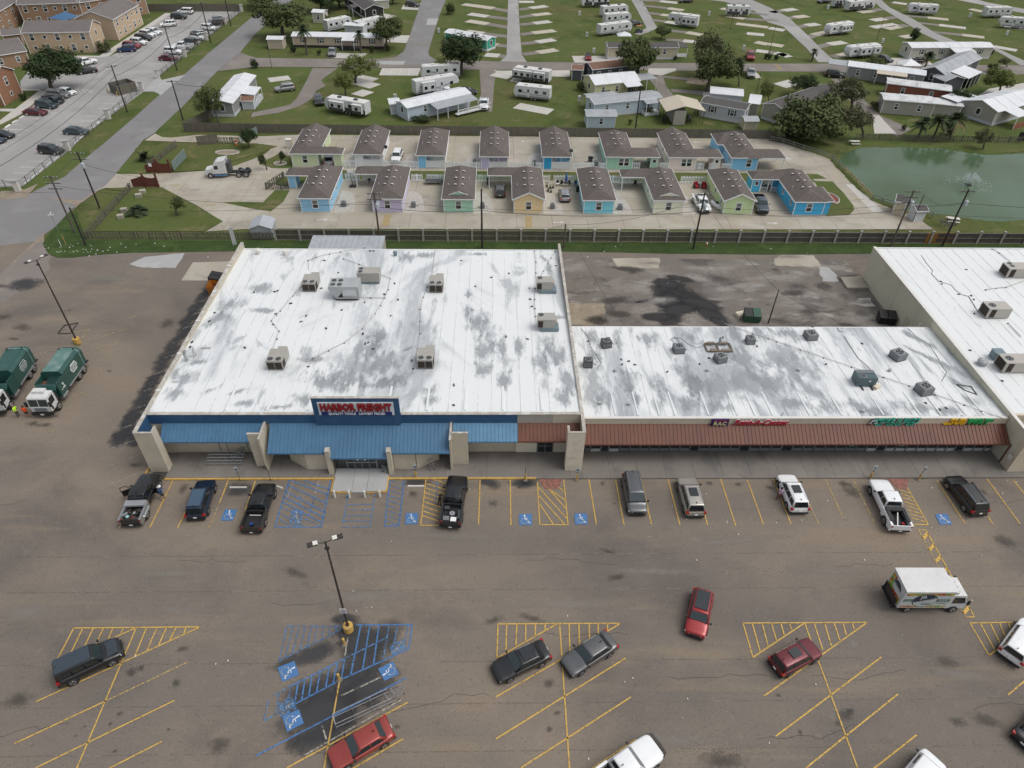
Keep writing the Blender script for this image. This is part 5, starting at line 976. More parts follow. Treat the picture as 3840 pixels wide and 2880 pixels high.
def window(par,x,y,z,w=.95,h=1.5,axis='y',glass=None,sgn=-1,name='window',bars=True,trim=None):
 """axis y: faces -y (sgn -1) or +y; axis x: faces sgn x"""
 d=.06
 def bx(mb,u0,u1,z0,z1,t0,t1):
  if axis=='y':mb.b2(x+u0,x+u1,y+sgn*t0,y+sgn*t1,z+z0,z+z1)
  else:mb.b2(x+sgn*t0,x+sgn*t1,y+u0,y+u1,z+z0,z+z1)
 f=MB();t=.11
 bx(f,-w/2-t,-w/2,-h/2-t,h/2+t,.0,d);bx(f,w/2,w/2+t,-h/2-t,h/2+t,.0,d);bx(f,-w/2,w/2,h/2,h/2+t,.0,d);bx(f,-w/2,w/2,-h/2-t,-h/2,.0,d)
 if bars:bx(f,-w/2,w/2,-.03,.03,.0,d)
 o=f.mk(name,trim or m_trim,par)
 g=MB();bx(g,-w/2,w/2,-h/2,-.03 if bars else h/2,.01,.025);g.mk('pane',glass or m_wg,o)
 if bars:g=MB();bx(g,-w/2,w/2,.03,h/2,.01,.03);g.mk('pane',m_blind,o)
 return o
m_blind=plain('window_with_blind',(.16,.17,.165),.2,0,0,.6)
def roofvents(par,cx,ys,zf,dx=.62):
 for y in ys:
  for s in(-1,1):
   x=cx+s*dx;z=zf(x)
   w=MB();n=10
   for k in range(n):a0=PI*k/n;a1=PI*(k+1)/n;w.add([(x+cs(a0)*.26,y-.22,z+sn(a0)*.22),(x+cs(a1)*.26,y-.22,z+sn(a1)*.22),(x+cs(a1)*.26,y+.18,z+sn(a1)*.16),(x+cs(a0)*.26,y+.18,z+sn(a0)*.16)],[(0,1,2,3)])
   v=w.mk('roof_vent',m_ow,par)
   MB().add([(x-.22,y-.2,z+.02),(x+.22,y-.2,z+.02),(x+.13,y-.2,z+.16),(x-.13,y-.2,z+.16)],[(0,1,2,3)]).mk('vent_mouth',m_black,v)
def cottage(x0,x1,y0,label,wall,typ='hip',rear='hip',wing=None,row=0,vents=None,porch=False,wall2=None,depth=13.0,winx=None,double=False,vent_y=None):
 t=thing('cottage',label,'cottage',group=None);y1=y0+depth;ze,zr_=2.55,3.85
 wx0,wx1,wy0,wy1=x0+.35,x1-.35,y0+.3,y1-.35
 fg=typ=='gable';rg=rear=='gable'
 if porch:
  BX(wx0,wx1,wy0+2.2,wy1,.06,ze-.02).mk('wall',wall,t)
  xm=wx0+(wx1-wx0)*.30
  BX(wx0,xm,wy0,wy0+2.18,.06,ze-.02).mk('wall',wall2 or wall,t)
  lw=MB()
  n=22
  for k in range(n+1):x=xm+.05+(wx1-xm-.1)*k/n;lw.b2(x-.03,x+.03,wy0+.02,wy0+.06,.1,1.35)
  lw.b2(xm+.02,wx1-.02,wy0+.062,wy0+.08,.1,1.33);lw.mk('lattice_panel',m_trim,t)
  BX(xm,wx1,wy0,wy0+.1,1.36,1.45).mk('rail',m_trim,t)
  for x in(xm+.04,(xm+wx1)/2,wx1-.06):BX(x-.06,x+.06,wy0-.02,wy0+.12,.1,ze-.04).mk('post',m_trim,t)
  BX(xm+.3,xm+1.2,wy0+2.12,wy0+2.19,.15,2.2).mk('door',m_trim,t)
 else:
  BX(wx0,wx1,wy0,wy1,.06,ze-.02).mk('wall',wall,t)
 for x in(wx0,wx1):
  for y in(wy0,wy1):BX(x-.07,x+.07,y-.03,y+.07,.06,ze-.03).mk('corner_board',m_trim,t)
 BX(wx0-.12,wx1+.12,wy0-.2,wy1+.1,-.1,.055).mk('foundation',m_slab,t)
 rf=hiproof(x0,x1,y0,y1,ze,zr_,2.0,2.0,fg,rg).mk('roof',m_shingle,t)
 cx=(x0+x1)/2
 if fg:
  MB().add([(wx0,wy0,ze-.03),(wx1,wy0,ze-.03),(cx,wy0,zr_-.25)],[(0,1,2)]).mk('gable',wall,t)
  trim_loop(t,[(x0,y0,ze-.04),(cx,y0,zr_-.04),(x1,y0,ze-.04)],.06,.2)
 if rg:MB().add([(wx0,wy1,ze-.03),(wx1,wy1,ze-.03),(cx,wy1,zr_-.25)],[(2,1,0)]).mk('gable',wall,t)
 L0=[(x0,y1,ze-.06),(x0,y0,ze-.06)]+([]if fg else[(x1,y0,ze-.06)])
 trim_loop(t,L0);trim_loop(t,[(x1,y0,ze-.06),(x1,y1,ze-.06)])
 if typ=='eyebrow':
  a=MB();yb=y0+.72;zz=ze+.5
  a.add([(cx-1.55,yb,zz),(cx+1.55,yb,zz),(cx,yb,zz+.55),(cx,yb+1.0,zz+.58),(cx-1.55,yb+.35,zz+.02),(cx+1.55,yb+.35,zz+.02)],[(0,2,3,4),(2,1,5,3)]);a.mk('eyebrow_roof',m_shingle,t)
  MB().add([(cx-1.4,yb+.02,zz),(cx+1.4,yb+.02,zz),(cx,yb+.02,zz+.5)],[(0,1,2)]).mk('eyebrow_face',wall,t)
  trim_loop(t,[(cx-1.6,yb-.02,zz),(cx,yb-.02,zz+.55),(cx+1.6,yb-.02,zz)],.06,.1)
 slope=lambda x:zr_-abs(x-cx)*(zr_-ze)/((x1-x0)/2)
 vy=vent_y or[y0+3.5,y0+6.2,y0+9.0]
 if vents is not False:roofvents(t,cx,vy,slope)
 TB([(cx+1.7,y0+7.0,slope(cx+1.7)-.05),(cx+1.7,y0+7.0,slope(cx+1.7)+.35)],.04,6).mk('vent_pipe',m_white,t)
 TB([(cx-1.9,y0+4.8,slope(cx-1.9)-.05),(cx-1.9,y0+4.8,slope(cx-1.9)+.3)],.05,6).mk('vent_pipe',m_white,t)
 if not porch:
  wx=winx if winx is not None else(wx0+wx1)/2
  if double:
   for s in(-.52,.52):window(t,wx+s,wy0,1.42,.82,1.35)
  else:window(t,wx,wy0,1.38,.85,1.35)
 for y in(y0+2.2,y0+6.5):window(t,wx1,y,1.5,.5,.9,'x',sgn=1,bars=False);window(t,wx0,y,1.5,.5,.9,'x',sgn=-1,bars=False)
 if wing:
  side,xe,a,b,room,store=wing
  w=wingroof(min(xe,x0)if side=='L' else x1,x0 if side=='L' else xe,a,b,ze,ze+.85,side).mk('wing_roof',m_shingle,t)
  q=(xe,x0)if side=='L' else(x1,xe)
  trim_loop(t,[(q[0],a,ze-.06),(q[1],a,ze-.06)]);xo=xe;trim_loop(t,[(xo,a,ze-.06),(xo,b,ze-.06)])
  s=1 if side=='L' else-1
  if store:
   X0,X1=sorted((xo+s*.4,xo+s*(.4+store)));BX(X0,X1,a+.3,b-.3,.05,ze-.02).mk('store_room',wall,t)
   for x in(X0,X1):BX(x-.06,x+.06,a+.27,a+.36,.05,ze-.03).mk('corner_board',m_trim,t)
   if room:window(t,(X0+X1)/2,a+.3,1.65,.55,.6,bars=False)
  else:
   for y in(a+.2,b-.3):BX(xo+s*.3-.07,xo+s*.3+.07,y-.07,y+.07,0,ze-.05).mk('post',m_trim,t)
 return t
W={k:siding(k+'_siding',c)for k,c in dict(light_blue=(0.32,0.62,0.85),lavender=(0.61,0.55,0.75),mint=(0.41,0.68,0.52),peach=(0.85,0.67,0.39),cyan=(0.25,0.70,0.84),cream=(0.85,0.85,0.68),green=(0.61,0.75,0.42),azure=(0.07,0.48,0.81),white=(0.84,0.85,0.85),pink=(0.85,0.74,0.68),pale_green=(0.64,0.72,0.46),blue2=(0.25,0.58,0.85),deep=(0.04,0.38,0.70)).items()}
cottage(-33.8,-28.2,108.9,'light blue cottage at the left end of the front row, store room at its left',W['light_blue'],wing=('L',-38.0,118.0,121.2,False,1.3))
cottage(-21.6,-15.9,108.9,'lavender cottage in the front row with open carport at its rear left',W['lavender'],wing=('L',-25.8,118.8,121.9,False,0))
cottage(-9.5,-3.8,108.9,'mint green cottage in the front row with small eyebrow gable',W['mint'],'eyebrow')
cottage(2.5,8.2,108.8,'peach coloured cottage in the front row with gable end',W['peach'],'gable',wing=('L',-1.8,118.6,121.9,False,0))
cottage(14.5,20.3,108.8,'turquoise cottage in the front row next to the parked silver hatchback',W['cyan'])
cottage(26.6,32.3,108.9,'cream cottage in the front row with eyebrow gable and carport',W['cream'],'eyebrow',wing=('L',22.4,118.2,121.5,False,0))
cottage(38.7,44.4,108.8,'pale green cottage in the front row with gable end, beside the black pickup',W['green'],'gable')
t=cottage(50.9,56.7,108.7,'bright blue cottage at the right end of the front row',W['azure'],wing=('L',46.0,117.7,121.3,True,1.6))
w=wingroof(56.0,57.9,108.9,114.9,2.56,3.62,'R',1.9,3.0).mk('bay_roof',m_shingle,t);BX(56.36,57.45,109.2,114.6,.06,2.5).mk('bay_wall',W['azure'],t)
trim_loop(t,[(56.6,108.9,2.5),(57.9,108.9,2.5),(57.9,114.9,2.5)])
for xa,xb in((48.1,49.3),(50.0,51.2)):
 r=MB();r.b2(xa,xb,117.95,118.0,.9,.96);r.b2(xa,xb,117.95,118.0,.15,.2)
 n=int((xb-xa)/.12)
 for k in range(n+1):r.b2(xa+k*(xb-xa)/n-.015,xa+k*(xb-xa)/n+.015,117.96,117.99,.2,.9)
 r.mk('railing',m_trim,t)
for x in(48.1,49.35,50.0):BX(x-.05,x+.05,117.9,118.02,0,2.5).mk('post',m_trim,t)
cottage(-39.5,-33.85,127.7,'pale green cottage at the left end of the back row, silver car in its carport',W['pale_green'],rear='gable',wing=('R',-29.4,127.72,130.7,False,1.4),depth=12.8)
cottage(-27.5,-21.8,127.6,'white cottage in the back row with lattice porch',W['white'],rear='gable',porch=True,depth=12.5)
cottage(-15.5,-9.75,127.3,'light blue cottage in the back row with lattice porch',W['white'],porch=True,wall2=W['blue2'],depth=13.0)
cottage(-3.45,2.3,127.0,'lavender cottage in the back row with lattice porch',W['lavender'],rear='gable',porch=True,depth=12.9)
cottage(8.5,14.3,127.1,'strong blue cottage in the back row with lattice porch',W['blue2'],rear='gable',porch=True,wall2=W['deep'],depth=12.8)
cottage(20.6,26.35,127.3,'mint green cottage in the back row with double window and carport wing',W['mint'],wing=('R',31.2,127.3,132.0,True,1.3),double=True,winx=24.3,depth=12.6)
cottage(32.65,38.5,127.3,'pinkish white cottage in the back row with double window and carport wing',W['pink'],rear='gable',wing=('R',43.3,127.4,131.6,True,1.3),double=True,winx=36.4,depth=12.7)
t=cottage(44.8,50.5,127.3,'sky blue cottage at the right end of the back row with open carport',W['blue2'],wing=('R',55.4,127.2,131.8,False,0),winx=48.5,depth=12.6)
w=wingroof(43.7,45.2,133.8,139.8,2.56,3.7,'L',1.8,2.6).mk('bay_roof',m_shingle,t);BX(44.0,45.14,134.1,139.5,.06,2.5).mk('bay_wall',W['blue2'],t)
trim_loop(t,[(45.0,133.8,2.5),(43.7,133.8,2.5),(43.7,139.8,2.5)])
for i,(x,y)in enumerate([(-26.7,111.4),(-14.6,111.2),(-2.6,111.1),(9.6,111.0),(21.4,110.8),(-4.4,129.7),(7.2,129.4),(19.2,129.4)]):
 lab=['grey condenser beside the light blue front cottage','grey condenser beside the lavender front cottage','grey condenser beside the mint front cottage','grey condenser beside the peach front cottage','grey condenser beside the turquoise front cottage','grey condenser left of the lavender back cottage','grey condenser left of the strong blue back cottage','grey condenser left of the mint back cottage'][i]
 condenser((x,y,.01),lab,m_md,.38,.85,0,'condensers beside the cottages')
m_picket=grime('white_picket_paint',(.80,.83,.85),.6,.08,3)
pk=MB();pk.add([(-.075,-.012,.08),(.075,-.012,.08),(.075,.012,.08),(-.075,.012,.08),(-.075,-.012,1.42),(.075,-.012,1.42),(.075,.012,1.42),(-.075,.012,1.42),(0,-.012,1.5),(0,.012,1.5)],[(0,1,5,8,4),(2,3,7,9,6),(1,2,6,5),(3,0,4,7),(5,6,9,8),(7,4,8,9),(0,3,2,1)])
me_picket=pk.mesh('picket',m_picket)
def picketfence(x0,x1,y,label,group,me=None,sp=.27,h=1.5,mat=None,pname='picket',rot=0,cat='fence'):
 t=thing('picket_fence',label,cat,(x0,y,0),rot,group);L=x1-x0;n=max(2,int(L/sp));r_=MB()
 for z in(.35*h/1.5,1.15*h/1.5):r_.b2(0,L,.014,.06,z,z+.09)
 r_.mk('rail',mat or m_picket,t)
 for k in range(n+1):put(pname,me or me_picket,t,(k*L/n,(-.0 if k%2 else.075),RU(-.015,.015)))
 for k in range(max(2,int(L/2.4))+1):x=k*L/max(2,int(L/2.4));BX(x-.05,x+.05,.02,.12,0,h*.95).mk('post',mat or m_picket,t)
 return t
G1='white picket fences between the cottages'
for a,b,y,lab in((-29.3,-27.2,127.5,'green carport and the white back cottage'),(-21.7,-17.2,127.35,'white back cottage, right side'),(-16.9,-15.2,127.35,'light blue back cottage, left side'),(-9.6,-5.6,127.15,'light blue back cottage, right side'),(-5.0,-3.1,127.1,'lavender back cottage, left side'),(2.4,6.9,127.1,'lavender and strong blue back cottages'),(7.4,8.8,127.1,'strong blue back cottage, left side'),(14.4,18.5,127.1,'strong blue back cottage, right side'),(19.5,20.9,127.2,'mint back cottage, left side'),(31.3,32.9,127.4,'mint wing and the pinkish cottage'),(43.4,45.1,127.4,'pinkish wing and the sky blue cottage'),(-28.0,-25.8,121.4,'light blue front cottage, rear right'),(-24.9,-21.8,121.8,'lavender carport'),(-15.8,-13.9,121.4,'lavender front cottage, rear right'),(-13.0,-9.4,121.4,'mint front cottage behind the boat'),(-3.6,-1.9,121.4,'mint front cottage, rear right'),(-1.2,2.4,121.8,'peach carport'),(8.4,9.7,121.4,'peach cottage, bicycle in front'),(10.5,14.4,121.4,'turquoise cottage behind the patio set'),(20.5,22.4,121.4,'turquoise cottage, rear right'),(22.8,26.4,121.2,'cream carport'),(34.2,38.7,121.3,'pale green front cottage behind the red chairs'),(26.1,27.4,127.5,'motorcycle in the mint carport'),(38.3,39.8,127.5,'pinkish carport, left half'),(40.9,42.3,127.5,'pinkish carport, right half'),(48.2,50.8,121.0,'bright blue carport')):
 picketfence(a,b,y,'white picket fence by the '+lab,G1)
m_board=grime('weathered_dark_boards',(.085,.075,.066),.9,.3,1.5,dirt=(.15,.135,.12),dirt_scale=1.2,dirt_amt=.6,stretch=(3,1,.4))
m_boardback=grime('grey_weathered_boards',(.135,.122,.098),.9,.28,1.5,dirt=(.085,.085,.06),dirt_scale=.5,dirt_amt=.6,stretch=(3,1,.4))
m_rail=grime('pale_rail',(.24,.225,.20),.9,.2,2)
m_post=grime('concrete_post',(.36,.345,.32),.9,.15,2)
bd=MB()
x=.0
while x<3.62:wdt=.135;bd.b2(x+.008,x+wdt-.008,.02+RU(-.006,.006),.045,.08,1.92+RU(-.03,.02));x+=wdt
me_bay=bd.mesh('board_panel',m_board)
me_post=BX(-.14,.14,-.16,.12,0,2.2).mesh('post',m_post);me_cap=BX(-.18,.18,-.2,.16,2.202,2.28).mesh('post_cap',m_post)
LF=thing('board_fence','long dark board fence with concrete posts between the cottages and the alley','fence',(0,99.1,0))
nb=36
m_orange=grime('orange_stained_boards',(.26,.13,.035),.8,.2,2)
for k in range(nb):
 x=-35.4+k*3.92
 put('post',me_post,LF,(x,0,0));put('post_cap',me_cap,LF,(x,0,0))
 if k<nb-1:
  o=put('board_panel',me_bay,LF,(x+.15,.02,.04));o['kind']='stuff'
  for z in(.14,1.0,1.88):BX(x+.14,x+3.78,-.04,.03,z,z+.07).mk('rail',m_rail if k!=27 else m_orange,LF)
for k in range(9):BX(69.6+k*.2,69.78+k*.2,.03-.09,.05-.09,.1,1.95).mk('board',m_orange,LF)
pk=BX(-.07,.07,-.012,.012,.05,1.32);me_gp=pk.mesh('picket',m_boardback)
def greyfence(a,b,label,sp=.28,h=1.35,group=None,mat=m_boardback,me=None,nm='picket'):
 a=Ve(a);b=Ve(b);d=b-a;t=thing('picket_fence',label,'fence',(a.x,a.y,0),math.atan2(d.y,d.x),group);L=d.length;n=int(L/sp)
 for z in(.3,h*.8):BX(0,L,.014,.06,z,z+.09).mk('rail',mat,t)
 for k in range(n+1):
  o=put(nm,me or me_gp,t,(k*L/n,(k%2)*.09,0));o.rotation_euler=(RU(-.05,.05),RU(-.05,.05),RU(-.1,.1))
 for k in range(int(L/2.5)+1):BX(k*2.5-.05,k*2.5+.05,.06,.16,0,h).mk('post',mat,t)
 return t
greyfence((-65.4,99.2,0),(-35.6,99.3,0),'grey picket fence along the alley at the bottom left lawn')
greyfence((-65.5,99.5,0),(-65.6,117.6,0),'grey picket fence along the street beside the palm lawn')
greyfence((-65.9,126,0),(-64.4,137.2,0),'grey picket fence along the street beyond the entrance gates')
greyfence((-41.5,117.6,0),(-37.6,117.6,0),'short grey picket fence left of the light blue cottage');greyfence((-41.6,117.7,0),(-39.5,122.6,0),'short grey picket fence behind the semi truck')
def solidfence(a,b,label,h=1.9,mat=m_boardback,bw=.16,cat='fence',nm='board_fence',post=2.4):
 a=Ve(a);b=Ve(b);d=b-a;t=thing(nm,label,cat,(a.x,a.y,0),math.atan2(d.y,d.x));L=d.length;n=int(L/bw)
 ch=15
 for j in range(0,n,ch):
  w=MB()
  for k in range(j,min(j+ch,n)):w.b2(k*bw+.006,(k+1)*bw-.006,RU(-.01,.01),.03,.03,h+RU(-.05,.05))
  o=w.mk('board_panel',mat,t);o['kind']='stuff'
 for k in range(int(L/post)+1):BX(k*post-.05,k*post+.05,.035,.13,0,h).mk('post',mat,t)
 for z in(.3,1.4):BX(0,L,.032,.07,z,z+.08).mk('rail',mat,t)
 return t
solidfence((-65.4,145.0,0),(60.5,143.6,0),'tall grey board fence behind the back row of cottages')
solidfence((-65.5,145.2,0),(-62.0,155,0),'grey board fence corner running up beside the street')
solidfence((60.8,144.2,0),(66.0,144.3,0),'black stained board fence under the trees at the pond',mat=grime('black_boards',(.02,.018,.017),.9))
m_red=grime('red_brown_boards',(.12,.035,.02),.8,.2,1.5)
greyfence((76,143.4,0),(111,142.4,0),'leaning grey picket fence on the far bank of the pond',sp=.3,h=1.5)
solidfence((111,143.6,0),(125,143.8,0),'black board fence at the right edge beyond the pond',mat=grime('black_fence',(.02,.018,.017),.9))
solidfence((-60.4,137.7,0),(-56.6,139.0,0),'short dark board fence beside the service gate');greyfence((-56.4,138.9,0),(-52.3,138.8,0),'broken grey picket fence at the service gate')
for(a,b,c,lab)in(((-65.7,118.3),(-63.4,118.3),(-60.9,118.3),'red brown wooden entrance gate nearest the palm lawn'),((-65.7,124.6),(-63.4,124.6),(-60.7,124.5),'red brown wooden entrance gate with white notice')):
 t=thing('entrance_gate',lab,'gate',(a[0],a[1],0))
 for k in range(26):
  x=k*.185;u=x/4.9;h=1.45+.75*(u*2 if u<.5 else(1.6-u*1.2))if u<.5 else 2.0-.25*sn((u-.5)*2*PI)
  BX(x,x+.165,-.02,.015,.08,min(h,2.25)).mk('picket',m_red,t)
 for z in(.4,1.2):BX(0,4.9,.02,.07,z,z+.1).mk('rail',m_red,t)
 for x in(2.25,4.6):BX(x-.14,x+.14,-.1,.12,0,2.5).mk('post',m_red,t);BX(x-.2,x+.2,-.16,.18,2.502,2.6).mk('post_cap',m_red,t)
 if 'notice' in lab:BX(.8,1.4,-.05,-.03,1.2,1.8).mk('notice',m_white,t)
m_mesh=grime('green_mesh_gate',(.16,.21,.20),.7)
t=thing('slide_gate','green meshed sliding gate standing open on the lawn','gate',(-60.8,125.2,0),math.atan2(6.3,.2))
BX(0,6.3,-.02,.0,.25,1.75).mk('mesh',m_mesh,t)
w=MB();w.b2(0,6.3,-.04,.03,1.76,1.83);w.b2(0,6.3,-.04,.03,.17,.24)
for k in range(5):w.b2(k*1.55-.03,k*1.55+.03,-.04,.03,.24,1.76)
w.mk('frame',m_steel,t)
t=thing('slide_gate','small green meshed gate beside the grey fence corner','gate',(-52.1,139.2,0),R(65));BX(0,5.0,-.02,.0,.25,1.6).mk('mesh',m_mesh,t);BX(0,5.0,-.04,.03,1.61,1.68).mk('frame',m_steel,t)
RL=thing('pond_railing','grey post and rail fence curving along the pond edge','railing')
pts=TP('h',[(20,205),(130,225),(300,283),(440,325),(560,375),(660,475),(760,575),(800,620),(900,715),(980,742),(1085,775)])
m_rl=grime('grey_rail_timber',(.20,.20,.19),.9,.2,2);m_rl2=grime('tan_rail_timber',(.36,.27,.15),.9,.2,2)
acc=0
for i in range(len(pts)-1):
 a,b=pts[i],pts[i+1];mt=m_rl2 if 4<i<8 else m_rl
 for z in(.5,.95):MB().beam(a+Ve((0,0,z)),b+Ve((0,0,z)),.06,.12).mk('rail',mt,RL)
 n=max(1,int((b-a).length/2.0))
 for k in range(n):p=a.lerp(b,k/n);BX(p.x-.07,p.x+.07,p.y-.07,p.y+.07,0,1.1).mk('post',mt,RL)
RL2=thing('ramp_railing','dark low railing at the foot of the pond lawn by the alley fence','railing')
for a,b in(((1085,775),(1290,870)),((1340,820),(1560,975)),((1490,940),(1600,940))):
 a,b=T('h',*a),T('h',*b)
 for z in(.5,1.0):MB().beam(a+Ve((0,0,z)),b+Ve((0,0,z)),.05,.07).mk('rail',m_rl,RL2)
 for k in range(4):p=a.lerp(b,k/3);BX(p.x-.05,p.x+.05,p.y-.05,p.y+.05,0,1.1).mk('post',m_rl,RL2)
m_mesh2=worn('chain_mesh',(.10,.11,.11),1.0,30,.45)
pil=[('e',160,635,2.0),('e',592,285,2.0),('a',940,1025,2.0),('a',1230,780,2.0),('a',1368,675,2.0),('a',1600,490,2.0),('a',1785,345,2.0),('a',1945,210,2.0),('a',2090,100,2.0)]
P=[T(a,b,c)for a,b,c,d in pil]
for i,p in enumerate(P):
 t=thing('gate_pillar',['white masonry pillar at the street corner below the black suv','white masonry pillar beside the parked black suv','white masonry pillar near the grey sedan','white masonry pillar by the trash enclosure, left side of the drive','white masonry pillar right side of the apartment drive','white masonry pillar beside the maroon sedan','white masonry pillar beside the jeep','white masonry pillar near the brown suv','white masonry pillar at the far end of the apartment fence'][i],'pillar',tuple(p),.2,'white pillars of the apartment fence')
 BX(-.42,.42,-.42,.42,-.05,1.85).mk('shaft',grime('whitewashed_block',(.55,.53,.49),.9,.12,2),t);BX(-.52,.52,-.52,.52,1.852,2.05).mk('cap',m_post,t)
for i,(a,b)in enumerate(((0,1),(1,2),(2,3),(4,5),(5,6),(6,7),(7,8),(None,0))):
 A=P[a]if a is not None else T('e',-60,575);Bq=P[b]
 d=Bq-A;t=thing('mesh_fence',['chain mesh fence section below the black suv','chain mesh fence section by the grey sedan','chain mesh fence section by the trash enclosure','chain mesh fence section by the empty stalls beyond the drive','chain mesh fence section by the jeep','chain mesh fence section by the brown suv','chain mesh fence section at the far end','chain mesh fence section at the left edge'][i],'fence',tuple(A),math.atan2(d.y,d.x));L=d.length
 n=max(2,int(L/3.0))
 for k in range(1,n):BX(k*L/n-.04,k*L/n+.04,-.04,.04,0,1.35).mk('post',m_black,t)
 BX(.5,L-.5,-.02,.02,1.28,1.33).mk('top_rail',m_black,t)
 w=MB();k=0
 while k*.3<L-1:w.b2(.5+k*.3,.5+k*.3+.015,-.01,.01,.05,1.28);k+=1
 for z in(.3,.6,.9):w.b2(.5,L-.5,-.01,.01,z,z+.015)
 o=w.mk('mesh',m_steel,t)
# ================================================================ VEHICLES
def paint(name,c,metal=.35,rough=.32,coat=.7):return plain(name+'_car_paint',c,rough,metal,coat)
PT=dict(black=paint('black',(.010,.010,.011),0),white=paint('white',(.78,.79,.79),0),silver=paint('silver',(.34,.35,.355),.6),grey=paint('grey',(.115,.118,.12),.5),navy=paint('navy',(.012,.026,.055),.4),red=paint('red',(.28,.012,.014),.3),maroon=paint('maroon',(.13,.012,.018),.4),brick=paint('brick_red',(.33,.055,.045),.4),beige=paint('champagne',(.42,.395,.35),.5),dark=paint('charcoal',(.035,.037,.042),.4),bluegrey=paint('blue_grey',(.055,.085,.095),.5),brown=paint('brown',(.055,.042,.036),.5),slate=paint('slate',(.05,.066,.085),.5),blue=paint('blue',(.02,.045,.14),.4),greengrey=paint('green_grey',(.05,.07,.065),.5))
TYPES=dict(sedan=dict(L=4.85,W=1.96,H=1.45,hood=.80,cowl=.95,belt=.95,tail=1.02,cab=(.20,.05,-.27,-.40),r=.335,side=[(.10,.49),(.53,.88)],base=.18),suv=dict(L=4.8,W=2.06,H=1.74,hood=.98,cowl=1.10,belt=1.08,tail=1.10,cab=(.24,.10,-.42,-.485),r=.37,side=[(.06,.36),(.39,.66),(.70,.94)],base=.24,rails=True),boxy=dict(L=4.85,W=2.10,H=1.84,hood=1.06,cowl=1.16,belt=1.12,tail=1.14,cab=(.22,.11,-.47,-.492),r=.39,side=[(.05,.32),(.35,.62),(.65,.95)],base=.26),hatch=dict(L=4.25,W=1.9,H=1.50,hood=.86,cowl=.98,belt=.96,tail=1.0,cab=(.25,.08,-.38,-.475),r=.32,side=[(.10,.45),(.49,.80)],base=.18),minivan=dict(L=5.0,W=2.05,H=1.74,hood=.92,cowl=1.08,belt=1.04,tail=1.06,cab=(.30,.13,-.44,-.49),r=.35,side=[(.12,.36),(.39,.66),(.69,.95)],base=.2,rails=True),pickup=dict(L=5.85,W=2.12,H=1.90,hood=1.12,cowl=1.24,belt=1.20,tail=1.20,cab=(.20,.115,-.10,-.135),r=.41,side=[(.06,.48),(.52,.94)],base=.32,bed=-.145),bigpickup=dict(L=6.3,W=2.18,H=2.02,hood=1.24,cowl=1.34,belt=1.30,tail=1.30,cab=(.20,.12,-.09,-.125),r=.44,side=[(.06,.48),(.52,.94)],base=.42,bed=-.135),van=dict(L=5.7,W=2.02,H=2.15,hood=1.18,cowl=1.34,belt=1.26,tail=1.3,cab=(.36,.26,-.475,-.495),r=.37,side=[(.06,.26)],base=.25),smallcar=dict(L=3.8,W=1.7,H=1.42,hood=.86,cowl=.96,belt=.95,tail=.98,cab=(.18,.05,-.22,-.40),r=.31,side=[(.10,.55)],base=.18))
SPEC={}
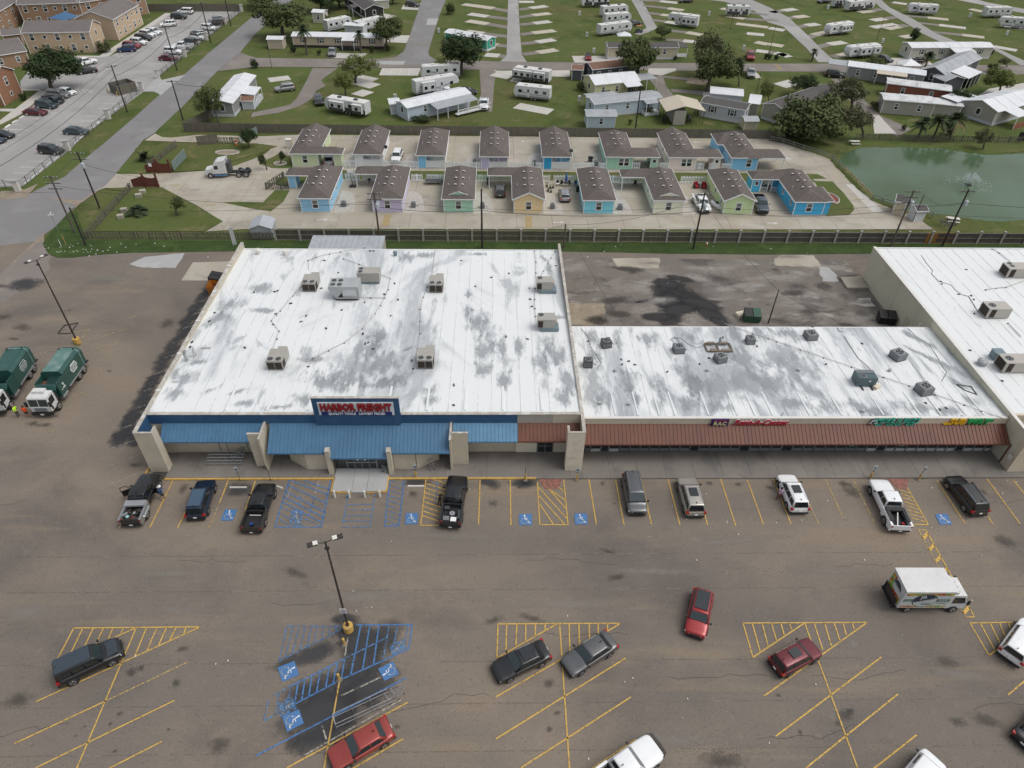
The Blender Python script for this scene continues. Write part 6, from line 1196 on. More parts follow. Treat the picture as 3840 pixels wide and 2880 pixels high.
def carspec(ty):
 if ty in SPEC:return SPEC[ty]
 p=TYPES[ty];L,W,H=p['L'],p['W'],p['H'];w=W/2;out=[]
 def part(name,me,role=None,parent=-1,loc=(0,0,0),opt=None):out.append((name,me,role,parent,loc,opt));return len(out)-1
 bed=p.get('bed');zb=p['base'];hood,cowl,belt,tail=p['hood'],p['cowl'],p['belt'],p['tail']
 xw=p['cab'][0]
 st=[(.498,.66,zb+.14,hood*.78),(.487,.86,zb+.04,hood*.86),(.455,.95,zb,hood*.93),(.40,.985,zb,hood*.97),(.30,1.0,zb,hood*1.02),(xw,1.0,zb,cowl),(.05,1.0,zb,belt),(-.10,1.0,zb,belt)]
 if bed:st+=[(bed+.02,1.0,zb,belt),(bed,1.0,zb,belt)]
 else:st+=[(-.25,1.0,zb,belt+.01),(-.38,1.0,zb,tail),(-.45,.97,zb+.03,tail-.01),(-.485,.90,zb+.08,tail-.06),(-.499,.74,zb+.2,tail-.2)]
 mb=MB();rings=[]
 for(x,ws,z0,zt)in st:
  h=zt-z0;a=w*ws
  half=[(a*.80,z0),(a*.97,z0+.10*h),(a,z0+.48*h),(a*.985,zt-.20*h),(a*.93,zt-.07*h),(a*.74,zt)]
  ring=[(0,z0)]+half+[(0,zt+.015)]+[(-y,z)for y,z in reversed(half)]
  rings.append([(x*L,y,z)for y,z in ring])
 n=len(rings[0])
 for r_ in rings:mb.v+=r_
 for i in range(len(rings)-1):
  for k in range(n):mb.f.append((i*n+k,i*n+(k+1)%n,(i+1)*n+(k+1)%n,(i+1)*n+k));mb.m.append(0)
 mb.f.append(tuple(reversed(range(n))));mb.m.append(0);mb.f.append(tuple((len(rings)-1)*n+k for k in range(n)));mb.m.append(0)
 mb.f=[f[::-1]for f in mb.f]
 part('body',bake_subsurf(mb.mesh('body',m_white),1),'paint')
 x0,x1,x2,x3=[v*L for v in p['cab']];bw,tw=w*.93,w*.74;zB=belt-.06
 zf=max(belt,cowl)-.05
 C={'fl':(x0,bw*.95,zf),'fr':(x0,-bw*.95,zf),'rl':(x3,bw*.93,zB),'rr':(x3,-bw*.93,zB),'tfl':(x1,tw*.97,H-.05),'tfr':(x1,-tw*.97,H-.05),'trl':(x2,tw*.94,H-.05),'trr':(x2,-tw*.94,H-.05)}
 C={k:Ve(v)for k,v in C.items()}
 bm=bmesh.new();V={k:bm.verts.new(v)for k,v in C.items()}
 for f in(('fl','fr','tfr','tfl'),('rr','rl','trl','trr'),('rl','fl','tfl','trl'),('fr','rr','trr','tfr'),('tfl','tfr','trr','trl'),('fr','fl','rl','rr')):bm.faces.new([V[k]for k in f])
 top=[e for e in bm.edges if all(v.co.z>H-.1 for v in e.verts)]
 sd=[e for e in bm.edges if abs(e.verts[0].co.z-e.verts[1].co.z)>.2]
 bmesh.ops.bevel(bm,geom=top+sd,offset=.09,segments=3,affect='EDGES',profile=.6)
 for v in bm.verts:
  if v.co.z>H-.06:v.co.z+=.05*(1-(v.co.y/tw)**2)
 me=bpy.data.meshes.new('cabin');bm.normal_update();bmesh.ops.recalc_face_normals(bm,faces=bm.faces);bm.to_mesh(me);bm.free();me.materials.append(m_white);me.polygons.foreach_set('use_smooth',[True]*len(me.polygons))
 part('cabin',me,'paint')
 def quad(a,b,c,d,u0,u1,v0,v1,off=.018,shrink=0):
  """a-b bottom edge, d-c top edge"""
  S=lambda u,v:a.lerp(b,u).lerp(d.lerp(c,u),v)
  P=[S(u0,v0),S(u1,v0),S(u1-shrink,v1),S(u0+shrink,v1)];nrm=(P[1]-P[0]).cross(P[3]-P[0]).normalized()
  return[q+nrm*off for q in P]
 def glass(name,q,mat):
  m_=MB();m_.add(q,[(0,1,2,3)]);c=sum(q,Ve())/4;nrm=(q[1]-q[0]).cross(q[3]-q[0]).normalized()
  b_=[v-nrm*.03 for v in q];m_.add(b_,[]);m_.f+=[(0,4,5,1),(1,5,6,2),(2,6,7,3),(3,7,4,0)];m_.m+=[0]*4;part(name,m_.mesh(name,mat))
 glass('windshield',quad(C['fr'],C['fl'],C['tfl'],C['tfr'],.05,.95,.10,.90),m_glassw)
 glass('rear_window',quad(C['rl'],C['rr'],C['trr'],C['trl'],.08,.92,.15 if not bed else.3,.88),m_glassd)
 for u0,u1 in p['side']:
  glass('side_window',quad(C['fl'],C['rl'],C['trl'],C['tfl'],u0,u1,.12,.86),m_glassd)
  glass('side_window',quad(C['rr'],C['fr'],C['tfr'],C['trr'],1-u1,1-u0,.12,.86),m_glassd)
 xr0,xr1=x1-.25,x2+.2
 part('roof_panel',BX(xr1,xr0,-tw*.8,tw*.8,H+.012,H+.048).mesh('roof_panel',m_glassd),None,-1,(0,0,0),'darkroof')
 part('sunroof',BX(xr0-1.15,xr0-.15,-tw*.55,tw*.55,H+.01,H+.052).mesh('sunroof',m_glassd),None,-1,(0,0,0),'sunroof')
 for s in(-1,1):
  part('roof_rail',TB([(xr0-.05,s*tw*.84,H-.01),(xr0-.2,s*tw*.84,H+.07),(xr1+.2,s*tw*.84,H+.07),(xr1+.05,s*tw*.84,H-.01)],.022,5).mesh('roof_rail',m_steel),None,-1,(0,0,0),'rails')
 part('antenna',MB().add([(x2+.35,-.03,H+.03),(x2+.35,.03,H+.03),(x2+.12,.03,H+.03),(x2+.12,-.03,H+.03),(x2+.14,0,H+.14)],[(0,1,4),(1,2,4),(2,3,4),(3,0,4)]).mesh('antenna',m_black),None,-1,(0,0,0),'antenna')
 for s in(-1,1):
  mm=MB().box((x0-.12 if not bed else x0-.1,s*(w+.10),belt+.06),(.14,.2,.15)).mesh('mirror',m_black);part('mirror',mm,'mirror')
 for s in(-1,1):
  mm=MB();mm.add([(L*.492,s*w*.50,hood*.66),(L*.470,s*w*.90,hood*.68),(L*.452,s*w*.935,hood*.84),(L*.484,s*w*.50,hood*.80)],[(0,1,2,3)if s>0 else(3,2,1,0)])
  mm.v=[(v[0]+.035,v[1]+s*.02,v[2]+.02)for v in mm.v];part('headlight',mm.mesh('headlight',m_headlens))
  zt=tail if not bed else belt;xr=-L*.49
  part('taillight',BX(xr-.05,xr+.18,s*w*.70,s*w*.955,zt-.34,zt-.10).mesh('taillight',m_redlens))
 part('grille',BX(L*.485,L*.505,-w*.48,w*.48,hood*.50,hood*.74).mesh('grille',m_black))
 part('front_bumper',BX(L*.44,L*.507,-w*.80,w*.80,zb+.0,zb+.16).mesh('front_bumper',m_black))
 part('rear_bumper',BX(-L*.508,-L*.45,-w*.86,w*.86,zb+.02,zb+.22).mesh('rear_bumper',m_black))
 part('number_plate',BX(-L*.512,-L*.503,-.16,.16,(zb+.36)if not bed else zb+.08,(zb+.50)if not bed else zb+.20).mesh('number_plate',m_plate))
 r=p['r'];tw_=.25
 tyre=TB([(0,-tw_/2,0),(0,-tw_/2+.03,0),(0,tw_/2-.03,0),(0,tw_/2,0)],[r-.05,r,r,r-.05],20).mesh('wheel',m_rubber,True)
 rim=MB()
 rim.tube([(0,tw_/2-.02,0),(0,tw_/2+.005,0)],[r*.66,r*.62],20)
 rimm=rim.mesh('rim',m_chrome)
 hubm=MB();hubm.tube([(0,tw_/2-.0,0),(0,tw_/2+.012,0)],[r*.2,r*.18],8);
 for k in range(5):
  a=2*PI*k/5;c,s_=cs(a),sn(a);hubm.add([(r*.24*c-r*.10*s_,tw_/2+.008,r*.24*s_+r*.10*c),(r*.56*c-r*.13*s_,tw_/2+.008,r*.56*s_+r*.13*c),(r*.56*c+r*.13*s_,tw_/2+.008,r*.56*s_-r*.13*c),(r*.24*c+r*.10*s_,tw_/2+.008,r*.24*s_-r*.10*c)],[(0,1,2,3)])
 hubme=hubm.mesh('spoke_gap',m_black)
 fx,rx=(.305*L,-.30*L)if not bed else(.325*L,-.295*L)
 for x in(fx,rx):
  for s in(-1,1):
   am=MB();am.tube([(x,s*(w*.985),r+.02),(x,s*(w*1.004),r+.02)],r*1.20,20);part('wheel_arch',am.mesh('wheel_arch',m_black))
   i=part('wheel',tyre,None,-1,(x,s*(w-.085),r));part('rim',rimm,'flip' if s<0 else None,i);part('spoke_gap',hubme,'flip' if s<0 else None,i)
 if bed:
  xb=bed*L;xe=-.497*L;zf_=zb+.42;zt=belt+.0
  for s in(-1,1):part('bed_side',BX(xe,xb-.01,s*w*.80,s*w*.985,zb+.05,zt).mesh('bed_side',m_white),'paint2')
  part('bed_front',BX(xb-.09,xb-.012,-w*.79,w*.79,zf_,zt).mesh('bed_front',m_black));part('bed_floor',BX(xe+.06,xb-.1,-w*.79,w*.79,zf_-.1,zf_).mesh('bed_floor',m_black))
  part('tailgate',BX(xe-.02,xe+.05,-w*.795,w*.795,zb+.2,zt-.01).mesh('tailgate',m_white),'paint')
 SPEC[ty]=out;return out
def car(ty,col,front,rear,label,z=.7,opts=(),group=None,near=True,scale=1.0,cat=None,base=0.0,col2=None):
 f=T(*front,z)if isinstance(front[0],str)else Ve(front);r_=T(*rear,z)if isinstance(rear[0],str)else Ve(rear)
 c=(f+r_)/2;d=f-r_;ang=math.atan2(d.y,d.x)
 nm={'pickup':'pickup_truck','bigpickup':'pickup_truck','van':'cargo_van','minivan':'minivan','suv':'parked_suv','boxy':'parked_suv'}.get(ty,'parked_car')
 t=thing(nm,label,cat or{'pickup_truck':'pickup truck','cargo_van':'van','minivan':'minivan','parked_suv':'suv'}.get(nm,'car'),(c.x,c.y,base),ang,group)
 if scale!=1:t.scale=(scale,)*3
 objs=[]
 for name,me,role,par,loc,opt in carspec(ty):
  if opt and opt not in opts and not(opt=='rails' and TYPES[ty].get('rails')and 'norails' not in opts)and not(opt=='antenna' and near):objs.append(None);continue
  if not near and name in('spoke_gap','front_bumper','wheel_arch'):objs.append(None);continue
  o=put(name,me,t if par<0 else objs[par],loc)
  if role=='flip':o.rotation_euler=(0,0,PI)
  if role in('paint','paint2'):setmat(o,PT[col2]if(role=='paint2' and col2)else PT[col])
  if role=='mirror' and 'colmirror' in opts:setmat(o,PT[col])
  objs.append(o)
 return t
def extra(t,mb,name,mat,label=None):return mb.mk(name,mat,t,label=label)
t1=car('bigpickup','black',('m',445,800),('m',240,1270),'black dually pickup with open doors and silver toolbox at the left end of the row',col2='silver')
extra(t1,BX(-1.55,-.85,-.98,.98,1.30,1.52),'toolbox',m_steel)
for k in range(16):w_=(RU(-2.9,-1.7),RU(-.7,.7));extra(t1,MB().box((w_[0],w_[1],.95+RU(0,.15)),(RU(.15,.5),RU(.1,.35),RU(.15,.3)),random.random()*3),'bed_junk',random.choice([m_black,m_darkmetal,m_steel,m_darkmetal,m_black]))
extra(t1,MB().cyl((-2.6,.35,.9),.17,.3,10),'bucket',plain('teal_bucket',(.3,.5,.5),.5));extra(t1,TB([(-2.7,.2,1.05),(-2.4,0,1.1),(-2.6,-.3,1.08),(-2.8,.1,1.1),(-2.4,.4,1.06)],.03,5),'hose',plain('red_hose',(.4,.04,.03),.5))
def door_open(t,x,y,ang,s,mat):
 q=Matrix.Rotation(ang,3,'Z');w=MB();w.add([Ve((x,y,.55))+q@Ve(v)for v in((0,0,0),(-1.05,0,0),(-1.05,0,.75),(0,0,.78),(0,.07,0),(-1.05,.07,0),(-1.05,.07,.75),(0,.07,.78))],[(0,1,2,3),(7,6,5,4),(0,4,5,1),(1,5,6,2),(2,6,7,3),(3,7,4,0)])
 d=w.mk('open_door',mat,t);w=MB();P=[Ve((x,y+.03,1.33))+q@Ve(v)for v in((0-.12,0,0),(-1.05,0,0),(-1.0,0,.5),(-.5,0,.52))]
 for a,b in zip(P,P[1:]+P[:1]):w.beam(a,b,.05,.05)
 w.mk('window_frame',m_black,d)
door_open(t1,.95,1.02,R(-62),1,PT['black']);door_open(t1,.95,-1.05,R(58),-1,PT['black'])
for s in(-1,1):extra(t1,TB([(-2.45,s*.95,.95),(-2.45,s*1.13,.9),(-1.25,s*1.13,.9),(-1.25,s*.95,.95)],.16,8),'flared_fender',PT['silver'])
t=car('suv','navy',('m',985,845),('m',870,1200),'dark blue suv between the two black pickups',z=.8,opts=('norails',));extra(t,BX(-1.85,.32,-.62,.62,1.75,1.785),'roof_sheen',paint('sky_sheen_navy',(.07,.12,.18),.4))  # lighter sheet over the navy roof: sky reflection put into the colour
t3=car('pickup','black',('m',1580,890),('m',1425,1325),'black crew cab pickup left of the blue hatched zone',z=.8)
extra(t3,BX(-2.5,-2.1,-.1,.2,.76,.95),'battery_box',m_black);extra(t3,TB([(-2.3,-.1,1.0),(-2.35,.1,1.1),(-2.45,.12,1.0),(-2.3,.1,.98)],.06,6),'blue_bag',plain('bright_blue_bag',(.02,.09,.5),.5));extra(t3,MB().beam((-1.3,-.6,1.0),(-1.3,.5,1.0),.06),'timber_strip',m_ow)
t4=car('bigpickup','black',('n',1145,755),('n',1080,1140),'black pickup with spare wheel and crates in its bed',z=.8)
w=TB([(-1.9,-.05,.86),(-1.9,-.05,1.1)],.40,16).mk('spare_wheel',m_rubber,t4,True);TB([(-1.9,-.05,1.09),(-1.9,-.05,1.115)],.26,14).mk('rim',m_chrome,w);TB([(-1.9,-.05,1.112),(-1.9,-.05,1.125)],.08,8).mk('hub',m_black,w)
extra(t4,BX(-2.95,-2.45,-.55,-.0,.86,1.22),'white_box',m_white);extra(t4,BX(-2.8,-2.3,.15,.75,.86,1.15),'grey_crate',m_md);extra(t4,BX(-1.4,-1.0,.3,.8,.86,1.1),'dark_crate',m_dk);extra(t4,BX(-2.6,-1.5,-.85,-.65,.86,1.25),'dark_case',m_dk)
car('minivan','grey',('o',720,920),('o',655,595),'grey suv parked nose out facing the camera',z=.8)
t=car('suv','beige',('o',1163,620),('o',1252,940),'champagne suv with black sunroof',z=.8,opts=('sunroof',),scale=1.03)
car('suv','white',('p',112,575),('p',235,865),'white suv with a woman standing beside it',z=.8,opts=('sunroof',))
t8=car('bigpickup','white',('p',922,612),('p',1130,1040),'white pickup with black toolboxes beside the yellow hatching',z=.9)
for s in(-1,1):extra(t8,BX(-2.6,-1.0,s*.62,s*.98,1.25,1.42),'side_toolbox',m_black)
extra(t8,BX(-1.35,-.9,-.95,.95,1.22,1.46),'cross_toolbox',m_black);extra(t8,MB().beam((-2.9,.3,.98),(-1.4,-.2,1.2),.1,.06),'plank',m_ow);extra(t8,MB().cyl((-2.6,-.35,.86),.14,.2,10),'red_can',m_redlens)
car('suv','black',('p',1590,580),('p',1828,888),'black suv with silver roof rack at the right end of the row',z=.85,scale=1.03)
t=car('boxy','black',('s',430,2430),('s',233,2523),'black boxy suv parked on the left yellow hatching',z=.8)
t.location.z=0;extra(t,BX(-2.2,.4,-.70,.70,1.86,1.885),'roof_sheen',paint('sky_sheen_roof',(.055,.075,.095),.4));extra(t,BX(1.25,2.2,-.72,.72,1.075,1.10),'bonnet_sheen',paint('sky_sheen_hood',(.05,.065,.08),.4))  # grey-blue sheets over black roof and bonnet paint in the sky's reflection
car('sedan','black',('s',1858,2520),('s',2048,2432),'black sedan parked left of the grey sedan',z=.75,opts=('darkroof',))
car('sedan','grey',('t',435,865),('t',765,658),'grey metallic sedan in the middle of the lower lot',z=.75)
t=car('suv','red',('t',1420,640),('t',1495,265),'bright red suv with black roof driving alone down the lot',z=.8,opts=('darkroof','norails'),scale=.94)
extra(t,MB().add([(.42,.55,1.50),(.42,-.55,1.50),(.85,-.66,1.22),(.85,.66,1.22)],[(3,2,1,0)]),'sunshade',plain('blue_sunshade',(.03,.13,.30),.4))
car('suv','maroon',('u',382,700),('u',50,875),'dark red suv on the right hand yellow hatching',z=.8,opts=('sunroof','norails'),scale=.93)
car('sedan','brick',('r',605,1585),('r',1018,1345),'faded red sedan beside the cart corral at the bottom',z=.75)
t=car('bigpickup','white',('s',2462,2795),(9.90,17.9,0),'white truck with black grille guard cut off by the bottom edge',z=.9)
f0=T('s',2462,2795,.9);ang=R(31);t.rotation_euler.z=ang;t.location=(f0.x-cs(ang)*3.1,f0.y-sn(ang)*3.1,0)
for z in(.6,.85,1.1):extra(t,TB([(2.9,-.98,z),(3.28,-.8,z),(3.36,0,z),(3.28,.8,z),(2.9,.98,z)],.035,5),'grille_guard',m_black)
t=car('van','white',('s',3515,2850),(30,17,0),'white cargo van cut off by the bottom edge',z=1.0)
f0=T('s',3512,2838,1.1);ang=R(36);t.rotation_euler.z=ang;t.location=(f0.x-cs(ang)*2.75,f0.y-sn(ang)*2.75,0)
t=car('boxy','white',('s',3960,2370),('s',3795,2475),'white suv cut off by the right edge',z=.8)
f0=T('s',3790,2462,.8);ang=R(38);t.rotation_euler.z=ang;t.location=(f0.x+cs(ang)*2.3,f0.y+sn(ang)*2.3,0)
c0=T('s',3855,2765,.6);t=car('sedan','black',(c0.x+2,c0.y+1.2,0),(c0.x-2,c0.y-1.2,0),'black car just entering the frame at the lower right edge');t.location.x+=1.4;t.location.y+=.8
cc='cars parked among the cottages'
car('hatch','silver',('g',450,615),('g',462,705),'silver hatchback beside the turquoise cottage',z=.8,group=cc)
car('suv','white',('f',1203,365),('f',1232,290),'white suv parked beside the white back cottage',z=.8,group=cc,scale=.95)
car('sedan','silver',('f',630,330),('f',628,378),'silver car inside the green carport',z=.7,group=cc,near=False)
car('suv','grey',('f',2112,585),('f',2110,655),'grey suv under the peach cottage carport',z=.8,group=cc,scale=.92)
t=car('pickup','white',('g',1680,800),('g',1600,670),'white pickup between the cream and green cottages',z=.9,group=cc)
car('bigpickup','slate',('g',2180,810),('g',2125,665),'dark grey pickup between the green and bright blue cottages',z=1.0,group=cc,scale=.96)
ac='cars in the apartment parking lot'
for ty,col,f,r_,lab in(('boxy','white',(1535,92),(1662,98),'white boxy suv nearest the rear fence'),('suv','black',(1600,138),(1488,138),'black suv in the second stall from the rear fence'),('suv','white',(1392,208),(1505,198),'white crossover alone near the walkway'),('suv','white',(1368,275),(1288,264),'white suv behind the long white suv'),('boxy','white',(1352,302),(1205,280),'long white suv, third in the middle cluster'),('suv','black',(1305,325),(1168,318),'black suv in the middle cluster'),('suv','white',(1248,362),(1148,352),'white crossover between the black and red suvs'),('suv','red',(1198,392),(1078,385),'red suv next to the navy suv'),('suv','blue',(1020,422),(1162,415),'navy blue suv at the end of the middle cluster'),('hatch','bluegrey',(585,545),(682,540),'blue grey hatchback behind the oak tree'),('pickup','white',(800,520),(665,550),'white pickup with open bed by the oak tree'),('sedan','maroon',(690,602),(612,600),'maroon sedan half behind the oak tree'),('sedan','black',(688,612),(800,595),'black sedan in front of the white pickup'),('suv','silver',(1815,168),(1920,158),'silver suv at the far end of the street side row'),('suv','brown',(1802,198),(1925,188),'dark brown suv in the street side row'),('suv','white',(1868,240),(1748,228),'white crossover in the street side row'),('hatch','silver',(1655,292),(1755,275),'silver hatchback behind the jeep'),('boxy','white',(1780,325),(1650,305),'white jeep with black soft top'),('suv','bluegrey',(1565,350),(1690,362),'blue grey suv behind the white pickup'),('pickup','white',(1495,392),(1655,395),'white pickup with black bed in the street side row'),('boxy','white',(1565,442),(1440,435),'white boxy suv next to the maroon sedan'),('sedan','maroon',(1530,498),(1378,490),'maroon sedan behind the utility pole'),('hatch','white',(640,795),(520,775),'white hatchback at the top of the lower cluster'),('boxy','silver',(603,815),(412,808),'silver off road suv in the lower cluster'),('suv','dark',(548,868),(365,852),'charcoal suv in the lower cluster'),('suv','bluegrey',(488,905),(315,892),'blue grey crossover in the lower cluster'),('sedan','maroon',(400,962),(205,955),'dark red sedan at the end of the lower cluster')):
 t=car(ty,col,('a',*f),('a',*r_),lab+' in the apartment lot',z=.75,group=ac,near=False,base=-.03)
 if 'soft top' in lab:BX(-2.0,.3,-.75,.75,1.86,1.95).mk('soft_top',m_black,t)
car('sedan','bluegrey',('e',760,115),('e',550,108),'dark grey sedan parked at the street fence',z=.7,group=ac,near=False,base=-.03)
car('suv','black',('e',545,285),('e',330,262),'black suv parked at the street fence',z=.8,group=ac,near=False,base=-.03)
car('sedan','black',('e',120,150),('e',-90,135),'black car at the left edge, upper one',z=.7,group=ac,near=False,base=-.03);car('sedan','navy',('e',40,190),('e',-170,180),'dark car at the left edge, lower one',z=.7,group=ac,near=False,base=-.03)
rc='cars among the park lots'
for ty,col,f,r_,lab,sh in(('suv','silver',(165,765),(328,745),'silver suv on the curved lane by the white mobile home','b'),('suv','black',(555,900),(530,825),'black suv next to the black and white travel trailer','b'),('pickup','silver',(650,480),(665,415),'silver pickup in front of the tan mobile home','b'),('suv','brown',(1420,42),(1285,28),'dark two tone suv at the top beside the side street','b'),('pickup','white',(1740,790),(1560,800),'white pickup beside the large fifth wheel trailer','b'),('sedan','dark',(1885,780),(1770,775),'charcoal sedan behind the white pickup','b'),('pickup','white',(1968,935),(1972,858),'white pickup facing the camera on the lane','b'),('smallcar','red',(665,510),(655,462),'small red convertible with black top on the concrete drive','c'),('sedan','black',(1100,188),(1030,200),'black sedan beside the golf cart','c'),('pickup','red',(2070,515),(2050,445),'red pickup beside the road at the right','c'),('pickup','silver',(2070,660),(2055,595),'silver pickup below the cross road','c'),('sedan','silver',(1628,905),(1515,870),'silver sedan behind the tan carport','c'),('suv','black',(650,645),(512,630),'black suv under the blue grey carport','d'),('sedan','black',(1060,515),(965,485),'black sedan on the drive of the long beige home','d'),('sedan','black',(1240,520),(1345,515),'black car in front of the palm tree','d')):
 t=car(ty,col,(sh,*f),(sh,*r_),lab,z=.75,group=rc,near=False,base=-.04)
 if 'convertible' in lab:BX(-1.0,.2,-.6,.6,1.43,1.5).mk('soft_top',m_black,t)
for f,r_,lab in((('c',1475,0),('c',1530,0),'dark car at the very top edge'),(('d',460,5),('d',510,3),'dark car at the top edge near the trailers')):car('sedan','dark',f,r_,lab,z=.7,group=rc,near=False,base=-.04)
def wheel(par,x,y,r,w=.3,side=1,rimc=None):
 o=TB([(0,-w/2,0),(0,-w/2+.04,0),(0,w/2-.04,0),(0,w/2,0)],[r-.06,r,r,r-.06],20).mk('wheel',m_rubber,par,True,loc=(x,y,r))
 q=TB([(0,side*(w/2-.04),0),(0,side*(w/2+.01),0)],[r*.6,r*.55],16).mk('rim',rimc or m_chrome,o)
 TB([(0,side*(w/2-.0),0),(0,side*(w/2+.06),0)],[r*.2,r*.16],8).mk('hub',m_darkmetal,o);return o
pa=T('u',1085,295,3.35);pb=T('u',1470,290,3.35);cx=pa.x;bl=pb.x-pa.x;yb=(pa.y+pb.y)/2
BT=thing('box_truck','white box truck with JB PRODUCE graphics driving to the right','truck',(pa.x,yb,0),R(-.5))
m_truckwhite=grime('white_truck_panel',(.62,.62,.61),.45,.06,2,dirt=(.5,.49,.46),dirt_scale=.8,dirt_amt=.4)
BX(0,bl,0,2.45,.95,3.35).mk('cargo_box',m_truckwhite,BT)
BX(-.02,bl+.02,-.02,2.47,3.352,3.40).mk('roof_cap',m_truckwhite,BT)
m_fruit=multi('fruit_print',(.42,.04,.04),[((.50,.42,.06),1.4,.50,.54,1,(1,1,1)),((.14,.34,.05),1.1,.52,.56,1,(1,1,1)),((.55,.16,.05),2.2,.58,.6,1,(1,1,1)),((.6,.58,.5),4,.62,.66,1,(1,1,1))],rough=.4,bump=0)
m_dgreen=plain('dark_green_print',(.02,.12,.08),.4);m_paleprint=plain('pale_print',(.50,.54,.52),.4);m_navyprint=plain('navy_print',(.012,.02,.05),.4)
BX(.12,bl-.1,-.012,-.002,1.05,3.22).mk('side_print',m_paleprint,BT)
BX(.14,bl-.12,-.018,-.013,2.86,3.2).mk('fruit_band',m_fruit,BT);BX(.14,bl-.12,-.018,-.013,1.07,1.30).mk('fruit_band',m_fruit,BT)
BX(.14,bl-.12,-.02,-.014,1.95,2.3).mk('green_band',m_dgreen,BT)
def ell(cx_,cz,rx,rz,y0,y1,a0=0,a1=360,tilt=0):
 n=32;P=[]
 for k in range(n+1 if a1-a0<360 else n):
  a=R(a0+(a1-a0)*k/n);u,v=rx*cs(a),rz*sn(a);P.append((cx_+u*cs(tilt)-v*sn(tilt),cz+u*sn(tilt)+v*cs(tilt)))
 w=MB();n=len(P);w.add([(p[0],y0,p[1])for p in P]+[(p[0],y1,p[1])for p in P],[tuple(range(n)),tuple(range(2*n-1,n-1,-1))]+[(i,n+i,n+(i+1)%n,(i+1)%n)for i in range(n)]);return w
ex=bl*.46
ell(ex,2.12,1.08,.98,-.030,-.020).mk('oval_edge',m_navyprint,BT);ell(ex,2.12,1.02,.92,-.036,-.031).mk('oval',m_paleprint,BT)
ell(ex,2.12,1.01,.91,-.042,-.037,22,202).mk('oval_top',m_navyprint,BT)
def ttext(par,body,x,y,z,size,mat,tilt=0,rot=0,**k):
 me=text_mesh(body,size,mat,name='lettering',**k);me.transform(Matrix.Translation((x,y,z))@Matrix.Rotation(R(rot),4,'Z')@FACE_FRONT@Matrix.Rotation(tilt,4,'Z'));return put('lettering',me,par)
ttext(BT,'JB',ex-.28,-.05,2.66,.62,m_paleprint,.2,extrude=.004,offset=.015);ttext(BT,'P R O D U C E',ex-.02,-.05,2.14,.30,m_paleprint,.38,extrude=.004,offset=.008)
ttext(BT,'QUALITY &',ex+.3,-.05,1.75,.16,m_navyprint,extrude=.003);ttext(BT,'FRESHNESS',ex+.25,-.05,1.55,.16,m_navyprint,extrude=.003)
ttext(BT,'DAILY',.62,-.03,2.12,.30,m_paleprint,extrude=.004,shear=.1);ttext(BT,'FRESH',bl-.72,-.03,2.12,.30,m_paleprint,extrude=.004,shear=.1);ttext(BT,'956-607-8241',bl-.72,-.03,1.72,.15,m_navyprint,extrude=.003)
BX(-.03,-.005,.15,2.3,1.0,3.2).mk('rear_door',m_paleprint,BT);BX(-.036,-.031,.2,2.25,1.05,1.9).mk('fruit_band',m_fruit,BT);BX(-.037,-.031,1.6,2.25,1.95,3.1).mk('fruit_band',m_fruit,BT)
w=ell(0,2.45,.62,.62,-.045,-.038);w.v=[(v[1],1.15-v[0],v[2])for v in w.v];w.mk('round_logo',m_paleprint,BT)
w=ell(0,2.45,.60,.60,-.052,-.046,0,180);w.v=[(v[1],1.15-v[0],v[2])for v in w.v];w.mk('round_logo_top',m_navyprint,BT)
ttext(BT,'PRODUCE',-.056,1.15,2.55,.2,m_paleprint,0,-90,extrude=.003)
BX(-.35,-.05,.1,2.35,.7,.85).mk('lift_gate',m_black,BT);BX(-.2,-.12,.3,2.15,.9,1.6).mk('lift_plate',m_darkmetal,BT)
for y in(.3,2.1):BX(-.3,-.22,y,y+.1,.5,1.9).mk('lift_post',m_black,BT)
BX(-.1,bl+1.6,.75,1.7,.6,.93).mk('chassis',m_black,BT)
cb=MB();X=bl+.15
cb.add([(X,.2,.55),(X+1.65,.2,.55),(X+1.75,.2,1.25),(X+1.35,.28,2.35),(X,.28,2.42),(X,2.25,.55),(X+1.65,2.25,.55),(X+1.75,2.25,1.25),(X+1.35,2.17,2.35),(X,2.17,2.42)],[(0,1,2,3,4),(9,8,7,6,5),(1,6,7,2),(2,7,8,3),(3,8,9,4),(0,4,9,5),(0,5,6,1)])
cb.mk('cab',m_truckwhite,BT)
MB().add([(X+1.77,.35,1.35),(X+1.77,2.1,1.35),(X+1.41,2.05,2.25),(X+1.41,.4,2.25)],[(0,1,2,3)]).mk('windshield',m_glassw,BT)
MB().add([(X+.35,.185,1.35),(X+1.5,.185,1.35),(X+1.25,.25,2.1),(X+.35,.25,2.15)],[(0,1,2,3)]).mk('side_window',m_glassd,BT)
MB().add([(X+.35,2.265,1.35),(X+.35,2.2,2.15),(X+1.25,2.2,2.1),(X+1.5,2.265,1.35)],[(0,1,2,3)]).mk('side_window',m_glassd,BT)
BX(X-.1,X+.55,.35,2.1,2.43,2.75).mk('reefer_unit',m_truckwhite,BT);BX(X+.05,X+.25,.5,1.9,2.752,2.78).mk('reefer_grille',m_black,BT)
for y in(-.05,2.5):BX(X+1.45,X+1.6,y-.08,y+.08,1.5,2.05).mk('mirror',m_black,BT)
BX(X+1.6,X+1.85,.3,2.15,.45,.75).mk('bumper',m_truckwhite,BT)
for k in range(3):MB().box((X+.9,.7+k*.5,2.42),(.1,.12,.08)).mk('marker_light',m_ow,BT)
for x in(1.15,X+.75):
 for y,s in((.22,-1),(2.22,1)):wheel(BT,x,y,.42,.28,s)
m_rgreen=grime('refuse_green',(.018,.075,.062),.35,.12,1.5,dirt=(.05,.105,.095),dirt_scale=.8,dirt_amt=.5,coat=.3)
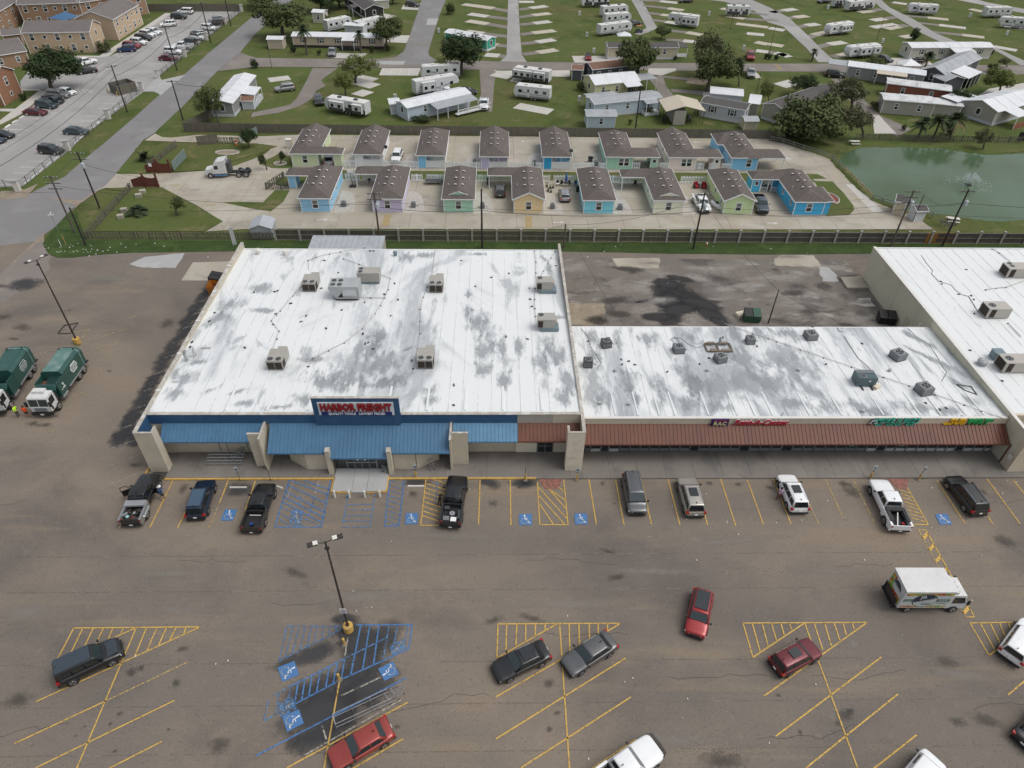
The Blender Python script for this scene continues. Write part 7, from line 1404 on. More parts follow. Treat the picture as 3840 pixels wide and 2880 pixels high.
m_rgreen2=grime('worn_green_top',(.10,.19,.17),.5,.2,1.2,dirt=(.30,.36,.34),dirt_scale=.9,dirt_amt=.6);m_rust2=grime('rusty_metal',(.14,.06,.03),.9)
m_logo=plain('white_logo',(.62,.65,.64),.5);m_yl=plain('yellow_plate',(.65,.45,.02),.5)
def refuse(c,ang,label,second=False):
 t=thing('refuse_truck',label,'refuse truck',(c[0],c[1],0),ang,'refuse trucks parked side by side')
 b=MB();sect=[(-1.22,1.0),(-1.22,3.1),(-.95,3.45),(.95,3.45),(1.22,3.1),(1.22,1.0)]
 def loft(x0,x1,sc,mat,name,z=0):
  w=MB();n=len(sc);w.add([(x0,y,z_)for y,z_ in sc]+[(x1,y,z_)for y,z_ in sc],[tuple(range(n)),tuple(range(2*n-1,n-1,-1))]+[(i,n+i,n+(i+1)%n,(i+1)%n)for i in range(n)]);w.f=[f[::-1]for f in w.f];return w.mk(name,mat,t)
 loft(-3.6,.55,sect,m_rgreen,'body')
 BX(-3.55,.5,-.9,.9,3.452,3.475).mk('body_top',m_rgreen if second else m_rgreen2,t)
 loft(-4.35,-3.62,[(-1.2,1.2),(-1.2,2.9),(-.9,3.25),(.9,3.25),(1.2,2.9),(1.2,1.2)],m_rgreen,'tailgate');loft(-3.75,-3.55,[(-1.27,1.1),(-1.27,3.15),(-.97,3.52),(.97,3.52),(1.27,3.15),(1.27,1.1)],m_rgreen2,'tailgate_rib')
 BX(-4.42,-4.36,.35,1.1,1.5,2.6).mk('yellow_panel',m_yl,t);BX(-4.9,-4.3,-1.1,1.1,.75,.85).mk('rear_flap',m_black,t);BX(-4.42,-4.36,-1.1,.3,1.3,2.6).mk('rear_plate',m_darkmetal,t)
 w=MB();w.b2(.57,2.1,-1.22,-1.12,1.0,2.95);w.b2(.57,2.1,1.12,1.22,1.0,2.95);w.b2(2.0,2.1,-1.12,1.12,1.0,2.75);w.b2(.57,2.0,-1.12,1.12,1.0,1.5);w.mk('hopper',m_rgreen,t)
 BX(.7,1.98,-1.1,1.1,1.52,2.2 if not second else 1.8).mk('hopper_load',m_rust2 if not second else m_black,t)
 if not second:MB().add([(.6,-.2,2.9),(2.1,-.2,2.6),(2.1,1.24,2.6),(.6,1.24,2.9),(2.35,-1.2,2.1),(2.35,1.2,2.1),(2.1,-1.2,2.6),(2.1,1.2,2.6)],[(3,2,1,0),(0,1,2,3)]).mk('hopper_hood',m_rgreen,t)
 MB().add([(2.1,-1.2,2.75),(2.1,1.2,2.75),(2.5,1.1,2.2),(2.5,-1.1,2.2),(2.4,1.1,1.2),(2.4,-1.1,1.2)],[(3,2,1,0),(5,4,2,3)]).mk('hopper_front',m_rgreen,t)
 for s in(-1,1):
  n=6;P=[(-2.3,1.75),(-1.3,1.75),(-1.0,2.3),(-1.3,2.85),(-2.3,2.85),(-2.6,2.3)]
  w=MB();w.add([(x,s*1.235,z)for x,z in P]+[(x,s*1.222,z)for x,z in P],[tuple(range(6))if s<0 else tuple(reversed(range(6)))]+[(i,(i+1)%6,6+(i+1)%6,6+i)for i in range(6)]);w.mk('logo_plate',m_logo if not second else m_logo,t)
  w=MB()
  Q=[(-1.8+(x+1.8)*.88,2.3+(z-2.3)*.88)for x,z in P];w.add([(x,s*1.245,z)for x,z in Q]+[(x,s*1.236,z)for x,z in Q],[tuple(range(6))if s<0 else tuple(reversed(range(6)))]+[(i,(i+1)%6,6+(i+1)%6,6+i)for i in range(6)])
  if second:w.mk('logo_field',m_rgreen,t)
  mt=m_logo if second else m_rgreen
  for j,zz in enumerate((2.55,2.3,2.05)):
   for k in range(5):BX(-2.35+k*.24,-2.2+k*.24,s*1.25,s*1.256,zz-.07,zz+.07).mk('logo_mark',mt,t)
  BX(-3.4,.3,s*1.10,s*1.3,.95,1.12).mk('side_step',m_steel,t)
 if not second:
  for k in range(9):MB().box((1.15+RU(-.4,.5),1.235,1.8+RU(-.5,.5)),(RU(.15,.4),.02,RU(.06,.14)),0,0,Matrix.Rotation(RU(-.8,.8),3,'Y')).mk('graffiti_stroke',m_logo,t)
 for y in(-.9,.75):TB([(-3.65,y,3.55),(-3.5,y+.1,3.7),(-3.65,y+.2,3.55)],.05,6).mk('hose',m_black,t)
 cx0=3.05;w=MB()
 prof=[(cx0,.85),(4.5,.85),(4.62,1.5),(4.42,2.65),(4.3,2.78),(cx0,2.78)]
 n=len(prof);w.add([(x,-1.12,z)for x,z in prof]+[(x,1.12,z)for x,z in prof],[tuple(range(n)),tuple(range(2*n-1,n-1,-1))]+[(i,n+i,n+(i+1)%n,(i+1)%n)for i in range(n)]);w.mk('cab',m_truckwhite,t)
 for a,b_ in((-1.02,-.04),(.04,1.02)):MB().add([(4.60,a,1.66),(4.60,b_,1.66),(4.455,b_,2.56),(4.455,a,2.56)],[(0,1,2,3)]).mk('windshield',m_glassw,t)
 for s in(-1,1):
  q=[(3.35,s*1.13,1.6),(4.3,s*1.13,1.6),(4.22,s*1.13,2.5),(3.35,s*1.13,2.5)];MB().add(q,[(0,1,2,3)if s<0 else(3,2,1,0)]).mk('side_window',m_glassd,t)
  q=[(4.05,s*1.132,.95),(4.35,s*1.132,.95),(4.35,s*1.132,1.45),(4.05,s*1.132,1.45)];MB().add(q,[(0,1,2,3)if s<0 else(3,2,1,0)]).mk('lower_window',m_glassd,t)
  BX(4.5,4.7,s*1.2,s*1.45,1.7,2.3).mk('mirror',m_black,t);BX(4.60,4.66,s*.75,s*1.0,.95,1.1).mk('headlight',m_headlens,t)
 BX(4.61,4.655,-.62,.62,1.05,1.5).mk('grille',m_md,t);BX(4.45,4.78,-1.15,1.15,.5,.8).mk('bumper',m_black,t);BX(4.78,4.80,-.2,.2,.55,.72).mk('number_plate',m_plate,t)
 BX(3.0,3.65,-.8,.55,2.785,3.1).mk('roof_unit',m_truckwhite,t)
 BX(-4.2,4.4,-.5,.5,.6,.95).mk('chassis',m_black,t);BX(2.45,3.0,-.9,.9,.9,2.0).mk('engine_block',m_dk,t)
 for y in(-1.0,1.0):TB([(2.0,y,.8),(.9,y,.8)],.27,10).mk('air_tank',m_steel,t)
 for x in(-3.4,-2.2,3.2):
  for s in(-1,1):wheel(t,x,s*1.02,.52,.32,s)
 return t
refuse((-51.75,62.6),R(-89),'green refuse truck with white cab, graffiti and worn green top, right one of two')
refuse((-57.6,62.7),R(-84),'green refuse truck with open hopper, cut off by the left edge',True)
ST=thing('semi_tractor','white semi tractor with blue skirts parked on the concrete court','truck',(-49.9,123.6,0),R(-174))
m_blueskirt=plain('blue_skirt',(.10,.2,.36),.4)
w=MB();prof=[(2.6,.6),(4.0,.6),(4.1,1.2),(3.9,1.55),(2.6,1.75)];n=5
w.add([(x,-.85 if x>3 else-1.05,z)for x,z in prof]+[(x,.85 if x>3 else 1.05,z)for x,z in prof],[tuple(range(n)),tuple(range(2*n-1,n-1,-1))]+[(i,n+i,n+(i+1)%n,(i+1)%n)for i in range(n)]);w.mk('bonnet',m_truckwhite,ST)
w=MB();prof=[(.1,.9),(2.58,.9),(2.58,1.8),(2.25,2.6),(1.7,3.05),(.1,3.35)];n=6
w.add([(x,-1.15,z)for x,z in prof]+[(x,1.15,z)for x,z in prof],[tuple(range(n)),tuple(range(2*n-1,n-1,-1))]+[(i,n+i,n+(i+1)%n,(i+1)%n)for i in range(n)]);w.mk('sleeper_cab',m_truckwhite,ST)
MB().add([(2.6,-1.0,1.85),(2.6,1.0,1.85),(2.24,.98,2.58),(2.24,-.98,2.58)],[(0,1,2,3)]).mk('windshield',m_glassw,ST)
for s in(-1,1):
 q=[(1.5,s*1.165,1.7),(2.3,s*1.165,1.7),(2.1,s*1.165,2.4),(1.5,s*1.165,2.4)];MB().add(q,[(0,1,2,3)if s<0 else(3,2,1,0)]).mk('side_window',m_glassd,ST)
 BX(.2,2.4,s*1.0,s*1.2,.45,.72).mk('side_skirt',m_blueskirt,ST);BX(2.3,2.45,s*1.2,s*1.45,1.6,2.3).mk('mirror',m_white,ST)
 wheel(ST,3.15,s*1.0,.5,.3,s)
 for x in(-1.9,-3.2):wheel(ST,x,s*.95,.5,.55,s)
BX(-4.0,1.5,-.4,.4,.6,.9).mk('frame',m_black,ST);MB().cyl((-2.5,0,.9),.5,.15,14).mk('fifth_wheel',m_dk,ST)
for y in(-.7,.7):TB([(-.1,y,.8),(-.1,y,3.6)],.08,8).mk('exhaust_stack',m_chrome,ST)
BX(-.6,-.05,-.9,.9,.9,2.8).mk('rear_rack',m_dk,ST)
def motorbike(c,ang,label,mat=m_black):
 t=thing('motorcycle',label,'motorcycle',c,ang)
 for x in(-.72,.75):w_=TB([(x,-.06,.32),(x,.06,.32)],.32,16).mk('wheel',m_rubber,t);TB([(x,-.07,.32),(x,.07,.32)],.17,10).mk('rim',m_chrome,w_)
 TB([(.5,0,.85),(.2,0,.92),(-.1,0,.85)],[.1,.2,.12],8).mk('fuel_tank',mat,t);TB([(-.1,0,.78),(-.4,0,.75),(-.8,0,.85)],[.14,.18,.1],8).mk('seat',m_black,t)
 MB().box((.0,0,.45),(.55,.3,.4)).mk('engine',m_steel,t);TB([(.75,-.12,.32),(.45,-.12,1.0)],.03,6).tube([(.75,.12,.32),(.45,.12,1.0)],.03,6).mk('fork',m_chrome,t);TB([(.3,-.38,1.05),(.45,0,1.0),(.3,.38,1.05)],.025,6).mk('handlebar',m_chrome,t)
 TB([(.1,-.2,.3),(-.8,-.22,.35)],.05,6).mk('exhaust',m_chrome,t);return t
motorbike((29.6,128.6,0),R(-80),'black motorcycle in the mint cottage carport');motorbike((49.0,119.5,0),R(20),'black and white motorcycle in the bright blue carport',m_white);motorbike(tuple(T('c',1525,1035,0)),R(-80),'dark motorcycle under the tan carport')
motorbike((36.9,114.4,0),R(-60),'black and white four wheeled bike beside the white pickup',m_white)
JS=thing('jet_ski','white and black jet ski on the concrete beside the green cottage','jet ski',tuple(T('g',1765,765,.3)-Ve((0,0,.3))),R(-70))
TB([(1.5,0,.4),(1.2,0,.42),(.5,0,.42),(-1.0,0,.42),(-1.4,0,.45)],[.05,.32,.5,.5,.4],10).mk('hull',m_white,JS,True);TB([(.5,0,.75),(.0,0,.95),(-.3,0,.8),(-1.1,0,.8)],[.15,.25,.16,.14],8).mk('seat',m_black,JS,True);TB([(.1,-.35,1.1),(.25,0,1.05),(.1,.35,1.1)],.03,6).mk('handlebar',m_black,JS);BX(-1.2,1.1,-.35,.35,.02,.16).mk('stand',m_steel,JS)
BO=thing('small_boat','small silver boat stored behind the picket fence by the mint cottage','boat',(-11.6,120.6,0),0)
w=MB();w.add([(-1.7,-.5,.35),(1.2,-.5,.35),(1.9,0,.45),(1.2,.5,.35),(-1.7,.5,.35),(-1.7,-.7,.85),(1.2,-.7,.85),(2.1,0,.95),(1.2,.7,.85),(-1.7,.7,.85)],[(4,3,2,1,0),(0,1,6,5),(1,2,7,6),(2,3,8,7),(3,4,9,8),(4,0,5,9)]);w.mk('hull',m_steel,BO)
BX(-1.65,1.1,-.62,.62,.6,.66).mk('deck',m_dk,BO);BX(-1.2,-.8,-.1,.1,0,.35).b2(.6,.9,-.1,.1,0,.35).mk('trestle',m_dk,BO)
GC=thing('golf_cart','dark golf cart with orange roof beside the white trailer','golf cart',tuple(T('c',1095,280)),R(10))
BX(-1.1,1.1,-.55,.55,.3,.65).mk('body',m_dk,GC);BX(-1.0,.9,-.58,.58,1.85,1.92).mk('roof',plain('orange_roof',(.40,.13,.05),.5),GC)
for x in(-.95,.8):
 for y in(-.52,.52):BX(x-.02,x+.02,y-.02,y+.02,.65,1.85).mk('post',m_black,GC)
BX(-.5,.1,-.5,.5,.65,.95).mk('seat',m_black,GC)
for x in(-.75,.8):
 for s in(-1,1):wheel(GC,x,s*.5,.24,.18,s)
# ================================================================ TRAILER PARK AND APARTMENTS
m_rvw=grime('trailer_white',(.60,.61,.61),.45,.05,1.5);m_rvroof=grime('trailer_roof',(.62,.62,.60),.7,.08,1.0,dirt=(.48,.47,.44),dirt_scale=.8,dirt_amt=.5)
m_rvdk=plain('trailer_dark_trim',(.05,.052,.056),.4);m_rvgr=plain('trailer_grey',(.24,.25,.26),.4)
def ploft(prof,y0,y1,ins=0):
 n=len(prof);w=MB();w.add([(x,y0,z)for x,z in prof]+[(x,y1,z)for x,z in prof],[tuple(range(n)),tuple(range(2*n-1,n-1,-1))]+[(i,n+i,n+(i+1)%n,(i+1)%n)for i in range(n)]);return w
def rv(t_,f,r_,kind,label,low=None,slides=(),side=-1,z=1.9,wn=4):
 F,B_=T(t_,*f,z),T(t_,*r_,z);c=(F+B_)/2;d=F-B_;L=d.length-.6;a=math.atan2(d.y,d.x)
 t=thing('camper_trailer' if kind!='motor' else 'motorhome',label,'trailer' if kind!='motor' else 'motorhome',(c.x,c.y,-.05),a,'campers on the park lots')
 h=3.1 if kind!='fifth' else 3.45;X=L/2
 prof={'trailer':[(-X,.65),(X-.7,.65),(X-.15,1.15),(X,2.0),(X-.3,h-.2),(X-.7,h),(-X,h)],'fifth':[(-X,.65),(X-2.6,.65),(X-2.4,1.7),(X-.25,1.75),(X,2.2),(X-.3,h-.25),(X-.9,h),(-X,h)],'motor':[(-X,.5),(X-.1,.5),(X,1.3),(X-.3,h-.2),(X-.6,h),(-X,h)]}[kind]
 ploft(prof,-1.22,1.22).mk('body',m_rvw,t)
 BX(-X-.02,X-.72,-1.18,1.18,h+.002,h+.05).mk('roof',m_rvroof,t)
 for s in(-1,1):
  BX(-X+.02,X-(2.7 if kind=='fifth' else.9),s*1.222,s*1.24,.66,1.62 if low is m_rvdk else 1.1).mk('skirt',low or m_rvgr,t)
  for k in range(wn):
   x=-X+L*(k+.6)/(wn+.4)
   if k==2:BX(x-.3,x+.3,s*1.222,s*1.25,.8,2.7).mk('door',m_rvw,t);BX(x-.2,x+.2,s*1.252,s*1.262,1.8,2.5).mk('window',m_glassd,t)
   else:BX(x-.42,x+.42,s*1.222,s*1.245,1.7,2.35).mk('window',m_glassd,t)
  MB().add([(-X+.3,s*1.243,1.35),(0,s*1.243,1.3),(X*.75,s*1.243,2.0),(X*.6,s*1.243,2.05),(-.2,s*1.243,1.48),(-X+.3,s*1.243,1.45)],[tuple(range(6))if s<0 else tuple(reversed(range(6)))]).mk('stripe',low or m_rvgr,t)
  for x in((-.5-X*.1,.35-X*.1)if kind!='motor' else(-X*.45,X*.62)):wheel(t,x,s*1.08,.36,.22,s)
 for x in(-X*.45,X*.35):BX(x-.4,x+.4,-.32,.32,h+.05,h+.33).mk('air_conditioner',m_rvdk if low is m_rvdk else m_ow,t)
 BX(0-.2,.2,.5,.9,h+.05,h+.15).mk('roof_vent',m_ow,t)
 for(x0,x1)in slides:
  a0,a1=-X+L*x0,-X+L*x1;s=side
  BX(a0,a1,s*1.23,s*2.0,.95,h-.35).mk('slide_out',m_rvw,t);BX(a0-.05,a1+.05,s*1.2,s*2.05,h-.348,h-.29).mk('slide_roof',m_rvroof,t)
  BX(a0+.02,a1-.02,s*2.001,s*2.01,.97,1.5 if low is m_rvdk else 1.15).mk('slide_skirt',low or m_rvgr,t);n=max(1,int((a1-a0)/1.3))
  for k in range(n):x=a0+(a1-a0)*(k+.5)/n;BX(x-.38,x+.38,s*2.001,s*2.02,1.6,2.3).mk('window',m_glassd,t)
  for xx in(a0+.03,a1-.03):BX(xx-.06,xx+.06,s*2.001,s*2.015,.98,h-.4).mk('slide_trim',low or m_rvgr,t)
 if kind=='motor':MB().add([(X-.02,-1.0,1.5),(X-.02,1.0,1.5),(X-.22,1.0,2.6),(X-.22,-1.0,2.6)],[(0,1,2,3)]).mk('windshield',m_glassw,t)
 if kind=='trailer':
  MB().beam((X-.5,0,.6),(X+.9,0,.55),.12).mk('hitch',m_black,t);MB().add([(X-.02,-.9,2.05),(X-.02,.9,2.05),(X-.27,.9,2.75),(X-.27,-.9,2.75)],[(0,1,2,3)]).mk('front_cap',low or m_rvgr,t)
 return t
D_=m_rvdk
rv('b',(817,170),(592,215),'motor','white motorhome behind the long tan mobile home');rv('b',(1095,170),(858,225),'trailer','white trailer half hidden by the tree beside the side street')
rv('b',(608,870),(975,930),'trailer','white and black travel trailer with two slide outs, nearest the board fence',D_,((.05,.28),(.5,.85)),1);rv('b',(1745,690),(1355,755),'fifth','large white fifth wheel trailer beside the white pickup',None,((.12,.42),),-1)
rv('b',(1412,610),(1765,590),'motor','white motorhome with grey swirls behind the fifth wheel',None);rv('c',(5,610),(340,655),'trailer','black and white travel trailer with big slide outs',D_,((.1,.4),(.45,.95)),1)
rv('c',(15,765),(345,800),'trailer','white travel trailer with grey swoosh stripes',m_rvgr);rv('c',(1000,70),(765,88),'trailer','white trailer with dark stripes, upper one of the group of three',D_);rv('c',(1025,138),(790,155),'trailer','beige grey trailer, middle one of the group of three')
rv('c',(1028,215),(742,250),'trailer','long white trailer with steps, lowest of the group of three');rv('c',(1345,150),(1618,185),'fifth','white fifth wheel trailer alone between two lanes',m_rvgr,((.05,.5),),1);rv('c',(2068,85),(1848,80),'trailer','black bottomed trailer near the top, right of centre',D_)
rv('c',(590,5),(840,0),'trailer','trailer cut off by the top edge above the group of three',D_);rv('d',(912,22),(680,45),'trailer','white and black trailer with open dark panels at the top',D_);rv('d',(690,5),(560,12),'trailer','dark trailer at the top edge, left of the white and black one',D_)
rv('d',(505,250),(718,220),'trailer','grey fronted trailer with light slide out on the lawn',m_rvgr,((.1,.55),),1);rv('d',(675,440),(950,415),'trailer','grey and white travel trailer beside the park road',m_rvgr,((.02,.25),(.32,.7)),1)
rv('d',(1205,60),(1470,75),'trailer','white travel trailer hitched behind a dark truck',None,((.3,.7),),1);rv('d',(2100,90),(1868,95),'trailer','grey bottomed trailer in the upper right corner',m_rvgr);rv('d',(1995,175),(2290,195),'trailer','white travel trailer cut by the right edge',None)
m_lite_seam=grime('roof_seam_metal',(.50,.52,.53),.5)
m_wr=grime('white_metal_roof',(.66,.68,.69),.45,.06,.6,dirt=(.5,.52,.53),dirt_scale=.5,dirt_amt=.4,stretch=(1,.3,1));m_gr=grime('grey_metal_roof',(.34,.36,.37),.5,.1,1.0,dirt=(.22,.23,.235),dirt_scale=.4,dirt_amt=.6);m_dr=grime('dark_shingle_roof',(.085,.078,.075),.9,.15,2);m_br=grime('brown_shingle_roof',(.19,.105,.07),.9,.15,2,dirt=(.13,.07,.05),dirt_scale=.6,dirt_amt=.5);m_pr=grime('patched_white_roof',(.60,.61,.61),.6,.1,1,dirt=(.32,.33,.33),dirt_scale=.35,dirt_amt=.8);m_tr=grime('tan_metal_roof',(.52,.46,.36),.5,.06,1)
HM={k:grime(k+'_wall',c,.7,.06,1.5)for k,c in dict(tan=(.50,.42,.32),beige=(.56,.50,.36),grey=(.26,.26,.265),pale=(.50,.53,.56),pblue=(.46,.54,.60),yellow=(.64,.60,.36),charcoal=(.085,.09,.10),teal=(.04,.34,.24),black=(.03,.026,.024),taupe=(.36,.34,.30),rust=(.26,.09,.055),brick=(.32,.20,.13),orange=(.29,.15,.09),stucco=(.50,.38,.26),white=(.62,.63,.63),lbeige=(.55,.52,.44)).items()}
def house(t_,P,Q,wd,h,rise,wall,roof,label,nw=3,over=.3,name='mobile_home',cat='mobile home',rz='x',skirt=None,endwin=True,floors=1,ww=.9,wh=1.2,trim=None,group=None,shut=None,base=-.05):
 P,Q=T(t_,*P),T(t_,*Q);d=Q-P;L=d.length
 t=thing(name,label,cat,(P.x,P.y,base),math.atan2(d.y,d.x),group);s=1 if wd>0 else-1;W_=abs(wd);y0,y1=sorted((0,wd));b0=.6 if skirt else 0
 BX(0,L,y0,y1,b0,h).mk('wall',HM[wall],t)
 if skirt:BX(-.03,L+.03,y0-.03,y1+.03,0,b0-.002).mk('skirting',HM[skirt],t)
 o=over;cy=(y0+y1)/2;cx=L/2
 if rz=='x':
  vs=[(-o,y0-o,h),(L+o,y0-o,h),(L+o,y1+o,h),(-o,y1+o,h),(-o,cy,h+rise),(L+o,cy,h+rise)];fs=[(0,1,5,4),(2,3,4,5)];g=[[(0,y0,h-.01),(0,y1,h-.01),(0,cy,h+rise-.12)],[(L,y1,h-.01),(L,y0,h-.01),(L,cy,h+rise-.12)]]
 else:
  vs=[(-o,y0-o,h),(L+o,y0-o,h),(L+o,y1+o,h),(-o,y1+o,h),(cx,y0-o,h+rise),(cx,y1+o,h+rise)];fs=[(1,2,5,4),(3,0,4,5)];g=[[(L,y0,h-.01),(0,y0,h-.01),(cx,y0,h+rise-.12)],[(0,y1,h-.01),(L,y1,h-.01),(cx,y1,h+rise-.12)]]
 w=MB();w.add(vs,fs);w.add([(v[0],v[1],v[2]-.1)for v in vs],[f[::-1]for f in fs]);R0=w.mk('roof',roof,t)
 for q in g:MB().add(q,[(0,2,1)]).mk('gable',HM[wall],t)
 tr=trim or m_trim
 for a,b in((vs[0],vs[1]),(vs[2],vs[3]))if rz=='x' else((vs[0],vs[3]),(vs[1],vs[2])):MB().beam(Ve(a)-Ve((0,0,.06)),Ve(b)-Ve((0,0,.06)),.05,.16).mk('eave_board',tr,t)
 for a,b in(((vs[0],vs[4]),(vs[4],vs[3]),(vs[1],vs[5]),(vs[5],vs[2]))if rz=='x' else((vs[0],vs[4]),(vs[4],vs[1]),(vs[3],vs[5]),(vs[5],vs[2]))):MB().beam(Ve(a)-Ve((0,0,.04)),Ve(b)-Ve((0,0,.04)),.05,.14).mk('verge_board',tr,t)
 if roof in(m_wr,m_gr,m_pr)and rz=='x':
  for k in range(1,int(L/3.6)):x=k*3.6;MB().beam((x,y0-o,h+.02),(x,cy,h+rise+.02),.035,.03).mk('roof_seam',m_lite_seam,R0);MB().beam((x,y1+o,h+.02),(x,cy,h+rise+.02),.035,.03).mk('roof_seam',m_lite_seam,R0)
 for fl in range(floors):
  zc=b0+(h-b0)/floors*(fl+.55)
  for k in range(nw):
   x=L*(k+.6)/(nw+.2);big=(k+fl)%2 if floors>1 else 0
   hh=wh*(1.3 if big else(.6 if floors>1 else 1));w2=ww*(1.1 if big else.8)
   window(t,x,0,zc,w2,hh,'y',sgn=-s,trim=tr,bars=big or floors==1)
   if shut:
    for e in(-1,1):BX(x+e*(w2/2+.32)-.14,x+e*(w2/2+.32)+.14,-s*.001,-s*.05,zc-hh/2,zc+hh/2).mk('shutter',shut,t)
  if endwin:
   for xx,sg in((0,-1),(L,1)):window(t,xx,cy,zc,ww,wh,'x',sgn=sg,trim=tr,bars=False)
 for xx in(0,L):
  for yy in(y0,y1):BX(xx-.06,xx+.06,yy-.06,yy+.06,b0,h-.05).mk('corner_board',tr,t)
 return t,L
def leanto(t,x0,x1,y0,y1,z0,z1,roof,posts=True,name='porch_roof'):
 """flat-ish roof: z0 at y0, z1 at y1 (local)"""
 MB().add([(x0,y0,z0),(x1,y0,z0),(x1,y1,z1),(x0,y1,z1),(x0,y0,z0-.1),(x1,y0,z0-.1),(x1,y1,z1-.1),(x0,y1,z1-.1)],[(0,1,2,3),(7,6,5,4),(0,4,5,1),(1,5,6,2),(2,6,7,3),(3,7,4,0)]if y1>y0 else[(3,2,1,0),(4,5,6,7),(1,5,4,0),(2,6,5,1),(3,7,6,2),(0,4,7,3)]).mk(name,roof,t)
 if posts:
  n=max(2,int(abs(x1-x0)/2.6)+1)
  for k in range(n):x=x0+.1+(x1-x0-.2)*k/(n-1);BX(x-.05,x+.05,y0+.05*(1 if y1>y0 else-1)-.05,y0+.05*(1 if y1>y0 else-1)+.05,0,z0-.1).mk('post',m_trim,t)
bk_=m_black
t,L=house('a',(2030,1008),(2225,765),4.6,3.0,.6,'grey',m_wr,'grey mobile home with white roof near the street and the board fence',2,skirt='pale');leanto(t,6.5,12,-3.2,-.1,2.6,2.9,m_wr);BX(6.5,12,-3.1,-.1,0,1.1).mk('porch_wall',HM['pale'],t)
house('a',(2105,945),(2200,945),2.6,2.0,.6,'pale',m_br,'small white shed with rusty roof beside the grey mobile home',0,name='shed',cat='shed',endwin=False)
t,L=house('b',(330,405),(1100,420),4.4,2.9,.55,'tan',m_wr,'long tan mobile home with dark shutters and white roof by the palms',5,skirt='black',shut=bk_);leanto(t,L*.56,L*.70,-2.6,-.1,2.6,2.9,m_wr);BX(L*.53,L*.76,-2.4,-.1,0,.6).mk('deck',bk_,t)
house('b',(115,420),(240,422),3.0,2.5,.5,'tan',m_wr,'tan garden shed with white roof left of the tan mobile home',0,name='shed',cat='shed',endwin=False)
t,L=house('b',(950,172),(770,45),-6.0,3.0,1.2,'black',m_dr,'black mobile home with grey roof at the top',3,skirt='white');leanto(t,5,9,2.5,.1,2.7,3.0,m_dr)
house('b',(1035,78),(1150,72),4,2.6,.8,'lbeige',m_wr,'beige shed at the top beside the side street',0,name='shed',cat='shed',endwin=False);house('b',(500,195),(590,200),3.5,3.0,.5,'lbeige',m_wr,'small cream building with white awning behind the palm',1,name='shed',cat='shed');house('b',(775,290),(930,300),3,2.4,.3,'pale',m_wr,'white shed behind the long tan mobile home',0,name='shed',cat='shed',endwin=False)
house('b',(1640,372),(1995,445),4.2,2.9,.5,'teal',m_wr,'teal mobile home with white roof behind the dark oak',3,skirt='white')
t,L=house('b',(1317,1047),(1850,918),4.6,3.0,.6,'pblue',m_wr,'pale blue mobile home with grey awning and wheelchair ramp',2,skirt='pale');leanto(t,L*.33,L,-3.4,-.1,2.5,3.0,m_gr)
for k in range(34):BX(L*.62+k*.26,L*.62+k*.26+.07,-4.3,-4.25,.6,1.45).mk('ramp_baluster',m_trim,t)
BX(L*.62,L*.62+9,-4.32,-4.2,1.45,1.53).mk('ramp_rail',m_trim,t);BX(L*.62,L*.62+9,-4.2,-3.0,.45,.55).mk('ramp',m_trim,t)
house('b',(1170,990),(1245,985),3.4,2.4,.3,'pale',m_wr,'small white shed attached left of the pale blue home',0,name='shed',cat='shed',endwin=False)
t,L=house('c',(825,510),(1420,512),4.6,3.1,.7,'beige',m_dr,'cream mobile home with dark roof behind the leafy tree',3,skirt='white');leanto(t,L,L+2.8,.2,4.2,3.0,3.3,m_dr);BX(L+.1,L+2.8,.2,.3,.6,1.5).mk('porch_rail',m_trim,t)
house('c',(690,705),(1075,665),5.0,3.0,.9,'charcoal',m_br,'charcoal mobile home with brown shingle roof',4);house('c',(515,690),(600,695),4.0,2.6,.4,'charcoal',m_br,'charcoal shed with brown roof left of the brown roofed home',0,name='shed',cat='shed',endwin=False)
t,L=house('c',(712,842),(1085,805),7.0,3.0,1.1,'yellow',m_wr,'pale yellow house with white metal roof',3,name='house',cat='house');leanto(t,L*.62,L*.98,-2.5,-.1,2.6,3.0,m_wr,False);BX(L*.64,L*.96,-2.4,-.1,0,1.2).mk('porch_wall',HM['yellow'],t)
for k in range(7):BX(L*.645+k*L*.045,L*.645+k*L*.045+L*.038,-2.36,-2.3,1.25,2.4).mk('window',m_wg,t)
leanto(t,L,L+5.5,1,5.5,2.7,2.8,m_gr)
t,L=house('c',(705,1017),(1268,958),4.6,3.1,.5,'pblue',m_gr,'pale blue mobile home with weathered grey roof by the utility pole',3,skirt='pale',shut=None);leanto(t,L*.72,L*.93,-2.2,-.1,2.7,3.0,m_gr);BX(L*.72,L*.93,-2.1,-.2,0,.7).mk('deck',m_trim,t)
leanto(t,.5,L*.5,8.0,4.6,2.7,3.0,m_gr)
house('c',(645,1103),(885,1103),3.6,2.6,.5,'pblue',m_gr,'pale blue workshop shed right behind the board fence',1,name='shed',cat='shed',endwin=False)
CPT=thing('carport','tan metal carport with enclosed storage bay','carport',tuple(T('c',1390,1082)),.04)
ploft([(-2.0,3.0),(2.1,4.1),(6.8,3.0),(6.8,2.9),(2.1,4.0),(-2.0,2.9)],0,7.5).mk('roof',m_tr,CPT);BX(0,2.6,.1,7.2,0,3.0).mk('storage_bay',HM['taupe'],CPT)
for x in(-1.8,6.6):
 for y in(.3,2.6,5,7.2):BX(x-.05,x+.05,y-.05,y+.05,0,3.0).mk('post',m_darkmetal,CPT)
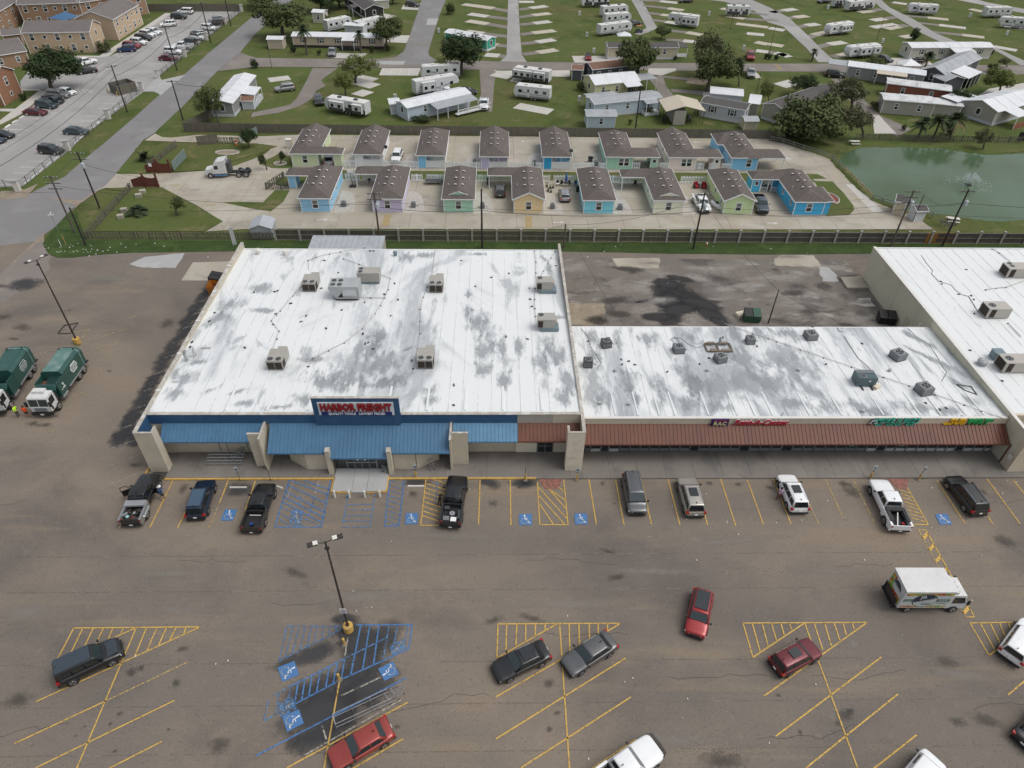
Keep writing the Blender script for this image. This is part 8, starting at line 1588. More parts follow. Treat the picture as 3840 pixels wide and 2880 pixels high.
house('c',(1618,1002),(1988,1070),4.6,3.1,.5,'pale',m_dr,'white and grey mobile home with dark roof near the pond fence',2,skirt='white',shut=bk_);house('c',(1700,915),(1965,940),4.5,3.0,.3,'pale',m_wr,'white flat roofed addition behind the white and grey home',0,name='shed',cat='shed',endwin=False);house('c',(2030,990),(2110,1000),6,2.7,.4,'taupe',m_wr,'corrugated shed with white roof right of the white and grey home',0,name='shed',cat='shed',endwin=False)
house('c',(2000,1125),(2105,1125),2.6,2.1,.5,'beige',m_gr,'small cream tool shed at the board fence',0,name='shed',cat='shed',endwin=False)
house('d',(115,1083),(605,905),5.5,3.2,.9,'taupe',m_dr,'taupe house with dark shingle roof beside the big tree',3,skirt='pale',endwin=False)
t,L=house('d',(668,672),(1315,755),4.6,3.0,.5,'grey',m_wr,'long grey mobile home with white roof below the park road',4);leanto(t,L*.38,L*.78,-2.2,-.1,2.6,3.0,m_tr);leanto(t,-5.0,-.4,0,4.6,2.9,3.0,m_gr)
house('d',(1000,825),(1532,895),4.4,3.0,.4,'rust',m_pr,'red brown mobile home with patched white roof',2);house('d',(968,975),(1400,1010),4.6,3.1,.4,'taupe',m_pr,'tan mobile home with patched white roof beside the palms',2);house('d',(1400,985),(1640,1010),4.0,2.5,.3,'taupe',m_pr,'low white roofed addition beside the palms',0,name='shed',cat='shed',endwin=False)
t,L=house('d',(1482,758),(1790,610),5.6,3.2,1.3,'charcoal',m_gr,'dark slate house with grey roof and screened porch',2,name='house',cat='house',skirt='white');leanto(t,3.0,11.5,-4.8,-.1,2.8,3.4,m_wr);BX(5.6,11.2,-4.6,-4.5,0,2.6).mk('screen',m_black,t);BX(11.2,11.3,-4.5,-.1,0,2.6).mk('screen',m_black,t)
house('d',(1497,790),(1660,770),3.6,2.6,.9,'charcoal',m_gr,'dark slate shed in front of the dark slate house',0,name='shed',cat='shed',rz='y',endwin=False)
t,L=house('d',(1212,512),(1905,508),5.2,3.1,.6,'lbeige',m_wr,'long beige mobile home with white roof at the upper right',4,skirt='white',shut=plain('teal_shutter',(.10,.16,.16),.5));leanto(t,L*.46,L*.72,-3.2,-.1,2.6,3.0,m_wr);BX(L*.47,L*.70,-3.0,-2.9,.1,2.4).mk('screen',m_black,t)
t,L=house('d',(1927,1087),(2290,985),8.0,3.2,1.3,'taupe',m_wr,'white roofed house with brick porch at the right edge',3,name='house',cat='house',skirt='pale');leanto(t,2.2,7,-3.6,-.1,2.7,3.2,m_wr);BX(2.3,7,-3.5,-3.3,0,1.0).mk('porch_wall',HM['rust'],t);leanto(t,-2,6,8.2,12.5,3.1,3.2,m_wr)
MB_=thing('canopy_tent','white pointed canopy tent behind the long grey mobile home','canopy',tuple(T('d',1190,640)));MB().add([(-2.5,-2,2.6),(2.5,-2,2.6),(2.5,2,2.6),(-2.5,2,2.6),(0,0,3.8)],[(0,1,4),(1,2,4),(2,3,4),(3,0,4)]).mk('cover',m_wr,MB_)
for x,y in((-2.4,-1.9),(2.4,-1.9),(2.4,1.9),(-2.4,1.9)):BX(x-.04,x+.04,y-.04,y+.04,0,2.6).mk('pole',m_steel,MB_)
t2=thing('canopy_tent','white peaked canopy behind the cream mobile home','canopy',tuple(T('c',960,385)));MB().add([(-2,-1.6,2.6),(2,-1.6,2.6),(2,1.6,2.6),(-2,1.6,2.6),(0,0,3.5)],[(0,1,4),(1,2,4),(2,3,4),(3,0,4)]).mk('cover',m_wr,t2)
for x,y in((-1.9,-1.5),(1.9,-1.5)):BX(x-.04,x+.04,y-.04,y+.04,0,2.6).mk('pole',m_steel,t2)
kw=dict(name='apartment_block',cat='apartments',floors=2,group='apartment buildings')
m_ar=grime('grey_shingle_roof',(.155,.14,.132),.95,.12,2,dirt=(.11,.10,.095),dirt_scale=.3,dirt_amt=.5)
house('a',(265,462),(830,452),8.5,5.2,1.9,'stucco',m_ar,'tan two storey apartment block nearest the parking lot',5,**kw);house('a',(1030,347),(1240,210),10.5,5.4,2.0,'stucco',m_ar,'tan apartment block with brick gable, right of the nearest one',5,**kw)
house('a',(225,225),(745,205),9,5.8,2.2,'brick',m_ar,'brick apartment block behind the blue shade sail',6,**kw);house('a',(745,205),(1290,118),9,5.8,2.2,'brick',m_ar,'brick apartment block at the top, meeting the board fence',5,**kw)
house('a',(20,312),(240,165),9,5.6,2.0,'brick',m_ar,'brick apartment block at the left edge with shrubs in front',4,**kw);house('a',(-200,640),(270,560),10,3.4,2.2,'brick',m_ar,'low hipped apartment clubhouse behind the oak',3,name='clubhouse',cat='building',floors=1)
house('a',(45,915),(200,812),14,5.4,2.0,'orange',m_ar,'orange brick apartment gable at the left edge below the oak',1,name='apartment_block',cat='apartments',floors=2,group='apartment buildings',rz='y',endwin=False)
house('a',(60,400),(210,385),5,2.8,1.0,'brick',m_ar,'small roofed breezeway between the apartment blocks',0,name='shelter',cat='shelter',endwin=False);house('a',(245,200),(335,195),4,3.2,1.2,'brick',m_ar,'small gabled stair entrance beside the shade sail',0,name='stair_porch',cat='porch',rz='y',endwin=False)
SS=thing('shade_sail','blue fabric shade sail between the apartment blocks','shade sail');q=[T('a',415,155,3.4),T('a',560,178,2.7),T('a',680,140,3.4),T('a',560,100,4.2)]
c=sum(q,Ve())/4+Ve((0,0,.5));MB().add(q+[c],[(0,1,4),(1,2,4),(2,3,4),(3,0,4)]).mk('sail',grime('blue_sail',(.055,.14,.27),.7),SS)
for p in q:MB().cyl((p.x,p.y,0),.08,p.z,8).mk('post',m_steel,SS)
solidfence(tuple(T('a',1275,100)),tuple(T('a',2085,98)),'long brown board fence behind the apartment lot',h=2.2)
TE=thing('trash_enclosure','brown board trash enclosure with yellow bollards beside the apartment drive','enclosure',tuple(T('a',1075,790)),R(50))
for a in((-2.3,2.3,-1.9,-1.75),(-2.3,2.3,1.75,1.9),(-2.3,-2.15,-1.75,1.75),(2.15,2.3,-1.75,1.75)):BX(*a,-.05,2.1).mk('board_wall',m_boardback,TE)
BX(-1.8,1.6,-1.1,1.1,0,1.5).mk('dumpster',m_dk,TE)
BX(-1.8,-.2,-1.1,1.1,1.502,1.56).mk('lid',m_black,TE)
for y in(-2.3,2.3):MB().cyl((-2.8,y,0),.1,1.1,8).mk('bollard',m_kerbyellow,TE)
MS=thing('metal_shed','small pale metal shed with peaked roof at the alley fence','shed',tuple(T('f',75,1010)),.05)
BX(-1.7,1.7,-1.6,1.6,0,1.9).mk('wall',m_corr,MS);ploft([(-1.85,1.9),(0,2.6),(1.85,1.9),(1.85,1.8),(0,2.5),(-1.85,1.8)],-1.8,1.8).mk('roof',m_corr,MS);MB().add([(-1.7,-1.601,1.9),(1.7,-1.601,1.9),(0,-1.601,2.5)],[(0,1,2)]).mk('gable',m_corr,MS)
UB=thing('utility_cabinet','cream utility cabinet on the concrete beside the left back cottage','cabinet',tuple(T('f',292,262)));BX(-.55,.55,-.4,.4,.02,1.7).mk('casing',HM['beige'],UB);BX(-.6,.6,-.45,.45,1.702,1.78).mk('lid',m_ow,UB);BX(-.5,.5,-.42,-.402,.2,1.6).mk('door',m_ow,UB)
house('h',(1070,835),(1155,852),2.6,2.5,.7,'beige',m_dr,'pale green pump shed with brown roof at the pond corner',0,name='pump_shed',cat='shed',endwin=False);house('h',(1255,903),(1330,898),1.8,2.1,.5,'white',m_dr,'small white shed with rounded roof beside the pump shed',0,name='shed',cat='shed',endwin=False)
# ================================================================ TREES
def leafmat(name,c,c2):
 m=multi(name,c,[(c2,.9,.42,.6,.9,(1,1,1)),(tuple(v*.55 for v in c),2.2,.5,.68,.8,(1,1,1))],rough=.8,bump=0,spec=.2)
 b=m.node_tree.nodes['Principled BSDF'];return m
LM=dict(dark=leafmat('dark_oak_leaves',(.030,.050,.018),(.052,.075,.028)),mid=leafmat('mid_green_leaves',(.066,.088,.032),(.105,.125,.046)),light=leafmat('yellow_green_leaves',(.125,.155,.042),(.175,.195,.065)),olive=leafmat('olive_leaves',(.095,.105,.048),(.135,.14,.07)),palm=leafmat('palm_fronds',(.040,.062,.028),(.065,.085,.04)),straw=leafmat('dry_fronds',(.20,.15,.08),(.13,.10,.06)),red=leafmat('red_shrub_leaves',(.08,.035,.03),(.05,.03,.02)))
m_bark=grime('bark',(.095,.08,.065),.95,.3,4)
CROWN={}
def crown(kind,seed):
 k=(kind,seed)
 if k in CROWN:return CROWN[k]
 rn=random.Random(seed*7+len(kind));vs=[];fs=[]
 n,m_,flat,leaf,cr={'dense':(95,90,.62,.050,.27),'sparse':(70,55,.66,.045,.22),'bush':(34,60,.85,.075,.32),'airy':(85,46,.7,.042,.20)}[kind]
 for i in range(n):
  while True:
   p=Ve((rn.uniform(-1,1),rn.uniform(-1,1),rn.uniform(-1,1)))
   if.25<p.length<1:break
  p=p.normalized()*(p.length**.55)*rn.uniform(.70,.92)*(.82+.26*sn(3*math.atan2(p.y,p.x)+seed*2+p.z*2))
  if kind!='bush' and p.z<-.55:p.z*=.5
  c=Ve((p.x,p.y,p.z*flat));r_=cr*rn.uniform(.6,1.25)
  for j in range(m_):
   d=Ve((rn.gauss(0,1),rn.gauss(0,1),rn.gauss(0,.8))).normalized()*r_*rn.uniform(.5,1)
   q=c+d;nn=(d.normalized()+Ve((rn.uniform(-.7,.7),rn.uniform(-.7,.7),rn.uniform(.1,.9)))).normalized();a=nn.orthogonal().normalized();a=(a*cs(rn.random()*6)+nn.cross(a)*sn(rn.random()*6)).normalized();b=nn.cross(a);s=leaf*rn.uniform(.6,1.3)
   i0=len(vs);vs+=[q-a*s,q+b*s*.6,q+a*s,q-b*s*.6];fs.append((i0,i0+1,i0+2,i0+3))
 me=bpy.data.meshes.new('crown');me.from_pydata([tuple(v)for v in vs],[],fs);me.materials.append(LM['mid']);CROWN[k]=me;return me
def height_at(base,tp):
 best,bz=1e9,4
 for i in range(4,90):
  z=i*.25;v=base+Ve((0,0,z))-Ve((0,0,CAM_H));w=v.dot(FW);y=1440+CAM_F*v.dot(DN)/w
  if abs(y-tp)<best:best,bz=abs(y-tp),z
 return bz
def mpp(t_,x,y):return(T(t_,x+10,y)-T(t_,x,y)).length/10
def tree(t_,b,tp,w,lm,kind,label,lean=(0,0),cat='tree',grp='trees',nm='tree',low=.25):
 base=T(t_,*b);base.z=-.05;oy,s=SH[t_][1],SH[t_][2];h=max(1.2,height_at(base,oy+tp[1]*s));Rr=w*mpp(t_,*b)/2*.96
 top=T(t_,*tp,h);cx,cy=top.x-base.x,base.y*0
 t=thing(nm,label,cat,tuple(base),random.random()*6.28 if kind=='bush' else 0,grp)
 hh=h*(1-low)/2/.62 if kind!='bush' else h*.58;cz=h-(h*(1-low)/2)
 if kind=='bush':cz=h*.48
 c=put('crown',crown(kind,random.randint(1,3)),t,(cx,0,cz));c.scale=(Rr,Rr*.95,hh);c.rotation_euler=(0,0,random.random()*6);setmat(c,LM[lm])
 if kind!='bush':
  w_=MB();r0=max(.12,Rr*.055);w_.tube([(0,0,0),(cx*.15+RU(-.1,.1),0,h*.22),(cx*.5,.1,h*.42)],[r0*1.3,r0,r0*.8],8)
  for k in range(7):a=2*PI*k/7+random.random();q=Rr*RU(.45,.75);w_.tube([(cx*.3,.05,h*RU(.28,.4)),(cx*.6+cs(a)*q*.5,sn(a)*q*.5,h*.55),(cx+cs(a)*q,sn(a)*q,h*RU(.65,.82))],[r0*.55,r0*.35,r0*.12],6)
  w_.mk('trunk',m_bark,t)
 return t
def palm(t_,b,tp,w,label,trunk=True,n=34,droop=.9,lm='palm'):
 base=T(t_,*b);base.z=-.05;h=height_at(base,SH[t_][1]+tp[1]*SH[t_][2]);Rr=w*mpp(t_,*b)/2
 t=thing('palm_tree',label,'palm tree',tuple(base),0,'palms');hc=h-Rr*.75 if trunk else.4
 hc=max(.3,hc)
 if trunk:TB([(0,0,0),(.1,0,hc*.5),(0,0,hc)],[.28,.2,.22],8).mk('trunk',m_bark,t)
 rn=random.Random(int(b[0]));w_=MB();dry=MB()
 for k in range(n):
  a=rn.random()*6.28;el=rn.uniform(-.5,1.35);L=Rr*rn.uniform(.85,1.1);tgt=dry if el<-.25 and trunk else w_
  P=[];
  for j in range(6):u=j/5;P.append(Ve((cs(a)*cs(el)*L*u,sn(a)*cs(el)*L*u,hc+sn(el)*L*u-droop*L*.55*u*u)))
  sd=Ve((-sn(a),cs(a),0))
  for j in range(5):
   for q in range(3):
    p=P[j].lerp(P[j+1],q/3);d=(P[j+1]-P[j]).normalized()
    for s in(-1,1):
     l=L*.30*(1-abs((j+q/3)/5-.45)*1.1);e=p+(sd*s*.8+d*.6+Ve((0,0,-.25)))*l;tgt.add([p,p+d*.10*Rr,e],[(0,1,2)])
 w_.mk('crown',LM[lm],t)
 if dry.v:dry.mk('dry_skirt',LM['straw'],t)
 return t
for a in[('a',(445,778),(385,430),560,'dark','dense','large dark oak with spreading crown in the apartment lot'),('b',(235,330),(200,15),560,'mid','dense','huge green tree at the corner of the street and the park'),('b',(60,60),(60,-90),420,'mid','dense','green tree at the top left of the tan mobile home'),('b',(560,100),(560,-110),400,'dark','dense','dark tree at the top left of the black mobile home'),('b',(720,60),(700,-120),320,'dark','dense','dark tree at the top edge behind the black mobile home'),('b',(1180,30),(1190,-70),160,'dark','dense','dark tree at the top beside the beige shed'),('b',(1128,425),(1130,145),320,'mid','dense','green tree at the end of the long tan mobile home'),('b',(858,715),(862,460),390,'light','airy','yellow green forked tree below the park road'),('b',(775,835),(760,600),235,'light','sparse','yellow green tree beside the travel trailer'),('b',(1775,635),(1790,285),455,'dark','dense','large dark oak at the park road junction'),('b',(1625,650),(1600,510),230,'light','airy','pale thin tree in front of the motorhome'),('b',(1680,122),(1680,5),115,'mid','bush','round green shrub tree beside the side street',(0,0),'tree'),('a',(1800,1050),(1765,745),340,'mid','airy','leafy tree inside the board fence corner by the street'),('c',(1290,335),(1310,222),175,'mid','dense','small tree between the golf cart and the cream home'),('c',(1085,690),(1110,330),430,'mid','dense','tall leafy tree in front of the cream mobile home'),('c',(1600,665),(1740,260),440,'olive','airy','tall thin olive tree beside the park road'),('c',(1680,782),(1800,440),440,'mid','dense','big leaning green tree below the park road'),('c',(1960,740),(1950,480),200,'dark','dense','dark crowned tree right behind the big leaning tree'),('c',(1195,990),(1190,920),120,'olive','airy','small sparse tree at the porch of the pale blue home'),('c',(2215,900),(2220,690),150,'light','airy','thin yellow green tree at the left of the dark sparse one'),('d',(345,825),(350,640),335,'dark','sparse','dark spreading tree above the taupe house'),('d',(720,950),(740,660),400,'olive','airy','bare branched olive tree beside the tan mobile home'),('d',(430,1200),(420,820),680,'mid','dense','very large green tree overhanging the pond path',(0,0),'tree','trees','tree',0.0),('d',(820,1195),(800,900),360,'olive','airy','green tree with dead branches by the pond'),('d',(1690,930),(1705,775),235,'dark','dense','dark round tree left of the white roofed house'),('d',(1995,812),(2050,580),290,'light','dense','yellow green tree beside the dark slate house'),('d',(2065,580),(2060,495),110,'olive','airy','small bare tree at the park road bend'),('h',(1860,268),(1900,90),215,'olive','airy','bare grey tree on the far bank of the pond'),('e',(1525,842),(1510,675),155,'mid','sparse','small round tree on the palm lawn',(0,0)),('e',(2148,258),(2120,90),170,'dark','dense','dark round tree by the orange barrel'),('f',(95,452),(40,305),90,'mid','sparse','young tree leaning left near the semi tractor'),('f',(215,402),(215,280),75,'dark','sparse','young dark tree in the ring bed left of the green cottage')]:
 tree(*a)
for t_,b,tp,w,lm,lab in[('a',(880,450),(870,340),185,'olive','large grey green bush at the corner of the apartment block'),('a',(515,448),(515,385),70,'mid','bush at the front wall of the apartment block, left'),('a',(600,450),(600,425),70,'dark','low dark shrub at the front wall, middle'),('a',(710,445),(710,405),70,'dark','dark shrub at the front wall, right'),('a',(190,870),(185,800),90,'dark','dark bush beside the orange brick gable'),('a',(70,285),(70,235),120,'dark','dark shrubs in front of the left brick block'),('a',(2185,590),(2190,500),90,'dark','dark bush behind the grey mobile home'),('b',(315,452),(310,390),75,'dark','spiky blue grey shrub in front of the tan home, left'),('b',(555,472),(555,420),60,'dark','spiky shrub in front of the tan home, right'),('b',(1003,460),(1000,385),45,'dark','narrow dark shrub by the tan home'),('b',(1140,440),(1135,380),45,'dark','dark shrub at the end wall of the tan home'),('b',(1430,1045),(1430,985),190,'dark','dark hedge under the pale blue home'),('b',(625,190),(625,120),70,'light','yellow shrub beside the motorhome'),('c',(590,780),(595,690),90,'mid','spiky plant beside the charcoal home'),('c',(815,830),(810,770),80,'dark','dark bush in front of the yellow house'),('c',(1335,1060),(1330,985),70,'dark','bush left of the tan carport'),('c',(1025,1075),(1025,1040),50,'mid','small bush by the garden path'),('c',(1415,515),(1415,475),40,'dark','dark shrub at the cream home porch'),('c',(2180,500),(2180,455),50,'dark','left one of two dark shrubs by the road'),('d',(80,515),(80,465),55,'dark','right one of two dark shrubs by the road'),('d',(20,515),(20,468),55,'dark','middle dark shrub by the road'),('d',(935,580),(930,495),200,'mid','green hedge beside the park road'),('d',(1942,492),(1942,428),76,'red','dark red bush at the end of the long beige home'),('d',(1740,500),(1742,450),45,'red','reddish shrub in front of the long beige home'),('d',(1965,640),(1965,550),110,'dark','dark bush left of the yellow green tree'),('d',(1145,1120),(1145,1060),60,'olive','small dry bush beside the pond drive'),('d',(1285,355),(1280,235),100,'dark','dark evergreen behind the long beige home'),('d',(1590,870),(1580,790),90,'dark','dark shrub beside the red brown home'),('d',(940,930),(940,860),90,'olive','olive shrub beside the tan mobile home'),('h',(1630,160),(1600,60),120,'mid','shrub at the pond fence')]:
 tree(t_,b,tp,w,lm,'bush',lab,(0,0),'bush','bushes','bush')
palm('b',(440,472),(400,195),150,'tall palm left in front of the tan mobile home');palm('b',(908,458),(892,245),115,'tall palm at the porch of the tan mobile home');palm('e',(1262,372),(1260,200),180,'fan palm in a stone ring beside the street',False,46,.5);palm('e',(1190,835),(1185,655),250,'date palm with drooping fronds on the corner lawn',False,60,1.1)
palm('d',(1335,628),(1378,420),130,'palm with dry skirt behind the dark slate house');palm('d',(378,525),(398,412),85,'young palm beside the park lane');palm('d',(1290,1200),(1290,990),190,'left palm of the clump above the pond',True,44);palm('d',(1420,1205),(1430,965),190,'middle palm of the clump above the pond',True,44);palm('d',(1560,1200),(1590,945),210,'right palm of the clump above the pond',True,44)
# ================================================================ POLES, WIRES, LAMPS, SMALL THINGS, PEOPLE
m_wood=grime('dark_pole_wood',(.032,.026,.022),.9,.3,3);m_wood2=grime('grey_pole_wood',(.11,.095,.08),.9,.3,3);m_wire=plain('wire_black',(.03,.03,.03),.6);m_lite=plain('transformer_grey',(.42,.46,.48),.5)
def pole(x,y,h,label,mat=None,arms=1,tr=0,lean=0,r=.16,a=0):
 t=thing('utility_pole',label,'utility pole',(x,y,-.05),a,'utility poles');TB([(0,0,0),(lean,0,h)],[r,r*.7],10).mk('shaft',mat or m_wood,t)
 for k in range(arms):
  z=h-.35-k*.9;BX(lean-1.1,lean+1.1,-.06,.06,z,z+.12).mk('crossarm',m_wood2,t)
  for dx in(-1,-.4,.5,1):MB().cyl((lean+dx,0,z+.12),.05,.18,6).mk('insulator',m_lite,t)
 for k in range(tr):TB([(lean*.8+.3+k*.0,(-.35,.35)[k%2],h-2.6),(lean*.8+.3,(-.35,.35)[k%2],h-2.5),(lean*.8+.3,(-.35,.35)[k%2],h-1.75),(lean*.8+.3,(-.35,.35)[k%2],h-1.6)],[.2,.27,.27,.12],12).mk('transformer',m_lite,t)
 return t
pole(-82.2,156.6,9.8,'utility pole in front of the trash enclosure',arms=1,a=.7);pole(-81.8,186.8,10,'utility pole beside the maroon sedan',arms=1,a=.7);pole(-81.3,212.5,10.2,'utility pole near the jeep',arms=1,a=.7);pole(-80.8,230.3,10,'utility pole farthest up the apartment verge',arms=0)
pole(-68.3,151.9,8.3,'utility pole across the street by the board fence corner',arms=1,a=.1);pole(-60.2,150.4,7.6,'grey guy pole inside the board fence corner',m_wood2,0,lean=-.3);pole(-68.15,110.2,9.8,'utility pole with transformer between the entrance gates and the street',arms=2,tr=1);pole(-68.3,101.4,9.65,'grey utility pole at the bottom left corner lawn',m_wood2,3)
pole(-64.7,97.3,6.5,'short black pole at the corner of the picket fence',arms=0);pole(-18.65,97.95,9.0,'brown utility pole with transformers in front of the lavender cottage',grime('brown_pole',(.09,.065,.05),.9),2,2);pole(-2.4,97.0,10.0,'tall black pole in front of the peach cottage',arms=0);pole(31.3,97.0,9.65,'black utility pole with three transformers in front of the white pickup',arms=1,tr=2)
pole(63.8,98.2,9.75,'grey utility pole at the pump shed',m_wood2,3,2);pole(72.3,98.3,9.85,'black utility pole at the right, by the fountain',arms=1,tr=1);pole(71.4,106.8,5.0,'slim black lamp pole behind the pump shed',arms=0,r=.08);pole(29.85,148.4,9.3,'black pole in front of the pale blue mobile home',arms=0);pole(10.6,97.15,4.25,'short grey pole beside the corner of the store',m_wood2,0);pole(37.3,76.7,5.5,'slim dark pole beside the green dumpster',arms=0,r=.09)
for t_,x,y,h,lab in(('d',938,348,7,'thin dark pole on the lawn between the trailers'),('c',2105,830,5.5,'thin pole right of the big leaning tree'),('c',1185+700,265,5,'thin pole on the lawn below the black bottomed trailer'),('b',137,585,6.5,'thin pole with white sign frame at the park entrance'),('d',5,480,8,'thin pole near the two road shrubs')):p=T(t_,x,y);pole(p.x,p.y,h,lab,arms=0,r=.07)
def wire(a,b,sag=.8,r=.022,label=None):
 a,b=Ve(a),Ve(b);P=[a.lerp(b,k/10)-Ve((0,0,sag*4*(k/10)*(1-k/10)))for k in range(11)]
 return TB(P,r,4)
def wires(label,segs):
 t=thing('overhead_wires',label,'wires')
 for s in segs:wire(*s).mk('wire',m_wire,t)
 return t
wires('power lines along the alley behind the stores',[((-64.7,97.3,6.3),(-18.6,97.9,7.5),1.0),((-68.3,101.4,8),(-18.6,97.9,7.0),1.2),((-18.6,97.9,6.6),(-2.4,97,6.5),.5,.035),((-2.4,97,6.5),(31.3,97,6.6),.9,.035),((-18.6,97.9,7.6),(31.3,97,7.4),1.2),((31.3,97,6.6),(63.8,98.2,6.5),1.0,.035),((31.3,97,7.4),(63.8,98.2,7.6),1.0),((63.8,98.2,7.0),(72.3,98.3,7.6),.2,.035),((72.3,98.3,7.6),(120,99,7.0),1.0,.035),((63.8,98.2,6.0),(120,99,5.6),1.0),((71.4,106.8,4.9),(72.3,98.3,7.4),.9)])
wires('service wire down to the slim pole behind the shops',[((31.3,97,8.5),(37.3,76.7,5.4),.8),((10.6,97.1,4.2),(16,70.5,4.2),.6),((10.6,97.1,4.2),(4.5,97,3),.3),((10.6,97.1,4.1),(31.3,97,8.8),1.2),((37.3,76.7,5.3),(44,70,4.6),.2)])
wires('power lines along the apartment side of the street',[((-81.3+dx,212.5,10),(-81.8+dx,186.8,9.8),.5)for dx in(-1,1)]+[((-81.8+dx,186.8,9.8),(-82.2+dx,156.6,9.6),.6)for dx in(-1,1)]+[((-82.2+dx,156.6,9.6),(-84+dx,98,9.6),1.4)for dx in(-1,1)]+[((-81.8,186.8,7.5),(-82.2,156.6,7.5),.9,.04),((-82.2,156.6,7.5),(-84,98,7.5),1.8,.04),((-81.3,212.5,7.5),(-81.8,186.8,7.5),.8,.04)])
wires('wires crossing the street at the corner',[((-68.15,110.2,9.5),(-68.3,101.4,9.3),.2),((-68.3,101.4,7),(-120,104,7.5),1.0),((-68.15,110.2,7.8),(-61.5,114,3.9),.3),((-68.3,151.9,7.6),(-60.4,150.4,7.3),.05,.04)])
def lamp(c,h,label,ang,sign=False):
 t=thing('lamp_post',label,'lamp post',tuple(c),0,'parking lot lamp posts');TB([(0,0,0),(0,0,.75),(0,0,.8)],[.42,.42,.36],16).mk('base',m_kerbyellow,t)
 TB([(0,0,.8),(0,0,h)],[.11,.07],8).mk('shaft',m_darkmetal,t);MB().cyl((0,0,.8),.16,.12,10).mk('collar',m_darkmetal,t)
 for s in(-1,1):
  c_,s_=cs(ang),sn(ang);MB().beam((0,0,h-.1),(s*c_*.5,s*s_*.5,h+.05),.05).mk('arm',m_darkmetal,t)
  hd=MB().box((s*c_*.95,s*s_*.95,h+.14),(.75,.42,.09),ang,0).mk('lamp_head',m_darkmetal,t);MB().box((s*c_*.72,s*s_*.72,h+.20),(.35,.36,.04),ang).mk('driver_box',m_ow,hd)
 BX(-.08,.25,-.3,-.1,h-.6,h-.45).mk('side_floodlight',m_black,t)
 if sign:BX(-.26,.26,-.16,-.14,2.9,3.6).mk('notice',m_white,t);BX(-.18,.18,-.166,-.161,3.35,3.45).mk('red_print',m_redlens,t);BX(-.2,.2,-.166,-.161,3.05,3.2).mk('blue_print',m_signblue,t)
 return t
lamp(T('i',605,800),12.3,'lamp post in the left lot with yellow concrete base',.9);lamp(T('s',1308,2362),12.5,'lamp post in the middle of the lower lot with small notice on its shaft',.35,True)
def dumpster(c,ang,mat,label,lid=True,L=1.9):
 t=thing('dumpster',label,'dumpster',tuple(c),ang);w=MB();w.add([(-L/2,-.65,.1),(L/2,-.65,.1),(L/2,.65,.1),(-L/2,.65,.1),(-L/2,-.8,1.15),(L/2,-.8,1.15),(L/2,.8,1.5),(-L/2,.8,1.5)],[(3,2,1,0),(0,1,5,4),(1,2,6,5),(2,3,7,6),(3,0,4,7)]);w.mk('bin',mat,t)
 if lid:
  for s in(-1,1):MB().add([(s*L*.26-L*.24,-.84,1.18),(s*L*.26+L*.24,-.84,1.18),(s*L*.26+L*.24,.8,1.54),(s*L*.26-L*.24,.8,1.54)],[(0,1,2,3)]).mk('lid',m_black if s<0 or lid==2 else mat,t)
 else:BX(-L/2+.08,L/2-.08,-.6,.6,.5,.55).mk('rubbish',m_rust2,t)
 for s in(-1,1):BX(s*L/2-.06,s*L/2+.06,-.4,.4,.6,.75).mk('lift_pocket',m_darkmetal,t)
 return t
dumpster(T('k',1865,640)+Ve((0,.5,0)),-.1,grime('dumpster_green',(.03,.09,.055),.6),'green dumpster with black and green lids in the back yard',1,2.2);dumpster(T('l',920,655)+Ve((0,.5,0)),-.2,m_black,'black dumpster beside the wall of the right store',2,2.2);dumpster(T('i',1670,425)+Ve((.0,.7,0)),R(90),grime('dumpster_orange',(.42,.15,.02),.6),'orange open dumpster beside the long side wall',False,1.9);dumpster(T('i',1690,345)+Ve((0,.3,0)),R(90),m_black,'black lidded dumpster behind the orange one',2,2.0)
tag(MB().box(T('k',1785,590)+Ve((0,0,.25)),(1.6,1.0,.5),.3).mk('cardboard_box',m_tanlight),'crushed brown cardboard box beside the green dumpster','box');tag(MB().prism(TP('l',[(557,302),(718,300),(775,385),(612,386)]),.0,.35).mk('loading_slab',m_conc),'raised yellowish concrete slab at the wall of the right store','slab')
G3='wheel stops in front of the tool store'
for t_,a,b,lab in(('m',(1212,918),(1385,918),'white wheel stop in the marked bay left of the black crew cab pickup'),('n',(725,826),(865,826),'white wheel stop left of the yellow hatching'),('m',(1680,905),(1740,925),'broken end of a wheel stop right of the black crew cab pickup')):a,b=T(t_,*a),T(t_,*b);d=b-a;wheelstop((a+b)/2,math.atan2(d.y,d.x),lab,G3,m_ow,d.length)
for x,y,lab in((125,915,'leftmost white bollard'),(247,918,'second white bollard from the left'),(373,915,'third white bollard from the left'),(498,913,'rightmost white bollard')):
 t=thing('bollard',lab+' in front of the store entrance','bollard',tuple(T('n',x,y)),0,'white bollards at the entrance');TB([(0,0,0),(0,0,.95),(0,0,1.02)],[.11,.11,.05],12).mk('post',m_ow,t);MB().cyl((0,0,.82),.115,.06,12).mk('band',m_white,t)
